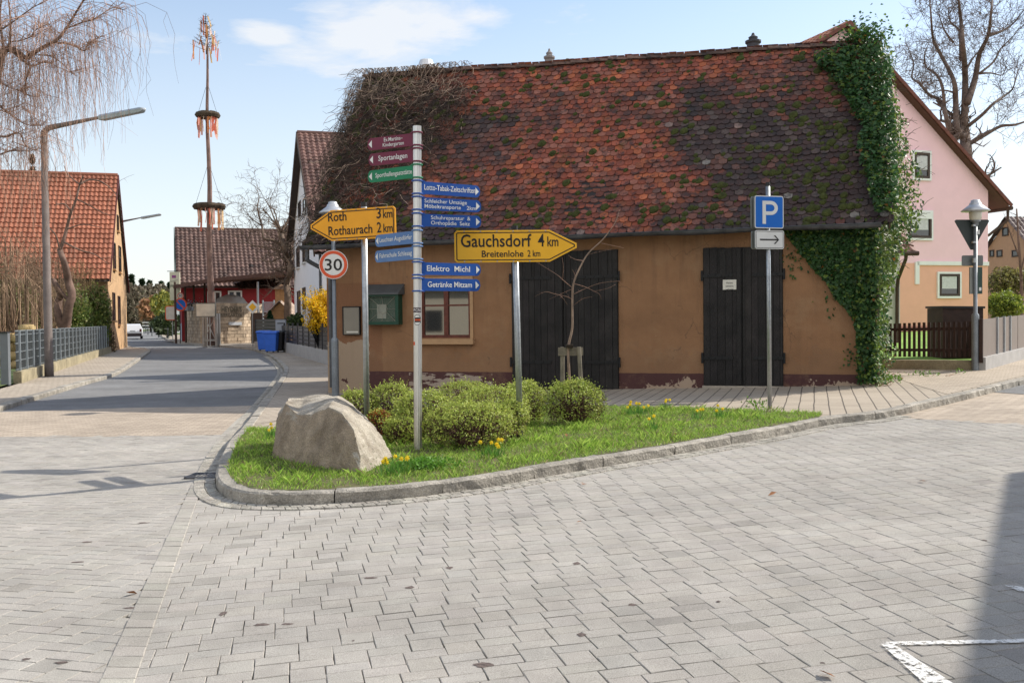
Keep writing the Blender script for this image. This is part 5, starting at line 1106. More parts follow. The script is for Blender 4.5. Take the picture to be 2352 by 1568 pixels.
# ---- orange roofed house on the left
Nn_=G(251,809); Nn_.z=0; Nf=V((Nn_.x-3.45,Nn_.y+11,0)); d1=(Nf-Nn_).normalized(); dL=V((-d1.y,d1.x,0)); dL=dL if dL.x<0 else -dL
t=thing('orange_roofed_house',Nn_,'old sandstone house with a large steep orange tiled roof on the left','house')
m_sst=speck(mat('warm_sandstone',(.48,.31,.17),var=.2,scale=2,rough=.9,bump=.4,bscale=10),14,.12)
Lh=26; Nm=Nn_.lerp(Nf,.5); zap=AT(275,403,Nm.y).z; z1_=AT(250,640,Nn_.y).z; z2_=AT(290,668,Nf.y).z
mb=MB(); mb.add([WQ(Nn_,-.3),WQ(Nf,-.3),WQ(Nf,z2_+.3),WQ(Nm,zap-.2),WQ(Nn_,z1_+.3)],[(0,1,2,3,4)]); mb.quad(WQ(Nn_+dL*Lh,-.3),WQ(Nn_,-.3),WQ(Nn_,z1_+.3),WQ(Nn_+dL*Lh,z1_+.3)); mb.add([WQ(Nn_+dL*Lh,-.3),WQ(Nf+dL*Lh,-.3),WQ(Nf+dL*Lh,z2_+.3),WQ(Nm+dL*Lh,zap-.2),WQ(Nn_+dL*Lh,z1_+.3)],[(4,3,2,1,0)]); mb.build('wall',m_sst,t)
def od(u,v): return .45*max(0,(v-.86)/.14)+.25*max(0,noise.noise(V((u*7,v*5,2))))
cf=jitter((.34,.125,.072),.10,od); o1=.12
roofpair(t,WQ(Nn_-d1*.45+dL*Lh,z1_-.05),WQ(Nn_-d1*.45-dL*o1,z1_-.05),WQ(Nf+d1*.45+dL*Lh,z2_),WQ(Nf+d1*.45-dL*o1,z2_),WQ(Nm+dL*Lh,zap),WQ(Nm-dL*o1,zap),.24,.40,.05,cf,lift=.06)
fascia(t,[WQ(Nf+d1*.45-dL*(o1+.04),z2_-.05),WQ(Nm-dL*(o1+.04),zap+.02),WQ(Nn_-d1*.45-dL*(o1+.04),z1_-.1)],mat('dark_red_board',(.09,.02,.02)),w_=.16)
for (a_,b__,c__,d__) in((259,558,264,618),(272,566,276.5,625),(258,672,263,736),(270.5,680,275,745),(268,495,271,530)):
    walwin(t,V((Nn_.x,Nn_.y,0)),d1,dL,a_,b__,c__,d__,m_dfr,depth=-.03,bar=.06,cols=1,sill=.1,msill=m_sst)
# ---- pink house on the right
m_pink=mat('pink_render',(.86,.57,.62),var=.03,scale=2,rough=.9,bump=.15); m_peach=mat('peach_render',(.78,.42,.31),var=.04,scale=2,rough=.9,bump=.15); m_skirt=mat('pink_skirt',(.52,.22,.18),var=.06,rough=.9)
Q1=V((.497*40,40,0)); Qa=V((13.1,37.7,0)); qu=(Qa-Q1).normalized(); qn=V((-qu.y,qu.x,0)); qn=qn if qn.y>0 else -qn; ph=thing('pink_house',Q1,'pink and peach rendered house with steep gable behind the barn and ivy','house')
Q0=Q1+qu*14.2; zA=AT(1953,61,Qa.y).z; zE=AT(2270,436,Q1.y).z; Dp=11; zbase=.2
# wall split: peach ground floor, pink above
def PW(x,y,z): return V((Q1.x,Q1.y,0))+qu*x+qn*y+Zv*z
xa=(Qa-Q1).length; zB=PL(2190,605,V((Q1.x,Q1.y,0)),qu).z; z0l=zA-(zA-zE)*.72
mb=MB(); mb.add([PW(0,0,zB),PW(14.2,0,zB),PW(14.2,0,z0l),PW(xa,0,zA-.12),PW(0,0,zE)],[(4,3,2,1,0)]); mb.add([PW(0,Dp,zB),PW(0,0,zB),PW(0,0,zE),PW(0,Dp,zE)],[(0,1,2,3)]); mb.build('upper_wall',m_pink,ph)
mb=MB(); mb.quad(PW(0,0,1.1),PW(14.2,0,1.1),PW(14.2,0,zB),PW(0,0,zB)); mb.quad(PW(0,Dp,1.1),PW(0,0,1.1),PW(0,0,zB),PW(0,Dp,zB)); mb.build('ground_floor_wall',m_peach,ph)
mb=MB(); mb.quad(PW(-.01,-.01,0),PW(14.2,-.01,0),PW(14.2,-.01,1.1),PW(-.01,-.01,1.1)); mb.build('skirting',m_skirt,ph)
mb=MB(); xb=(PL(2105,603,V((Q1.x,Q1.y,0)),qu)-Q1).dot(qu); mb.box(PW(xb/2,-.03,zB),xb,.07,.16,qu); mb.box(PW(xb,-.03,zB-.4),.2,.07,.9,qu); mb.build('white_band',m_wfr,ph)
cf=jitter((.30,.13,.08),.15); eo=.9; sl_=(zA-zE)/xa
e_r=PW(-eo,-.35,zE-sl_*eo+.12); e_rb=PW(-eo,Dp,zE-sl_*eo+.12); e_l=PW(14.8,-.35,z0l-.1); e_lb=PW(14.8,Dp,z0l-.1); r0=PW(xa,-.35,zA+.1); r1=PW(xa,Dp,zA+.1)
mb=MB(); tiled(mb,e_rb,e_r,r1,.32,.38,.05,cf); tiled(mb,e_l,e_lb,r0,.32,.38,.05,cf)
for q in((e_r,e_rb,r1,r0),(e_l,e_lb,r1,r0)): mb.quad(*[p-V((0,0,.16)) for p in q],(.10,.05,.035))
mb.build('roof',m_tl,ph)
fascia(ph,[e_r-qn*.03,r0-qn*.03,e_l-qn*.03],mat('verge_tile',(.16,.06,.045),var=.3,scale=4),name='verge_tiles',w_=.13,th=.06)
mb=MB(); g_=e_r+V((0,0,-.05)); mb.tube([e_r+V((0,0,-.12)),e_rb+V((0,0,-.12))],.09,8); mb.tube([e_r+qn*.2-V((0,0,.1)),e_r+qn*.2-V((0,0,.6)),PW(-.1,.1,zE-1.9)],.06,8); mb.build('gutter',m_dkwood,ph)
for (a_,b__,c__,d__,lb) in((2098,351,2133,410,None),(2085,488,2137,547,None),(2155,629,2202,680,None)):
    O_=V((Q1.x,Q1.y,0)); w_=walwin(ph,O_,qu,qn,a_,b__,c__,d__,m_dfr,depth=-.05,bar=.1,cols=1,curtain=None)
    A_=PL(a_,(b__+d__)/2,O_,qu)-O_; B_=PL(c__,(b__+d__)/2,O_,qu)-O_; z1=PL((a_+c__)/2,b__,O_,qu).z; z0=PL((a_+c__)/2,d__,O_,qu).z; x0,x1=sorted((A_.dot(qu),B_.dot(qu))); mb=MB(); s=.085
    for (xx,zz,ww,hh) in((x0-s/2,(z0+z1)/2,s,z1-z0+2*s),(x1+s/2,(z0+z1)/2,s,z1-z0+2*s),((x0+x1)/2,z1+s/2,x1-x0,s),((x0+x1)/2,z0-s/2,x1-x0,s)): mb.box(O_+qu*xx+Zv*zz-qn*.03,ww,.09,hh,qu)
    mb.build('surround',m_wfr,w_)
    mb=MB(); mb.box(O_+qu*((x0+x1)/2)+Zv*((z0+z1)/2+.1)-qn*.05,(x1-x0)*.72,.01,(z1-z0)*.55,qu); mb.build('curtain',m_curt,w_)
    if b__==488: mb=MB(); mb.box(O_+qu*((x0+x1)/2)+Zv*(z1-.12)-qn*.07,x1-x0,.05,.28,qu); mb.build('roller_shutter',m_wfr,w_)
# porch with small tiled roof between barn and pink house
pb=AT(2046,735,30); pb.z=T(pb.x); t=thing('white_annex',pb,'low white walled annex with small brown tiled roof beside the ivy','annex')
x0=AT(1995,640,30).x; x1=AT(2067,640,30).x; zt=AT(2060,578,29.5).z; mb=MB(); mb.box(V(((x0+x1)/2,33,zt/2)),x1-x0,6,zt); mb.build('wall',mat('cream_render',(.62,.60,.56),var=.05),t)
ea=AT(2108,578,28.6); eb=V((x0-1,28.6,ea.z)); mb=MB(); tiled(mb,eb,ea,eb+V((0,3,1.9)),.3,.36,.06,jitter((.18,.09,.07),.15)); mb.quad(eb-V((0,0,.1)),ea-V((0,0,.1)),ea+V((0,3,1.8)),eb+V((0,3,1.8)),(.05,.04,.03)); mb.build('roof',m_tl,t)
mb=MB(); mb.tube([eb-V((0,.05,.05)),ea-V((0,.05,.05))],.07,8); q=AT(2064,600,29.6); mb.tube([AT(2082,583,28.6),AT(2080,596,28.8),AT(2063,640,29.8),AT(2061,660,29.9),V((AT(2060,660,29.9).x,29.9,.4))],.055,8); mb.build('gutter',m_dkwood,t)
# orange house far right
def simple_house(name,pts,eave,ridge,label,mw,rc,cat='house',wins=(),zb=0):
    """pts: near gable left, near gable right; body goes back"""
    A,Bq,dep=pts; t=thing(name,V((A.x,A.y,zb)),label,cat); u=(Bq-A); Wd=u.length; u.normalize(); n=V((-u.y,u.x,0)); n=n if n.y>0 else -n
    A=V((A.x,A.y,0)); f=lambda x,y,z:A+u*x+n*y+Zv*z
    mb=MB(); mb.add([f(0,0,zb-.5),f(Wd,0,zb-.5),f(Wd,0,eave),f(Wd/2,0,ridge-.1),f(0,0,eave)],[(0,1,2,3,4)]); mb.quad(f(0,dep,zb-.5),f(0,0,zb-.5),f(0,0,eave),f(0,dep,eave)); mb.quad(f(Wd,0,zb-.5),f(Wd,dep,zb-.5),f(Wd,dep,eave),f(Wd,0,eave)); mb.add([f(0,dep,zb-.5),f(Wd,dep,zb-.5),f(Wd,dep,eave),f(Wd/2,dep,ridge-.1),f(0,dep,eave)],[(4,3,2,1,0)]); mb.build('wall',mw,t)
    o=.4; s=(ridge-eave)/(Wd/2); cf=jitter(rc,.12); mb=MB()
    tiled(mb,f(-o,dep+o,eave-s*o),f(-o,-o,eave-s*o),f(Wd/2,dep+o,ridge),.4,.5,.06,cf); tiled(mb,f(Wd+o,-o,eave-s*o),f(Wd+o,dep+o,eave-s*o),f(Wd/2,-o,ridge),.4,.5,.06,cf)
    mb.build('roof',m_tl,t)
    for w_ in wins: walwin(t,A,u,n,*w_,m_dfr,depth=-.04,bar=.1,cols=1)
    return t,f
A=AT(2262,700,80); Bq=AT(2376,700,74); simple_house('orange_house',(V((A.x,A.y,0)),V((Bq.x,Bq.y,0)),12),AT(2300,578,78).z,AT(2314,501,78).z,'orange rendered house with dark roof at the far right edge',mat('orange_render',(.52,.30,.18),var=.06),(.10,.07,.07),wins=((2303,522,2317,542),(2290,574,2303,590),(2325,574,2340,590),(2274,574,2284,590)),zb=.6)
# house beyond the barn that shows between roofs in the far street
A=AT(372,760,150); Bq=AT(395,760,152); simple_house('far_red_roofed_house',(V((AT(366,760,160).x,160,0)),V((AT(402,760,150).x,150,0)),14),AT(380,700,150).z,AT(380,672,150).z,'small distant house with brick red roof at the end of the street',m_ww,(.35,.08,.05))
# house casting the shadow at lower right (just outside the frame) and the one behind the photographer that the barn window mirrors
sc_=G(2312,1088,-.1); kx=7.3; hc=V((sc_.x,sc_.y,0))+V((math.sin(SUN_AZ),math.cos(SUN_AZ),0))*kx; Hh=sc_.z+kx*math.tan(SUN_EL)
s2_=G(2236,1568,-.1); ed=(V((s2_.x,s2_.y,0))-V((sc_.x,sc_.y,0))).normalized(); pn=V((-ed.y,ed.x,0)); pn=pn if pn.x>0 else -pn
t=thing('corner_house',hc,'pale house wall just right of the frame that shades the square','house'); f=lambda x,y,z:V((hc.x,hc.y,0))+ed*x+pn*y+Zv*z
mb=MB(); mb.add([f(0,0,-.3),f(16,0,-.3),f(16,0,Hh),f(0,0,Hh),f(0,9,-.3),f(16,9,-.3),f(16,9,Hh),f(0,9,Hh)],[(0,1,2,3),(5,4,7,6),(4,0,3,7),(1,5,6,2)]); mb.build('wall',m_ww,t)
mb=MB(); mb.add([f(0,-.0,Hh),f(16,-.0,Hh),f(16,9,Hh),f(0,9,Hh),f(3,4.5,Hh+3),f(13,4.5,Hh+3)],[(0,1,5,4),(1,2,5),(2,3,4,5),(3,0,4)],(.2,.1,.08)); mb.build('roof',m_tl,t)
cz=V((0,0,0)); on=V((.66,.745,0)).normalized(); ou=V((on.y,-on.x,0)); oc=V((-22.5,-3.2,0)); g=lambda x,y,z:oc+ou*x-on*y+Zv*z
t=thing('opposite_house',oc,'cream house across the square mirrored in the barn window','house'); mb=MB(); mb.box(g(0,3.5,1.4),16,7,3.9,ou,Zv); mb.build('wall',mat('cream_wall',(.55,.50,.40),var=.04),t)
mb=MB(); mb.add([g(-8.5,-.6,3.2),g(8.5,-.6,3.2),g(8.5,7.6,3.2),g(-8.5,7.6,3.2),g(-8.5,3.5,8.8),g(8.5,3.5,8.8)],[(0,1,5,4),(2,3,4,5),(1,2,5),(3,0,4)],(.09,.06,.05)); mb.build('roof',m_tl,t)
mb=MB(); mb.box(g(1.2,-.03,1.5),.9,.1,1.1,ou,Zv); mb.box(g(-3.5,-.03,1.2),1.4,.1,2.2,ou,Zv); mb.build('door',m_cap,t)
# ---- FENCES
m_fgrey=mat('fence_galvanised',(.33,.37,.40),rough=.5,metal=.3,var=.12); m_curb=speck(mat('mossy_concrete',(.30,.26,.17),var=.35,scale=2.5,rough=.95,bump=.5,bscale=20),40,.15)
fa=G(40,880); fb=G(252,809); fa.z=fb.z=0; fe_=fa-(fb-fa).normalized()*2.5; ft=thing('metal_grid_fence',fa,'grey metal grid fence on a mossy concrete kerb along the left sidewalk','fence'); fd=(fb-fa).normalized(); FL=(fb-fa).length
mb=MB(); ln=FL
for i in range(9): a=fa+fd*(ln*i/9+.02); b=fa+fd*(ln*(i+1)/9-.01); mb.box((a+b)/2+Zv*.14,(b-a).length,.2,.34,fd)
mb.build('concrete_base',m_curb,ft)
NP=24
for i in range(NP):
    p=fa+fd*(FL*(i+.4)/NP); mb=MB(); mb.box(p+Zv*.84,.055,.05,1.14,fd); mb.build('post',m_fgrey,ft)
mb=MB(); nf=V((fd.y,-fd.x,0))
for z in(.36,.6,.83,1.06,1.29,1.395): mb.box(fa+fd*(FL/2)+Zv*z-nf*.03,FL,.022,.03,fd)
mb.build('rails',m_fgrey,ft)
mb=MB(); x=0
while x<FL:
    mb.box(fa+fd*x+Zv*.86-nf*.02,.009,.009,1.08,fd); x+=.055
mb.build('wire_mesh',mat('fence_wire',(.10,.11,.115),rough=.6,metal=.3),ft)['kind']='stuff'
# gate post and first bay at the frame edge
gp=G(14,884); t=thing('gate_post',gp,'thick square grey gate post at the left edge beside the grid fence','gate post'); mb=MB(); mb.box(gp+Zv*.68,.2,.12,1.36); mb.build('post',mat('gate_post_grey',(.15,.165,.18),rough=.5,var=.1),t); mb=MB(); mb.box(gp+Zv*1.37,.22,.22,.03); mb.build('cap',m_cap,t)
t=thing('garden_gate',gp-fd*.9,'grey metal garden gate cut off by the left edge of the picture','gate'); mb=MB(); 
for z in(.15,.45,.75,1.1): mb.box(gp-V((.85,-.05,0))+Zv*z,1.5,.03,.04)
mb.box(gp-V((.85,-.05,0))+Zv*.95,1.5,.04,.12)
for k in range(14): mb.box(gp-V((.15+k*.11,-.05,0))+Zv*.62,.015,.015,1.0)
mb.build('grille',m_fgrey,t)
# low rubble wall seen behind the fence
t=thing('rubble_wall',AT(70,800,29),'rough mossy sandstone rubble wall behind the grid fence','wall'); mb=MB()
m_rub=speck(mat('rubble_stone',(.40,.31,.17),var=.4,scale=2.5,rough=.95,attr=True,bump=.8,bscale=12),30,.2)
def stone(mb,c,sx,sy,sz,g):
    bmx=bmesh.new(); bmesh.ops.create_cube(bmx,size=1); bmesh.ops.bevel(bmx,geom=bmx.edges[:],offset=.15,segments=2,affect='EDGES'); k=random.random()*50
    vs=[c+V((v.co.x*sx*(1+.15*noise.noise(v.co*2+V((k,0,0)))),v.co.y*sy,v.co.z*sz*(1+.25*noise.noise(v.co*2+V((0,k,0)))))) for v in bmx.verts]; idx={v:i for i,v in enumerate(bmx.verts)}; mb.add(vs,[tuple(idx[v] for v in f.verts) for f in bmx.faces],(g,g*.95,g*.85)); bmx.free()
p0=AT(0,850,29.5); 
for r in range(6):
    x=-19.2+random.random()*.3
    while x<-16.9:
        wd=random.uniform(.35,.75); top=4 if x>-17.3 else 3
        if r<=top: stone(mb,V((x+wd/2,33.5+random.gauss(0,.06),.15+r*.31)),wd*1.02,.5,.33,random.uniform(.6,1.15))
        x+=wd*1.02
mb.build('stones',m_rub,t,True)
# dark slat fence with low wall, middle distance
m_dfen=mat('anthracite_panel',(.035,.037,.042),rough=.45,var=.1,metal=.3); m_lw=mat('low_wall_concrete',(.36,.35,.34),var=.12,scale=3,rough=.9)
s0=G(637,802); s1=G(760,838); s0.z=s1.z=0; sd=(s1-s0).normalized(); SLn=(s1-s0).length; t=thing('anthracite_fence',s0,'dark grey panel fence on a low concrete wall behind the blue bins','fence')
mb=MB(); mb.box((s0+s1)/2+Zv*.22,SLn,.22,.55,sd); mb.build('low_wall',m_lw,t)
nP=10
for i in range(nP+1): mb=MB(); mb.box(s0+sd*(SLn*i/nP)+Zv*(.95),.07,.08,1.05,sd); mb.build('post',m_dfen,t)
for i in range(nP):
    mb=MB(); a=s0+sd*(SLn*(i+.04)/nP); b=s0+sd*(SLn*(i+.96)/nP)
    for k in range(5): mb.box((a+b)/2+Zv*(.58+k*.17),(b-a).length,.02,.155,sd)
    mb.build('panel',m_dfen,t)
# back fence run in front of the hut
s2=AT(612,780,58); s2=G(588,796); s2.z=0; s3=V((s0.x+.4,s0.y+.3,0)); t=thing('slatted_fence_section',s2,'short dark slatted fence left of the blue bins','fence'); mb=MB(); d_=(s3-s2).normalized(); L_=(s3-s2).length
for k in range(7): mb.box((s2+s3)/2+Zv*(.4+k*.2),L_,.02,.17,d_)
mb.build('panel',m_dfen,t); mb=MB(); mb.box((s2+s3)/2+Zv*.12,L_,.2,.4,d_); mb.build('low_wall',m_lw,t)
for q in(s2,s3): mb=MB(); mb.box(q+Zv*.9,.08,.08,1.6,d_); mb.build('post',m_dfen,t)
# picket fence right
m_pick=mat('dark_brown_picket',(.035,.017,.013),var=.3,scale=5,rough=.65,bump=.2)
pa=G(2030,846); pe=G(2243,849); pa.z=T(pa.x); pe.z=T(pe.x); pd=(pe-pa).normalized(); PLn=(pe-pa).length; t=thing('picket_fence',pa,'dark brown wooden picket fence on a low stone kerb beside the ivy','fence')
mb=MB(); mb.box((pa+pe)/2+Zv*.03,PLn,.18,.34,pd,V((0,0,1))); mb.build('stone_base',m_curb,t)
npk=18
for i in range(npk+1):
    p=pa+pd*(PLn*(i+.3)/(npk+.6)); mb=MB(); w2=.029; h0,h1_=.27,1.02+random.gauss(0,.004)
    mb.box(p+Zv*((h0+h1_)/2)-V((0,.03,0)),w2*2,.022,h1_-h0,pd,V((0,0,1))); mb.build('picket',m_pick,t)
mb=MB()
for z in(.42,.88): mb.box((pa+pe)/2+Zv*z,PLn,.03,.06,pd)
mb.build('rails',m_pick,t)
mb=MB(); mb.box(pe+Zv*.6-pd*.02,.09,.09,1.0); mb.build('post',m_pick,t)
# taupe panel fence going back on the right
m_taupe=mat('taupe_panel',(.20,.165,.145),rough=.6,var=.06,scale=2)
qa=G(2252,850); qb=G(2352,822); qa.z=T(qa.x); qb.z=T(qb.x); qd=(qb-qa).normalized(); qb=qb+qd*5; QL=(qb-qa).length; t=thing('panel_fence',qa,'taupe board fence on a concrete wall at the right edge','fence')
for k,(a0,a1) in enumerate(((0,.24),(.25,.36),(.37,.47),(.48,.62),(.63,.8),(.81,1))):
    mb=MB(); a=qa+qd*(QL*a0*.62); b=qa+qd*(QL*a1*.62); 
    mb.box((a+b)/2+Zv*.66,(b-a).length,.035,.80,qd); mb.build('panel',m_taupe,t)
mb=MB(); mb.box((qa+qb)/2+Zv*.08,QL,.2,.38,qd); mb.build('wall',m_lw,t)
for f_ in(0,.246,.365,.475): mb=MB(); mb.box(qa+qd*(QL*f_*.62)+Zv*.62-V((0,.03,0)),.05,.07,.92,qd); mb.build('post',m_galv if f_ else m_pick,t)
# lawn behind picket fence
lw=[G(2035,838)[:2],G(2246,842)[:2],G(2352,812)[:2],(26,36),(21,41),(10,36),(8.2,26)]
mb=MB(); z0_=T(9)+.12
lv=[V((p[0],p[1],z0_+max(0,(p[1]-21))*.022)) for p in lw]; mb.add(lv,[tuple(range(len(lv)))]); struct(mb.build('lawn',m_lawn))
# dark lidded wooden box behind picket fence
c=AT(2188,775,23.0); t=thing('garden_box',V((c.x,c.y,z0_)),'dark lidded wooden garden box behind the picket fence','garden box'); mb=MB(); mb.box(V((c.x+.05,c.y,z0_+.62)),.95,.85,1.2); mb.build('body',m_pick,t); mb=MB(); mb.box(V((c.x+.05,c.y,z0_+1.24)),1.0,.95,.05,V((1,0,-.02))); mb.build('lid',m_cap,t)
# ---- blue bins
m_bin=mat('bin_blue',(.035,.13,.56),rough=.45,var=.08,scale=4)
def bin_(base,label,m,s=1.):
    t=thing('wheelie_bin',base,label,'wheelie bin','wheelie bins by the fence'); mb=MB(); 
    pass; mb.add([base+V((x,y,z)) for (h,z) in((.25,.08),(.32,.98)) for (x,y) in((-h,-h),(h,-h),(h,h),(-h,h))],[(0,3,2,1),(4,5,6,7)]+[(i,(i+1)%4,4+(i+1)%4,4+i) for i in range(4)]); mb.build('body',m,t,bevel=.03)
    mb=MB(); mb.add([base+V((x,y,z)) for (x,y,z) in((-.36,-.37,.98),(.36,-.37,.98),(.36,.35,1.02),(-.36,.35,1.02),(-.32,-.32,1.06),(.32,-.32,1.06),(.32,.31,1.09),(-.32,.31,1.09))],[(0,3,2,1),(4,5,6,7)]+[(i,(i+1)%4,4+(i+1)%4,4+i) for i in range(4)]); l=mb.build('lid',m,t,bevel=.012)
    mb=MB(); mb.tube([base+V((-.2,.36,1.0)),base+V((.2,.36,1.0))],.018,6); mb.build('handle',m_cap,l)
    for s_ in(-1,1): mb=MB(); mb.tube([base+V((s_*.25,.2,.1)),base+V((s_*.29,.2,.1))],.1,14); mb.build('wheel',m_cap,t)
    return t
bin_(G(624,810),'front blue wheelie bin on the sidewalk by the dark fence',m_bin); bin_(G(607,806),'blue wheelie bin standing partly behind the front blue one',m_bin); bin_(G(638,809),'black wheelie bin tucked right behind the blue bins',m_cap)
# post box on fence
c=s0+sd*2.5+Zv*1.15; t=thing('letter_box',c,'light grey letter box on the dark fence above the bins','letter box'); mb=MB(); mb.box(c-V((0,.1,0)),.5,.3,.95); mb.build('box',m_greyp,t,bevel=.01)
mb=MB(); mb.box(c-V((0,.26,-.3)),.3,.02,.05); mb.build('flap',m_cap,t)
# ---- garden hut, railing, priority sign, mirror
hb=AT(648,745,64); hz=.4; A=V((AT(621,740,64).x,64,0)); Bq=V((AT(662,740,64).x,64,0)); 
m_hw=mat('honey_wood',(.42,.24,.11),var=.2,scale=5,rough=.8)
t,f=simple_house('garden_hut',(A,V((AT(668,740,64).x,64,0)),2.5),AT(645,715,64).z,AT(643,691,64).z,'small honey coloured wooden garden hut with peaked roof','hut',m_hw and (.22,.12,.07)) if False else simple_house('garden_hut',(A,V((AT(668,740,64).x,64,0)),2.5),AT(645,715,64).z,AT(643,691,64).z,'small honey coloured wooden garden hut with peaked roof',m_hw,(.42,.32,.25),cat='hut',zb=.0)
mb=MB(); p=AT(637,727,63.95); mb.box(p,1.15,.06,.9); mb.build('shutter',mat('hut_shutter',(.30,.17,.08)),t); mb=MB(); p=AT(660,727,63.95); mb.box(p,.45,.06,.9); mb.build('window',m_pane,t)
mb=MB(); p=AT(647,685,64.8); mb.box(p,.7,.7,1.2); mb.build('chimney',m_hw,t); mb=MB(); mb.add([p+V((-.55,-.55,.6)),p+V((.55,-.55,.6)),p+V((.55,.55,.6)),p+V((-.55,.55,.6)),p+V((0,0,.95))],[(0,1,4),(1,2,4),(2,3,4),(3,0,4)],(.3,.18,.1)); mb.build('chimney_cap',m_tl,t)
t=thing('terrace_railing',AT(627,740,68),'light metal railing on the terrace right of the sandstone wall','railing'); mb=MB(); za_=AT(625,694,68).z; zb_=AT(625,716,68).z; xa_=AT(604,700,68).x; xb_=AT(655,700,68).x
for z in(za_,zb_): mb.tube([V((xa_,68,z)),V((xb_,68,z))],.03,5)
for k in range(26): x=xa_+(xb_-xa_)*k/25; mb.tube([V((x,68,zb_)),V((x,68,za_))],.018,4)
for x in(xa_,(xa_+xb_)/2,xb_): mb.tube([V((x,68,0)),V((x,68,za_+.15))],.07,6)
mb.build('rails',m_fgrey,t)
mb=MB(); mb.box(V(((xa_+xb_)/2,68.6,zb_/2-.2)),xb_-xa_+2,.3,zb_+.3); mb.build('retaining_wall',m_dkwood,t)
def small_pole_sign(px,pyb,pyt,label,cat='road sign',name='road_sign_pole',r=.035,m=m_galv):
    b=G(px,pyb); t=thing(name,b,label,cat); tp=AT(px,pyt,b.y); mb=MB(); mb.tube([b,V((b.x,b.y,tp.z))],r,8); mb.build('pole',m,t); return t,b
t,b=small_pole_sign(581,797,690,'yellow diamond priority road sign on a thin pole by the terrace wall',name='priority_sign'); C=AT(580,705,b.y-.06); mb=MB(); U,W,n=frame(None,R(0),0)
s=.42; plate(mb,C,U,W,n,[(s,0),(0,s),(-s,0),(0,-s)],0,.02); bd=mb.build('board',m_wht,t); mb=MB(); s=.24; mb.add([C+U*x+W*y+n*.01 for x,y in((s,0),(0,s),(-s,0),(0,-s))],[(0,1,2,3)]); mb.build('yellow_field',m_yel,bd)
t,b=small_pole_sign(483,794.5,720,'rectangular traffic mirror on a grey pole before the sandstone wall','traffic mirror','traffic_mirror'); C=AT(473,712,b.y-.1); mb=MB(); mb.box(C,1.3,.12,.9); bd=mb.build('housing',m_back,t); mb=MB(); mb.box(C-V((0,.07,0)),1.18,.02,.78); mm_=mat('mirror',(.62,.62,.58),rough=.3,metal=.4,var=.2,scale=2); mb.build('mirror_face',mm_,bd)
t,b=small_pole_sign(414.5,788,672,'dark pole with a thirty sign and a no parking sign at the restaurant corner',name='sign_pole',m=m_cap); limit30(AT(415,679,b.y-.05),.50*14/14*.47,0,'small thirty sign above the no parking sign at the restaurant corner')
def nopark(C,r,label):
    U,W,n=frame(None,0,0); t=thing('no_parking_sign',C,label,'road sign','no parking signs'); mb=MB(); O=C+n*.05; disc(mb,O,U,W,n,r,0,th=.02); bd=mb.build('board',m_red,t); mb=MB(); disc(mb,O,U,W,n,r*.78,.008,24); mb.build('blue_field',m_pblu,bd)
    mb=MB(); D=(U-W).normalized(); mb.box(O+n*.014,r*1.7,.005,r*.17,D,n.cross(D)); mb.build('red_bar',m_red,bd)
nopark(AT(415,699.5,b.y-.05),.48,'blue no parking sign with red bar below the corner thirty sign')
t,b=small_pole_sign(357,762,700,'distant sign pole with two round signs at the far bend',name='far_sign_pole'); limit30(AT(355,705,b.y-.1),.42,0,'tiny faded thirty sign far down the street'); nopark(AT(355,716,b.y-.1),.42,'tiny no parking sign far down the street')
# hanging restaurant sign
C=AT(402,657,76); t=thing('hanging_sign',C,'cream restaurant name board hanging from the red gable','shop sign'); mb=MB(); w_=AT(413,650,76).x-AT(390,650,76).x; h_=AT(400,625,76).z-AT(400,690,76).z; mb.box(C,w_,.12,h_); bd=mb.build('board',mat('cream_board',(.55,.55,.42),var=.04),t)
Uq=V((.97,0,.22)).normalized(); Wq=V((-.22,0,.97)); lettering('Heyder',C+V((-w_*.42,-.07,-.12)),Uq,Wq,V((0,-1,0)),.26,mat('board_grey',(.16,.17,.12)),bd,width=w_*.85,off=.01,bold=.02)
lettering('Brauereigasthof',C+V((-w_*.40,-.07,.32)),Uq,Wq,V((0,-1,0)),.1,m_back,bd,width=w_*.75,off=.01); mb=MB(); mb.box(C+V((-.05,-.07,.75)),.32,.01,.22); mb.build('emblem',mat('emblem',(.25,.08,.22),var=.6,scale=30),bd)
mb=MB(); mb.box(C+V((0,0,h_/2+.06)),w_*1.5,.06,.05); mb.build('arm',m_cap,t)
# convex mirror beyond, white panel sign
t,b=small_pole_sign(397,781,715,'round convex traffic mirror with red rim beside the red gable','traffic mirror','convex_mirror'); C=AT(392,719,b.y-.1); mb=MB(); U,W,n=frame(None,0,0); plate(mb,C,U,W,n,rrect(.95,1.25,.2),0,.06); bd=mb.build('rim',m_red,t); mb=MB(); plate(mb,C,U,W,n,rrect(.8,1.1,.15),.02,.01); mb.build('mirror_face',mm_,bd)
# bollards
m_bol=mat('bollard_grey',(.035,.045,.045),rough=.6)
bo=G(385.5,777); bo_t=thing('bollard',bo,'dark bollard nearest the red gable','bollard','dark bollards along the far kerb'); mb=MB(); mb.lathe(bo,[(.10,0),(.10,.06),(.05,.09),(.045,.95),(.06,.97),(.06,1.04),(0,1.07)],10); mb.build('post',m_bol,bo_t); mb=MB(); mb.lathe(bo,[(.053,.84),(.053,.9)],10); mb.build('band',m_galv,bo_t)
for (px,py,lb) in((364.5,774.5,'dark bollard second from the red gable'),(349,771,'dark bollard third from the red gable'),(340,768.5,'dark bollard fourth from the red gable'),(335,764.5,'farthest dark bollard beside the white car')): copy_tree(bo_t,G(px,py),lb)
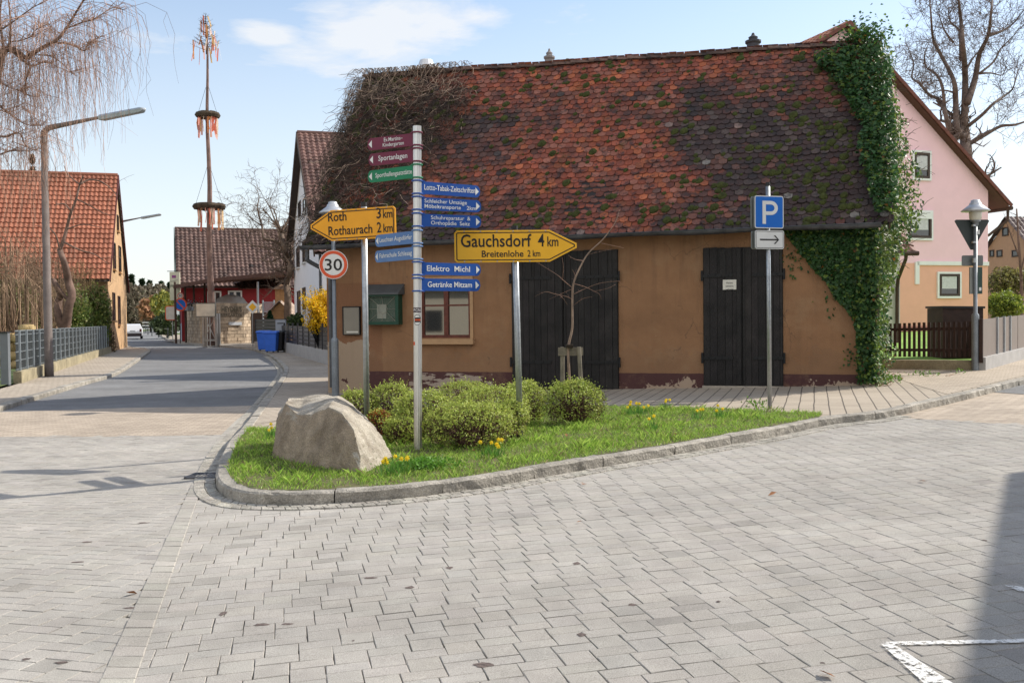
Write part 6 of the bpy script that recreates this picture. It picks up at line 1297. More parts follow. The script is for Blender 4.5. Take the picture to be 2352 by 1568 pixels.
# ---- white estate car, rear three-quarter
cb=G(305,778.5,-.1); t=thing('parked_car',cb,'white estate car seen from behind in the far road','car')
m_car=mat('white_car_paint',(.72,.73,.75),rough=.25,var=.02,spec=.6); m_tyre=mat('tyre',(.015,.015,.016),rough=.9)
hw=.90; prof=[(-2.1,.32,.86),(-2.12,.75,.95),(-2.0,.98,.97),(-1.75,1.42,.78),(-1.5,1.5,.74),(.4,1.5,.74),(1.2,1.0,.9),(2.1,.85,.88),(2.25,.6,.85),(2.25,.32,.85)]
# local: x across, y along away from viewer. cross sections built as hull strip
vs=[];
for (yy,zz,k) in prof: vs+= [cb+V((-hw*k,yy+2.1,zz)),cb+V((hw*k,yy+2.1,zz))]
for (yy,zz,k) in prof: vs+= [cb+V((-hw*.97,yy+2.1,min(zz,.98))),cb+V((hw*.97,yy+2.1,min(zz,.98)))]
n_=len(prof); fs=[(2*i,2*i+2,2*i+3,2*i+1) for i in range(n_-1)]; o=2*n_
fs+=[(2*i,o+2*i,o+2*i+2,2*i+2) for i in range(n_-1)]+[(2*i+1,2*i+3,o+2*i+3,o+2*i+1) for i in range(n_-1)]
vs+=[cb+V((-hw*.95,0,.28)),cb+V((hw*.95,0,.28)),cb+V((-hw*.95,4.35,.28)),cb+V((hw*.95,4.35,.28))]; e=len(vs)-4
low=[o+2*i for i in range(n_)]; fs+=[tuple(low+[e+2,e]),tuple([o+2*i+1 for i in range(n_)]+[e+3,e+1])[::-1],(0,1,e+1,e),(o,0,e),(o+1,e+1,1)]
mb=MB(); mb.add(vs,fs); body=mb.build('body',m_car,t)
mb=MB(); mb.quad(cb+V((-.66,.14,1.0)),cb+V((.66,.14,1.0)),cb+V((.58,.335,1.36)),cb+V((-.58,.335,1.36))); [mb.quad(cb+V((s*.80,.6,1.02)),cb+V((s*.80,3.0,1.02)),cb+V((s*.69,2.6,1.4)),cb+V((s*.69,.75,1.4))) for s in(-1,1)]; mb.build('window',m_pane,t)
for s in(-1,1): mb=MB(); mb.box(cb+V((s*.74,.0,.86)),.2,.06,.26); mb.build('tail_light',mat('tail_red',(.12,.01,.01),rough=.3),t)
mb=MB(); mb.box(cb+V((0,-.02,.42)),1.66,.1,.3); mb.build('bumper',mat('bumper_dark',(.04,.03,.03),rough=.6),t)
mb=MB(); mb.box(cb+V((0,-.03,.80)),.52,.02,.12); mb.build('number_plate',m_curt,t)
for s in(-1,1):
    for yy in(.85,3.5): mb=MB(); mb.tube([cb+V((s*.68,yy,.31)),cb+V((s*.88,yy,.31))],.31,16); w_=mb.build('wheel',m_tyre,t)
mb=MB(); mb.lathe(cb+V((-.15,.9,1.48)),[(.06,0),(.02,.12),(0,.12)],6); mb.build('antenna',m_tyre,t)
t.rotation_euler=(0,0,R(20))
# pale boom/fence at the far bend
t=thing('far_railing',G(345,763),'pale wooden railing at the far bend','railing'); mb=MB(); a=G(335,762); 
for z in(.5,1.0,1.5): mb.box(a+V((3.2,0,z)),7.5,.08,.22)
mb.build('rails',m_wfr,t)
# ================================================================== ROCK, PLANTS, TREES
# ---- boulder
m_rock=bpy.data.materials.new('granite_boulder')
def rockmat():
    global m_rock
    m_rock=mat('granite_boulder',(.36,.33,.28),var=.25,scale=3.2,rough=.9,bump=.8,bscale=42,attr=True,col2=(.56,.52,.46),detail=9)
    n,L,b=nodes(m_rock); lk=[l for l in m_rock.node_tree.links if l.to_node==b and l.to_socket.name=='Base Color'][0]; src=lk.from_socket
    tc=n.new('ShaderNodeTexCoord'); a=n.new('ShaderNodeTexNoise'); a.inputs['Scale'].default_value=2.6; a.inputs['Detail'].default_value=7; a.inputs['Roughness'].default_value=.65; L(tc.outputs['Object'],a.inputs['Vector'])
    r=n.new('ShaderNodeMapRange'); r.inputs['From Min'].default_value=.47; r.inputs['From Max'].default_value=.66; r.inputs['To Max'].default_value=.75; L(a.outputs[0],r.inputs[0])
    x=n.new('ShaderNodeMix'); x.data_type='RGBA'; x.inputs['B'].default_value=(.15,.115,.08,1); L(r.outputs[0],x.inputs['Factor']); L(src,x.inputs['A']); L(x.outputs['Result'],b.inputs['Base Color'])
rockmat(); speck(m_rock,90,.3)
ZR=.0
RA=G(626,1052); RB=G(836,1092); ru=(RB-RA); ru.z=0; ru.normalize(); rn=V((-ru.y,ru.x,0)); rn=rn if rn.y>0 else -rn
def FR(px,py): 
    q=PL(px,py,RA,ru); return PL(px,py,RA+rn*(.16*max(0,q.z)),ru)
fr=[FR(*q) for q in [(629,1030),(634,968),(655,925),(684,951),(718,950),(755,935),(786,950),(812,987),(828,1044),(834,1086)]]
bk=[AT(*q) for q in [(631,1020,11.75),(644,946,11.8),(668,914,11.75),(702,908,11.6),(742,905,11.4),(780,910,11.2),(816,934,11.0),(856,975,10.75),(893,1035,10.5),(905,1066,10.25)]]
def gz(p,dz=-.06): return V((p.x,p.y,T(p.x)+dz))
fbot=[gz(RA.lerp(RB,k/9)-rn*.05*math.sin(math.pi*k/9)) for k in range(10)]
bbot=[gz(q+V((0,.12,0))) for q in bk]
mid=lambda A,B_,t,push=V((0,0,0)): [a.lerp(b,t)+push for a,b in zip(A,B_)]
rows=[fbot,mid(fbot,fr,.33,V((0,-.05,0))),mid(fbot,fr,.68,V((0,-.05,0))),fr,mid(fr,bk,.33,V((0,0,.015))),mid(fr,bk,.68,V((0,0,.02))),bk,mid(bk,bbot,.5,V((0,.08,0))),bbot]
bm=bmesh.new(); gv=[[bm.verts.new(p) for p in r] for r in rows]
for i in range(len(rows)-1):
    for j in range(9): bm.faces.new((gv[i][j],gv[i][j+1],gv[i+1][j+1],gv[i+1][j]))
k=len(rows)
bm.faces.new([gv[i][0] for i in range(k)][::-1]); bm.faces.new([gv[i][9] for i in range(k)])
bmesh.ops.recalc_face_normals(bm,faces=bm.faces[:]); bmesh.ops.triangulate(bm,faces=[f for f in bm.faces if len(f.verts)>4])
bmesh.ops.subdivide_edges(bm,edges=bm.edges[:],cuts=2,use_grid_fill=True,smooth=.0); bmesh.ops.subdivide_edges(bm,edges=bm.edges[:],cuts=1,use_grid_fill=True); bmesh.ops.subdivide_edges(bm,edges=bm.edges[:],cuts=1,use_grid_fill=True)
bm.normal_update()
ctr=sum((v.co for v in bm.verts),V((0,0,0)))/len(bm.verts)
if sum((v.co-ctr).dot(v.normal) for v in bm.verts)<0: bmesh.ops.reverse_faces(bm,faces=bm.faces[:]); bm.normal_update()
for v in bm.verts:
    c=v.co; d=noise.fractal(c*2.2,1,2,4)*.016+noise.fractal(c*9,.9,2,4)*.008+abs(noise.noise(c*5))*-.007
    rg=.020*noise.noise(c*24) if (c.x>-1.75 and v.normal.x>.25) else 0
    v.co=c+v.normal*(d+rg)
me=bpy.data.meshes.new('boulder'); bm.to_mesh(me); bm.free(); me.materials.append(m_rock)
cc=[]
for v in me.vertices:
    f_=1 if (v.normal.dot(rn)<-.55 and v.normal.z<.5) else 0  # viewer-facing side coloured darker brown: its shade is put into the vertex colour
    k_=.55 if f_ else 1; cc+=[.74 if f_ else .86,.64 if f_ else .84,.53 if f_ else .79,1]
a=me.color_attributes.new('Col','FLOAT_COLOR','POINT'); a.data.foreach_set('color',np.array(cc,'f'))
me.polygons.foreach_set('use_smooth',[True]*len(me.polygons)); me.update()
try: me.set_sharp_from_angle(angle=R(32))
except Exception: pass
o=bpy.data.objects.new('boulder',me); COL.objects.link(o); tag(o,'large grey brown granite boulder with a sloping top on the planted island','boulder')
RF=[p[:2] for p in fbot]+[p[:2] for p in bbot[::-1]]
# ---- leaf material
m_leaf=mat('spring_leaf',(1,1,1),var=.1,scale=30,rough=.5,attr=True,trans=.35,spec=.35)
m_twig=mat('shrub_twig',(.12,.065,.05),var=.4,scale=8,rough=.9,attr=True)
m_core=mat('shrub_core',(.035,.026,.018),var=.3,rough=1)
def shrub(cx,ytop,ybase,hwpx,Z,label,n=5200,brown=.5,red=0,flat=.9,seed=0,dx=0):
    rg=np.random.default_rng(seed+11); b=AT(cx,ybase,Z); zb=T(b.x); top=AT(cx,ytop,Z).z; H=top-zb; rx=hwpx*Z/F; c=V((b.x,Z,zb+H*.52)); t=thing('clipped_shrub',V((b.x,Z,zb)),label,'shrub','clipped shrubs on the island')
    d=rg.normal(size=(n,3)); d/=np.linalg.norm(d,axis=1)[:,None]; d[:,2]=np.where(d[:,2]<-.75,-d[:,2],d[:,2])
    bump=np.array([1+.2*noise.noise(V((q[0]*2.2+seed,q[1]*2.2,q[2]*2.2)))+.13*noise.noise(V((q[0]*5,q[1]*5+seed,q[2]*5))) for q in d])
    rr=(1-rg.exponential(.09,n).clip(0,.55))*bump+rg.random(n)**6*.16
    sq=np.sign(d)*np.abs(d)**flat; P=np.stack([sq[:,0]*rx,sq[:,1]*rx*.95,sq[:,2]*H*.52],1)*rr[:,None]+np.array(c)
    P[:,2]=np.maximum(P[:,2],zb+.03+rg.random(n)*.05)
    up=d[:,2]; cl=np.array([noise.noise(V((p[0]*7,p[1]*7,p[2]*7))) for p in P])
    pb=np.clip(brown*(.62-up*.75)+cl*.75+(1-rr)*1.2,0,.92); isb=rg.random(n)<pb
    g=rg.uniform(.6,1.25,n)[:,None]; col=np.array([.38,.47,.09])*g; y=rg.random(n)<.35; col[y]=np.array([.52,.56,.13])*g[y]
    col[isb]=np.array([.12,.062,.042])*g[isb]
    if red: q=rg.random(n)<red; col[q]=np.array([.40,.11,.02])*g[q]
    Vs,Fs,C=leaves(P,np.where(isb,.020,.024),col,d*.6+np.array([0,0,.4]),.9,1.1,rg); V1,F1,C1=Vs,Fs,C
    mb=MB(); rnd=random.Random(seed)
    for i in range(170):
        a=rnd.uniform(0,6.283); e=rnd.uniform(-.15,1.3); q=V((math.cos(a)*math.cos(e)*rx,math.sin(a)*math.cos(e)*rx*.95,math.sin(e)*H*.52))*rnd.uniform(.85,1.03)+c; p=V((b.x+rnd.gauss(0,.05),Z+rnd.gauss(0,.05),zb)); m_=p.lerp(q,.5)+V((rnd.gauss(0,.03),rnd.gauss(0,.03),.04)); k_=rnd.choice([.5,.8,1.2,1.7]); mb.tube([p,m_,q],[.007,.004,.0022],3,False,(k_,k_,k_))
    mb.build('stems',m_twig,t)
    Q=[];cl_=[]
    for i in range(int(n/45)):
        dd=rg.normal(size=3); dd[2]=abs(dd[2])*.8; dd/=np.linalg.norm(dd); s0=np.array(c)+dd*np.array([rx,rx*.95,H*.52])*rnd.uniform(.85,1.0); L_=rnd.uniform(.04,.13)
        for k in range(7): Q.append(s0+(dd*.7+np.array([0,0,.5]))*L_*k/6+rg.normal(size=3)*.008); gg=rnd.uniform(.7,1.2); cl_.append([.46*gg,.54*gg,.11*gg])
    Vs,Fs,C=leaves(np.array(Q),np.full(len(Q),.021),np.array(cl_),None,1,1.1,rg); npmesh('foliage',np.concatenate([V1,Vs]),np.concatenate([F1,Fs+len(V1)]),m_leaf,t,np.concatenate([C1,C]))
    return t
sh=[(1320,880,985,67,12.9,'dense round shrub standing apart at the right end of the shrub group',6500,.6,0),
(1203,880,985,50,13.3,'round shrub just behind the pole of the Gauchsdorf board',4200,.35,0),
(1080,930,1036,98,11.0,'widest brown green shrub at the front right of the finger post',8500,.62,0),
(1130,893,985,90,12.3,'bright green shrub in the middle behind the widest one',6000,.25,0),
(1070,878,968,66,13.9,'green and brown shrub at the back against the maroon wall base',3800,.5,0),
(975,905,1020,72,11.9,'bright loose green shrub directly behind the finger post',6500,.18,0),
(900,885,970,52,13.4,'shrub at the back left between the two poles',4000,.45,0),
(822,900,975,46,13.2,'low shrub peeping over the boulder beside the left pole',3600,.5,0),
(872,945,1000,30,12.3,'small rust red shrub right of the boulder',1800,.5,.55),
(1165,925,1020,48,11.7,'bright green shrub touching the pole of the Gauchsdorf board',3800,.3,0),
(925,960,1035,42,11.5,'low loose green plant between boulder and finger post',2600,.12,0)]
for i,s in enumerate(sh): shrub(*s[:6],n=s[6],brown=s[7],red=s[8],seed=i*3+1)
# ---- grass
GX=[p[0] for p in ISL]; GY=[p[1] for p in ISL]; ng=170000
X=rng.uniform(min(GX),max(GX),ng); Y=rng.uniform(min(GY),max(GY),ng); k=inpoly(X,Y,ISL)&~inpoly(X,Y,RF); X=X[k];Y=Y[k]; c0=np.array([noise.noise(V((x*2.3+9,y*2.3,7)))+.6*noise.noise(V((x*8,y*8,2))) for x,y in zip(X,Y)]); k=rng.random(len(X))<np.clip(.85+c0*1.3,.12,1); X=X[k];Y=Y[k]; n=len(X)
cn=np.array([noise.noise(V((x*1.6,y*1.6,0))) for x,y in zip(X,Y)]); c2=np.array([noise.noise(V((x*6,y*6,4))) for x,y in zip(X,Y)])
h=(.015+.03*rng.random(n)+.095*np.clip(cn+c2*.9,0,1)*rng.random(n))*1.1; an=rng.uniform(0,6.283,n); w_=.0022+.0016*rng.random(n); ln=rng.normal(0,.45,(n,2))*h[:,None]
Zg=np.interp(X,TX,TZ)+.008; dx=np.cos(an)*w_; dy=np.sin(an)*w_
Vs=np.stack([np.stack([X-dx,Y-dy,Zg],1),np.stack([X+dx,Y+dy,Zg],1),np.stack([X+dx*.8+ln[:,0]*.45,Y+dy*.8+ln[:,1]*.45,Zg+h*.62],1),np.stack([X+ln[:,0]*1.1,Y+ln[:,1]*1.1,Zg+h],1)],1).reshape(-1,3)
Fs=np.arange(4*n).reshape(n,4); g=rng.uniform(.65,1.3,n)[:,None]; col=np.array([.27,.46,.06])*g; y=rng.random(n)<(.4+.4*np.clip(cn,0,1)); col[y]=np.array([.44,.60,.12])*g[y]; b=rng.random(n)<np.clip(.07+.25*c2-.1*cn,.03,.5); col[b]=np.array([.36,.31,.15])*g[b]; dk_=rng.random(n)<.22; col[dk_]*=.55
m_grass=mat('grass_blade',(1,1,1),var=.1,rough=.42,attr=True,trans=.35,spec=.45)
o=npmesh('grass',Vs,Fs,m_grass,None,np.repeat(col,4,axis=0)); tag(o,'short bright green turf filling the kerbed island','grass',kind='stuff')
def tuft(name,pts,label,cat='grass tuft'): pass
# ---- daffodils
m_daf=mat('daffodil_yellow',(.88,.68,.04),var=.12,scale=20,rough=.5,trans=.3)
def daffs(px,py,nf,spx,label):
    c=G(px,py); t=thing('daffodil_clump',c,label,'flowers','daffodil clumps in the grass'); ml=MB(); sp=spx*c.y/F; rnd=random.Random(int(px))
    for i in range(nf):
        mb=MB(); x=c.x+rnd.uniform(-sp,sp); y_=c.y+rnd.uniform(-.12,.12); b=V((x,y_,T(x))); h_=rnd.uniform(.12,.19); tp_=b+V((rnd.gauss(0,.02),rnd.gauss(0,.02),h_)); ml.tube([b,tp_],[.003,.0025],4,False,(.15,.3,.05))
        fdv=V((rnd.uniform(-.8,.8),-1,rnd.uniform(-.1,.5))).normalized(); u=fdv.orthogonal().normalized(); v=fdv.cross(u)
        for k in range(6):
            a=k*math.pi/3; e=(u*math.cos(a)+v*math.sin(a)); s=(u*-math.sin(a)+v*math.cos(a)); mb.add([tp_,tp_+e*.014+s*.008,tp_+e*.028-fdv*.003,tp_+e*.014-s*.008],[(0,1,2,3)])
        K=8; mb.add([tp_+(u*math.cos(j*.785)+v*math.sin(j*.785))*.008 for j in range(K)]+[tp_+fdv*.022+(u*math.cos(j*.785)+v*math.sin(j*.785))*.012 for j in range(K)],[(j,(j+1)%K,K+(j+1)%K,K+j) for j in range(K)]); mb.build('flower',m_daf,t)
    for i in range(nf*9):
        x=c.x+rnd.gauss(0,sp*.55); y_=c.y+rnd.gauss(0,.06); b=V((x,y_,T(x))); h_=rnd.uniform(.08,.17); l=V((rnd.gauss(0,.04),rnd.gauss(0,.03),h_)); s=V((rnd.choice([-1,1])*.005,.002,0)); gg=rnd.uniform(.7,1.2); ml.add([b-s,b+s,b+l*.6+s,b+l],[(0,1,2,3)],(.13*gg,.30*gg,.05*gg))
    ml.build('leaves',m_grass,t)
for a in ((903,1094,8,28,'daffodil clump close to the kerb right of the boulder'),(1130,1052,7,24,'daffodil clump in front of the widest shrub'),(625,1008,4,16,'daffodil clump at the left end of the boulder'),(1462,954,8,24,'daffodil clump at the lawn edge right of the lone round shrub'),(1527,945,3,10,'two or three daffodils beside the sidewalk edge behind the lawn'),(1602,968,3,12,'lone daffodils in the right part of the lawn'),(1500,990,2,10,'pair of daffodils in the middle of the lawn'),(1655,962,3,12,'daffodils nearest the parking sign pole')): daffs(*a)
# ---- fallen leaves and weeds
mb=MB()
for (px,py,nn_,sx,sy) in ((1340,1088,2,6,3),(1772,1110,1,2,1),(2045,868,40,26,12),(1120,1010,6,60,30),(1250,985,8,60,18),(1480,985,8,120,18),(2030,882,26,22,6),(2150,862,8,50,4),(300,1330,1,3,2),(1330,1172,1,3,2),(1900,1500,1,3,2),(2120,1080,1,3,2),(980,870,0,1,1)):
    for _ in range(nn_):
        q=G(px+random.uniform(-sx,sx),py+random.uniform(-sy,sy)); q.z+=.02 if py<1080 and 570<px<1900 else (.012 if py<1000 else -.085); a=random.uniform(0,6.28); u=V((math.cos(a),math.sin(a),random.uniform(-.3,.5))); v=V((-math.sin(a),math.cos(a),random.uniform(-.3,.5))); s=random.uniform(.02,.045); g_=random.uniform(.6,1.3)
        mb.add([q-u*s,q+v*s*.5+V((0,0,.008)),q+u*s,q-v*s*.5+V((0,0,.004))],[(0,1,2,3)],(.32*g_,.14*g_,.06*g_))
o=mb.build('fallen_leaves',mat('dry_leaf',(1,1,1),rough=.8,attr=True)); tag(o,'scattered dry brown leaves on turf and paving','leaves',kind='stuff')
Pn=[];
for (px,py,nn_,sx,sy) in ((2040,872,160,20,8),(2120,862,60,40,4),(2065,872,50,6,10),(2205,858,25,20,3),(1735,932,60,26,6),(1010,1085,0,1,1)):
    for _ in range(nn_): q=G(px+random.gauss(0,sx*.5),py+random.gauss(0,sy*.5)); q.z+=random.uniform(.01,.09); Pn.append(q)
Vs,Fs,C=leaves(np.array(Pn),np.full(len(Pn),.045),np.tile([[.13,.25,.04]],(len(Pn),1))*rng.uniform(.6,1.3,(len(Pn),1))); o=npmesh('weeds',Vs,Fs,m_leaf,None,C); tag(o,'low green weeds along the barn corner and the sidewalk edges','weeds',kind='stuff')
# herb patch near daffodils
Pn=[]; c=G(970,1080)
for _ in range(1500): Pn.append(c+V((random.gauss(0,.16),random.gauss(0,.12),random.uniform(.02,.12))))
Vs,Fs,C=leaves(np.array(Pn),np.full(len(Pn),.026),np.tile([[.12,.28,.03]],(len(Pn),1))*rng.uniform(.6,1.3,(len(Pn),1)),np.array([0,0,1.])); t=thing('herb_patch',c,'low fine leaved green plant right of the boulder near the kerb','plant'); npmesh('foliage',Vs,Fs,m_leaf,t,C)
# ---- trees without leaves
m_barkb=mat('bare_bark',(.17,.13,.11),var=.4,scale=4,rough=.95,attr=True,bump=.5,bscale=25)
def limb(mb,P,r0,r1,n=7,c=(1,1,1),k=4): P=smoothp(P,k); m=len(P); mb.tube(P,[r0+(r1-r0)*i/(m-1) for i in range(m)],n,True,c); return P
def sprout(mb,P,r,rate,length,lev,rnd,up=.35,droop=0,spread=.9,col=(1,1,1),minr=.006,cnt=None):
    """side branches along the polyline P; deeper levels are finer"""
    if lev<=0: return
    for i in range(1,len(P)):
        seg=(P[i]-P[i-1]); t=seg.normalized()
        nb=rate*seg.length; nb=int(nb)+(rnd.random()<nb-int(nb))
        for _ in range(nb):
            p=P[i-1].lerp(P[i],rnd.random()); s=V((rnd.gauss(0,1),rnd.gauss(0,1),rnd.gauss(0,1))); s=(s-t*s.dot(t)).normalized(); d=(t*.55+s*spread+V((0,0,up))).normalized(); L_=length*rnd.uniform(.45,1.25); k=rnd.choice([4,5]); q=[p]
            for j in range(k): d=(d+V((rnd.gauss(0,.22),rnd.gauss(0,.22),rnd.gauss(0,.18)+up*.12-droop*.35*(j+1)/k))).normalized(); q.append(q[-1]+d*(L_/k))
            rr=max(minr,r*.5); g=rnd.uniform(.8,1.2); mb.tube(q,[rr*(1-.75*j/k) for j in range(k+1)],3 if lev<3 else 5,False,tuple(c*g for c in col))
            sprout(mb,q,rr,rate*1.55,length*.52,lev-1,rnd,up,droop,spread,col,minr*.85)
f7=lambda cx,cy:((3200+cx/1.742)/1.7415,(cy/1.742)/1.7415)
f3=lambda cx,cy:((600+cx/2.412)/1.7415,(800+cy/2.412)/1.7415)
f1=lambda cx,cy:(cx/1.96/1.7415,cy/1.96/1.7415)
f2=lambda cx,cy:(cx/1.568/1.7415,(700+cy/1.568)/1.7415)
fg=lambda cx,cy:(cx/2.8/1.7415,(1000+cy/2.8)/1.7415)
fy=lambda cx,cy:((2050+cx/1.844)/1.7415,(850+cy/1.844)/1.7415)
def limbs(t,f,Z,specs,rnd,rate,length,lev,jz=.8,col=(1,1,1),up=.35,droop=0,minr=.008,spread=.9):
    mt=MB(); mc=MB()
    for pts,r0,r1 in specs:
        z=Z; P=[]
        for i,(x,y) in enumerate(pts): P.append(AT(*f(x,y),Z+(rnd.gauss(0,jz)*min(1,i/2)))); 
        P=limb(mt,P,r0,r1,8 if r0>.1 else 6,col); sprout(mc,P[len(P)//4:],max(r1*1.3,.015),rate,length,lev,rnd,up,droop,spread,col,minr)
    return mt,mc
# large bare tree behind the pink house
Z=56; b=AT(2228,600,Z); t=thing('bare_tree',V((b.x,Z,.5)),'large dark leafless tree rising behind the roof of the pink house','tree','leafless trees'); rnd=random.Random(3)
sp=[([(1165,2300),(1165,1500),(1160,1100),(1148,930),(1142,850)],.52,.40),([(1142,860),(1150,700),(1150,500),(1132,300),(1122,150),(1105,0),(1100,-120)],.30,.05),([(1150,960),(1095,900),(1085,700),(1070,560),(990,400),(930,280),(912,100),(900,-40)],.26,.04),([(1165,720),(1220,550),(1250,380),(1310,250),(1330,100),(1345,-60)],.27,.05),([(1310,250),(1400,220),(1480,170),(1570,60)],.13,.03),([(1170,880),(1270,800),(1350,720),(1450,650),(1490,600),(1520,480)],.14,.03),([(1185,1000),(1290,940),(1400,880),(1500,870),(1600,830),(1650,760)],.16,.04),([(1100,960),(1040,900),(1010,780),(975,700),(900,660),(830,580),(780,540),(790,440),(740,300)],.20,.03),([(1010,780),(990,600),(940,510),(880,470),(868,380),(900,300)],.13,.03),([(1120,420),(1110,220),(1050,160),(1030,60)],.12,.03),([(1255,510),(1350,430),(1400,340),(1480,260),(1540,180)],.10,.02),([(1150,500),(1210,400),(1300,300)],.1,.03),([(1080,650),(1000,630),(900,650)],.08,.02),([(1250,515),(1330,510),(1410,525),(1430,470)],.08,.02),([(1070,300),(1000,200),(960,60)],.09,.02)]
mt,mc=limbs(t,f7,Z,[(a,b*.8,c*.6) for a,b,c in sp],rnd,1.7,2.3,3,1.2,(.8,.76,.74),.22,0,.017); mt.build('trunk',m_barkb,t,True); mc.build('crown',m_barkb,t)
# tree in front of the restaurant
Z=64; b=AT(662,760,Z); t=thing('bare_tree',V((b.x,Z,0)),'gnarled leafless tree beside the restaurant awning left of the white house','tree','leafless trees'); rnd=random.Random(5)
sp=[([(1325,1300),(1330,950),(1320,800),(1355,680),(1340,560),(1290,450),(1270,300)],.42,.22),([(1290,450),(1190,390),(1100,370),(1080,250),(1040,100),(1050,-20)],.20,.04),([(1270,300),(1330,200),(1380,60),(1420,-60)],.18,.04),([(1350,650),(1390,500),(1450,350)],.16,.04),([(1080,250),(980,180),(900,90)],.09,.02),([(1270,300),(1200,180),(1160,80),(1100,-20)],.12,.03),([(1340,560),(1250,560),(1150,600),(1050,560)],.13,.03),([(1320,520),(1180,470),(1000,440),(930,400)],.10,.03),([(1290,430),(1230,350),(1150,330)],.08,.02)]
mt,mc=limbs(t,f3,Z,[(a,b*.62,c*.6) for a,b,c in sp],rnd,1.8,2.1,3,1.0,(.85,.8,.7),.2,.1,.017); mt.build('trunk',m_barkb,t,True); mc.build('crown',m_barkb,t)
# weeping birch at the upper left
Z=21.5; b=V((-12.6,Z,0)); t=thing('weeping_birch',b,'leafless weeping birch hanging into the upper left corner','tree','leafless trees'); rnd=random.Random(8)
sp=[([(-110,2900),(-100,1500),(-60,900),(-10,520),(30,400),(75,385)],.20,.12),([(75,385),(140,410),(205,455),(260,420),(340,370),(440,320),(520,225),(590,110),(670,-20)],.105,.03),([(440,335),(560,350),(660,400),(690,350),(780,290)],.04,.015),([(30,390),(18,300),(0,150),(10,-20)],.06,.03),([(70,380),(84,200),(65,-20)],.05,.02),([(100,410),(240,515),(330,490),(410,500)],.045,.02),([(240,520),(200,640),(208,740),(290,760)],.04,.012),([(-60,780),(0,830),(60,880),(200,975),(330,985)],.05,.012),([(-60,1040),(30,1075),(150,1045),(200,1140),(280,1185)],.045,.012),([(-60,1240),(80,1185),(240,1190)],.04,.01),([(520,225),(640,180),(740,150),(880,65),(980,80)],.03,.01),([(0,240),(120,160),(260,60),(380,0)],.035,.01),([(90,330),(220,300),(300,220),(400,190)],.025,.008),([(300,430),(420,450),(520,530),(600,600)],.03,.008),([(-40,600),(60,680),(180,720)],.03,.01)]
sp=[(a,b*.62,c*.6) for a,b,c in sp]; mt=MB(); mc=MB(); ALLP=[]
for pts,r0,r1 in sp:
    P=limb(mt,[AT(*f1(x,y),Z+rnd.gauss(0,.3)*min(1,i/2)) for i,(x,y) in enumerate(pts)],r0,r1,7,(.95,.8,.72)); ALLP+=[(P[i],P[i+1]) for i in range(len(P)//5,len(P)-1)]; sprout(mc,P[len(P)//4:],.016,.8,.9,2,rnd,.2,.3,1,(1.1,.9,.8),.0055)
tw=MB()
for i in range(900):
    a,b_=rnd.choice(ALLP); p=a.lerp(b_,rnd.random()); an=rnd.uniform(0,6.28); o_=rnd.uniform(.05,1.15); d=V((math.cos(an)*o_,math.sin(an)*o_*.8,0)); L_=rnd.uniform(.6,2.5)*(1.0 if rnd.random()<.6 else .5)
    if p.x+d.x>-7.3: continue
    q=[p,p+d*.45+V((0,0,.18*o_)),p+d*.85+V((0,0,.02)),p+d+V((0,0,-.3*L_))]
    for j in range(3): q.append(q[-1]+V((rnd.gauss(0,.06),rnd.gauss(0,.05),-L_*.24)))
    g=rnd.choice([1.4,2.0,2.8,3.4]); tw.tube(q,[.0055,.0048,.004,.0036,.0032,.0028,.002],3,False,(.95*g,.78*g,.68*g))
    if rnd.random()<.5:
        s=q[rnd.randint(2,5)]; tw.tube([s,s+V((rnd.gauss(0,.12),rnd.gauss(0,.1),-.2)),s+V((rnd.gauss(0,.15),rnd.gauss(0,.1),-.6))],[.004,.003,.002],3,False,(.9*g,.75*g,.65*g))
mt.build('trunk',m_barkb,t,True); mc.build('branches',m_barkb,t); tw.build('hanging_twigs',m_barkb,t)
# gnarled tree behind the grid fence
Z=38; b=AT(148,800,Z); t=thing('gnarled_tree',V((b.x,Z,0)),'old gnarled twin stemmed tree behind the grid fence','tree','leafless trees'); rnd=random.Random(12); mt=MB(); mc=MB()
for f,pts,r0,r1 in ((fg,[(715,1050),(705,920),(690,850),(645,700),(660,560),(680,500),(625,390),(600,340)],.20,.09),(fg,[(725,1050),(730,900),(745,800),(770,620),(805,500),(765,350),(742,220),(705,100),(670,0)],.22,.11),(fg,[(770,560),(700,490),(625,400),(600,345),(560,300),(480,240)],.08,.03),(f2,[(375,470),(395,420),(420,330),(440,250),(478,150),(500,60),(520,10)],.08,.03),(f2,[(500,60),(560,30),(640,45),(720,110),(730,140)],.04,.012),(f2,[(440,220),(400,180),(340,190)],.035,.012),(f2,[(478,150),(560,190),(650,240),(700,250)],.03,.01),(f2,[(400,420),(500,470),(600,500),(680,560)],.04,.01),(f2,[(375,470),(350,380),(300,330),(220,320)],.04,.012),(f2,[(500,60),(430,0),(400,-60)],.03,.01),(f2,[(420,340),(520,310),(640,330)],.03,.01)):
    P=limb(mt,[AT(*f(x,y),Z+rnd.gauss(0,.15)) for x,y in pts],r0,r1,8,(.85,.72,.66)); sprout(mc,P[len(P)//3:],.02,1.0,.95,3,rnd,.1,.1,1.,(1.1,.95,.8),.007)
mt.build('trunk',m_barkb,t,True); mc.build('crown',m_barkb,t)
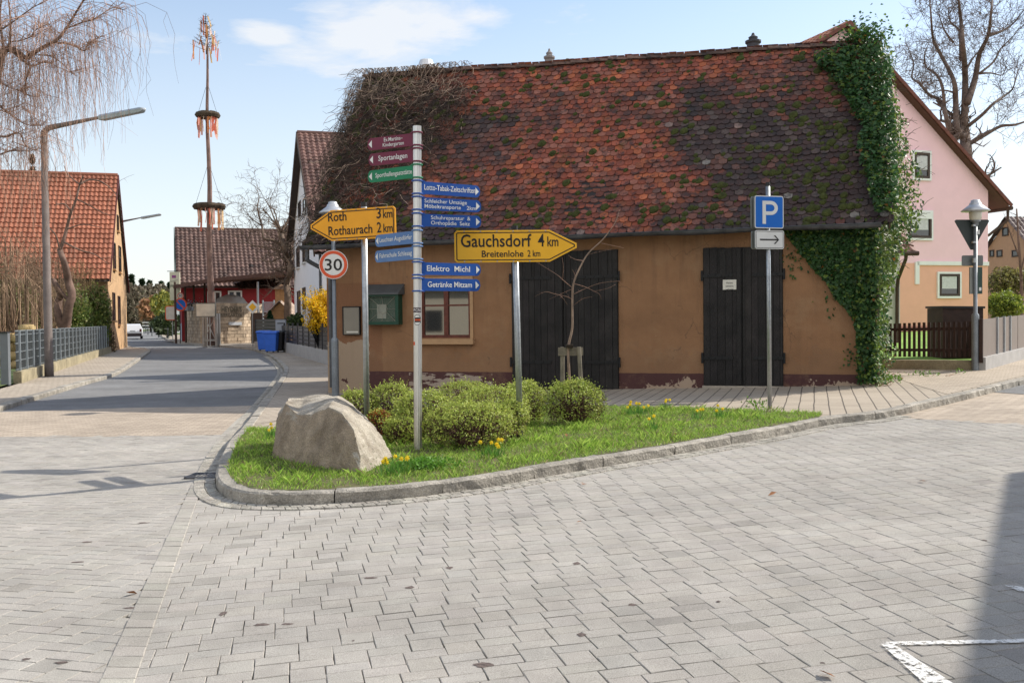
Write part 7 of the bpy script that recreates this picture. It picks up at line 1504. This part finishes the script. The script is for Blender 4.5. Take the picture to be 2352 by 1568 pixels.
# drooping twiggy shrubs behind the fence
def twigmass(px,py,Z,wpx,hpx,n,label,col,seed,droop=1.):
    rnd=random.Random(seed); c=AT(px,py,Z); W_=wpx*Z/F; H_=hpx*Z/F; t=thing('bare_shrub',V((c.x,Z,0)),label,'shrub','leafless shrubs behind the fence'); mb=MB()
    for i in range(n):
        a=rnd.uniform(0,6.28); rr=rnd.random()**.5; x=c.x+math.cos(a)*rr*W_; y=Z+math.sin(a)*rr*1.1; zt=c.z+H_*(1-rr*rr)*rnd.uniform(.55,1); L_=rnd.uniform(.3,1.5)*rnd.choice([1,1,-.8]); s=V((math.cos(a),math.sin(a)*.6,0))*rnd.uniform(.1,.6); q=[V((x,y,zt)),V((x,y,zt))+s*.5+V((0,0,rnd.uniform(-.1,.3))),V((x,y,zt))+s+V((rnd.gauss(0,.2),0,-.35*L_)),V((x,y,zt))+s*1.15+V((rnd.gauss(0,.35),0,-L_*rnd.uniform(.5,1)))]; g=rnd.choice([.7,1.2,1.8,2.6]); mb.tube(q,[.008,.0065,.005,.003],3,False,tuple(k*g for k in col))
        if rnd.random()<.18: mb.tube([V((c.x+rnd.gauss(0,.3),Z,0)),V((x,y,zt*.5)),V((x,y,zt))],[.03,.02,.01],4,False,tuple(k*g for k in col))
    mb.build('branches',m_barkb,t)
twigmass(22,690,35,75,165,520,'tan drooping leafless shrub at the left edge behind the fence',(.95,.84,.66),1)
twigmass(105,690,41.5,60,150,400,'tan drooping leafless shrub behind the tall street light',(.95,.84,.66),2)
twigmass(190,700,50,36,105,320,'thin twiggy shrub in front of the old orange roofed house',(.8,.72,.45),4)
def leafmass(name,px,py,Z,wpx,hpx,dp,n,size,label,cols,seed,cat='shrub',group=None,m=None,spread=.9,trunk=True,zb=None,fill=.65,wave=.28):
    rg=np.random.default_rng(seed); c=AT(px,py,Z); W_=wpx*Z/F; H_=hpx*Z/F; zb=T(c.x) if zb is None else zb; t=thing(name,V((c.x,Z,zb)),label,cat,group)
    d=rg.normal(size=(n,3)); d/=np.linalg.norm(d,axis=1)[:,None]; bp=np.array([1+wave*noise.noise(V((q[0]*1.7+seed,q[1]*1.7,q[2]*1.7)))+.8*wave*noise.noise(V((q[0]*4,q[1]*4+seed,q[2]*4))) for q in d]); rr=rg.random(n)**(.33/(1-fill+.2))*bp
    P=np.array(c)+d*rr[:,None]*np.array([W_,dp,H_]); P=P[P[:,2]>zb+.02]; n=len(P); cc=np.array(cols)[rg.integers(0,len(cols),n)]*rg.uniform(.6,1.3,(n,1)); cl=np.array([1+.35*noise.noise(V(tuple(p*1.3))) for p in P]); cc*=cl[:,None]
    Vs,Fs,C=leaves(P,np.full(n,size),cc,None,1,1.0,rg); npmesh('foliage',Vs,Fs,m or m_leaf,t,C)
    if trunk:
        mb=MB(); rnd=random.Random(seed)
        for k in range(7): q=c+V((rnd.gauss(0,W_*.4),rnd.gauss(0,dp*.3),H_*rnd.uniform(-.1,.6))); b=V((c.x+rnd.gauss(0,W_*.1),Z,zb)); mb.tube([b,b.lerp(q,.5)+V((rnd.gauss(0,.1),0,.1)),q],[.05,.03,.012],5)
        mb.build('stems',m_core,t)
    return t
hg=[(.14,.20,.045),(.20,.26,.06),(.09,.14,.035),(.27,.28,.08)]
leafmass('evergreen_shrub',221,740,50,30,86,1.1,9000,.14,'green leafy shrub between the gnarled tree and the sandstone gable',hg,21,group='green shrubs behind the grid fence')
leafmass('evergreen_shrub',170,745,47,34,82,1.2,6500,.12,'green shrub directly behind the gnarled tree stems',hg,22,group='green shrubs behind the grid fence')
leafmass('evergreen_shrub',100,745,44,50,105,1.4,7500,.13,'dark green brown shrub behind the street light column',[(.14,.17,.05),(.19,.19,.07),(.22,.18,.09)],23,group='green shrubs behind the grid fence')
leafmass('evergreen_shrub',20,735,39,60,115,1.4,7500,.13,'olive brown shrub at the left edge behind the rubble wall',[(.14,.16,.05),(.22,.19,.09),(.24,.19,.10)],24,group='green shrubs behind the grid fence')
leafmass('evergreen_shrub',240,790,50.5,14,45,1.2,2200,.12,'low brown shrub against the sandstone gable at the fence end',[(.14,.09,.05),(.10,.09,.04)],25,group='green shrubs behind the grid fence')
# forsythia
leafmass('forsythia',738,706,37,30,34,.9,5200,.075,'brilliant yellow forsythia bush at the left barn corner',[(.85,.55,.015),(.75,.45,.01),(.9,.62,.03)],31,wave=.6,m=m_leaf)
rnd=random.Random(4); mb=MB(); Pn=[]; fo=bpy.data.objects['forsythia']; c=V((fo.location.x,fo.location.y,.2))
for k in range(150):
    a=rnd.uniform(0,6.28); q=c+V((math.cos(a)*rnd.uniform(.1,.85),math.sin(a)*.6,rnd.uniform(1.2,2.75))); P=[c,c.lerp(q,.5)+V((0,0,.25)),q]; mb.tube(P,[.014,.01,.004],3)
    for _ in range(26): s=rnd.uniform(.45,1); pp=(P[1].lerp(P[2],(s-.45)/.55)); Pn.append(pp+V((rnd.gauss(0,.03),rnd.gauss(0,.03),rnd.gauss(0,.03))))
mb.build('stems',m_twig,fo); Vs,Fs,C=leaves(np.array(Pn),np.full(len(Pn),.06),np.tile([[.85,.55,.015]],(len(Pn),1))*rng.uniform(.7,1.2,(len(Pn),1))); npmesh('blossom',Vs,Fs,m_leaf,fo,C)
# small conifer and shrub by the hut
def conifer(px,ytop,ybase,wpx,Z,label,n,col,zb=0,name='conifer',group=None,size=.16,seed=1):
    rg=np.random.default_rng(seed); b=AT(px,ybase,Z); tp_=AT(px,ytop,Z); zb=b.z if zb is None else zb; H_=tp_.z-zb; W_=wpx*Z/F; t=thing(name,V((b.x,Z,zb)),label,'tree',group)
    h=rg.random(n)**1.3; lay=(np.floor(h*13)/13+.05*rg.random(n)); a=rg.uniform(0,6.283,n); r_=W_*(1-lay)*(.35+.65*rg.random(n)**.5)*(1+.25*np.sin(a*5+lay*40)); P=np.stack([b.x+np.cos(a)*r_,Z+np.sin(a)*r_,zb+.1+H_*lay-r_*.18],1); cc=np.array(col)*rg.uniform(.5,1.4,(n,1))
    Vs,Fs,C=leaves(P,np.full(n,size),cc,np.array([0,0,.7]),.8,1.2,rg); npmesh('crown',Vs,Fs,m_leaf,t,C); mb=MB(); mb.tube([V((b.x,Z,zb-.1)),V((b.x,Z,zb+H_))],[W_*.1+.02,.01],6); mb.build('trunk',m_core,t)
conifer(621,716,770,22,60,'small dark green fir in front of the garden hut',3000,(.02,.07,.03),zb=.2)
leafmass('evergreen_shrub',680,738,56,20,18,.8,1800,.12,'low green shrub between garden hut and dark fence',[(.06,.10,.03),(.09,.12,.04)],33)
conifer(83,350,760,22,82,'dark conifer top rising behind the orange roof',3500,(.03,.05,.025),zb=3,size=.35)
# far end of the street
for i,(px,yt,w__) in enumerate(((304,631,13),(328,642,11),(345,646,14),(372,648,10),(391,650,9),(291,650,9))):
    conifer(px,yt,750,w__,230+i*3,['tallest distant pine beyond the far bend','distant pine second from the left of the far row','broad distant pine in the middle of the far row','narrow distant pine right of the middle','last distant pine next to the red gable','half hidden distant pine beside the sandstone house'][i],2200,(.035,.06,.03),zb=0,name='distant_pine',group='distant pines',size=1.1,seed=40+i)
bt=[(.20,.165,.12),(.17,.14,.10),(.15,.14,.09)]
for i,(px,py,wp_,hp_,lb,cc) in enumerate(((303,705,24,52,'large grey brown leafless tree above the white car',bt),(338,700,22,46,'grey brown leafless tree in the centre of the far bend',bt),(368,695,18,40,'distant leafless tree left of the hanging board',bt),(345,708,14,24,'orange brown leafy beech at the far bend',[(.42,.22,.12),(.36,.2,.1),(.3,.2,.1)]),(376,700,12,28,'yellow green willow like shrub left of the red gable',[(.30,.28,.05),(.22,.22,.05),(.15,.2,.05)]),(384,745,9,24,'dark hedge against the red gable wall',[(.03,.05,.02),(.05,.07,.025)]))):
    Zt=(170,180,190,150,115,95)[i]; leafmass('distant_tree' if i<4 else 'street_shrub',px,py,Zt,wp_,hp_,4,5200 if i<3 else 2600,.0042*Zt,lb,cc,60+i,cat='tree' if i<4 else 'shrub',fill=.5,wave=.35,zb=0)
rg=np.random.default_rng(5); n=16000; X=rg.uniform(-150,150,n); Y=rg.uniform(285,330,n); H=6+5*np.array([noise.noise(V((x*.05,y*.05,0))) for x,y in zip(X,Y)])+rg.uniform(-6,4,n); P=np.stack([X,Y,np.abs(H)],1); Vs,Fs,C=leaves(P,np.full(n,2.4),np.tile([[.10,.11,.06]],(n,1))*rg.uniform(.6,1.3,(n,1))); o=npmesh('distant_wood',Vs,Fs,m_leaf,None,C); tag(o,'dull green wood on the horizon behind the village','wood',kind='stuff')
# shrubs on the right
leafmass('yellow_green_shrub',2306,700,60,38,34,1.5,5000,.16,'yellow green shrub behind the taupe board fence',[(.22,.30,.04),(.30,.34,.05),(.14,.2,.03)],71,zb=.5)
leafmass('olive_shrub',2318,645,68,52,32,1.6,5000,.18,'olive budding shrub in front of the orange house',[(.24,.24,.07),(.3,.28,.08),(.2,.16,.08)],72,zb=.5)
Z=66; t=thing('bare_tree',V((AT(2345,700,Z).x,Z,.5)),'slim leafless tree in front of the orange house at the right edge','tree','leafless trees'); rnd=random.Random(31); mt,mc=limbs(t,lambda x,y:(x,y),Z,[([(2345,760),(2346,650),(2340,560),(2335,480)],.14,.05),([(2341,590),(2322,540),(2310,505)],.06,.02),([(2345,620),(2360,560),(2365,500)],.06,.02)],rnd,.9,1.5,3,.5,(.9,.75,.65),.3,0,.012); mt.build('trunk',m_barkb,t,True); mc.build('crown',m_barkb,t)
# ---- young staked tree on the island
Z=14.1; b=AT(1313,985,Z); b.z=T(b.x); t=thing('young_tree',b,'thin young leafless tree tied to a two stake wooden frame','tree'); rnd=random.Random(77); mt=MB(); mc=MB(); YP=[(428,1420),(420,1250),(412,1000),(440,850),(440,650),(450,520),(500,400),(560,300),(650,215),(705,150),(760,70),(790,-20)]
P=limb(mt,[AT(*fy(x,y),Z) for x,y in YP],.022,.003,8,(1.5,1.4,1.25),4)
for pts,r0 in (([(440,555),(370,495),(330,460),(250,410),(170,360)],.009),([(370,495),(375,400),(365,330)],.006),([(440,640),(400,620),(310,600),(240,585),(160,622)],.009),([(350,610),(380,640),(405,682)],.005),([(455,600),(540,560),(650,520),(790,505)],.009),([(455,525),(540,550),(600,580),(640,600),(655,640)],.008),([(455,680),(520,635),(590,620)],.007),([(520,355),(460,345),(410,315)],.006),([(650,225),(720,240),(820,262)],.006),([(450,560),(380,590),(270,640)],.006),([(555,310),(640,290),(730,270)],.004),([(455,500),(460,460),(440,420)],.005),([(600,580),(700,560),(760,530)],.005)):
    P=limb(mt,[AT(*fy(x,y),Z+rnd.gauss(0,.06)) for x,y in pts],r0*.62,.0016,5,(1.5,1.2,1.05),3); sprout(mc,P,.003,4,.08,1,rnd,.1,0,1,(1.4,1.0,.9),.0018)
mt.build('trunk',m_barkb,t,True); mc.build('twigs',m_barkb,t)
t=thing('tree_stake_frame',b,'grey wooden stake frame holding the young tree','stake frame'); m_stake=mat('grey_stake_wood',(.20,.175,.135),var=.3,scale=6,rough=.9,bump=.4)
a0,a1=AT(*fy(368,990),Z+.05),AT(*fy(368,1420),Z+.05); c0,c1=AT(*fy(490,990),Z-.05),AT(*fy(512,1420),Z-.05)
for q0,q1 in((a0,a1),(c0,c1)): mb=MB(); mb.tube([q1,q0],[.032,.03],8); mb.build('stake',m_stake,t)
mb=MB(); mb.box((a0+c0)/2+V((.0,.03,-.07)),.37,.03,.12); mb.build('crossbar',m_stake,t)
q=AT(*fy(420,985),Z); mb=MB(); mb.box(q+V((0,0,.0)),.10,.14,.05); mb.build('tie_band',m_core,t)
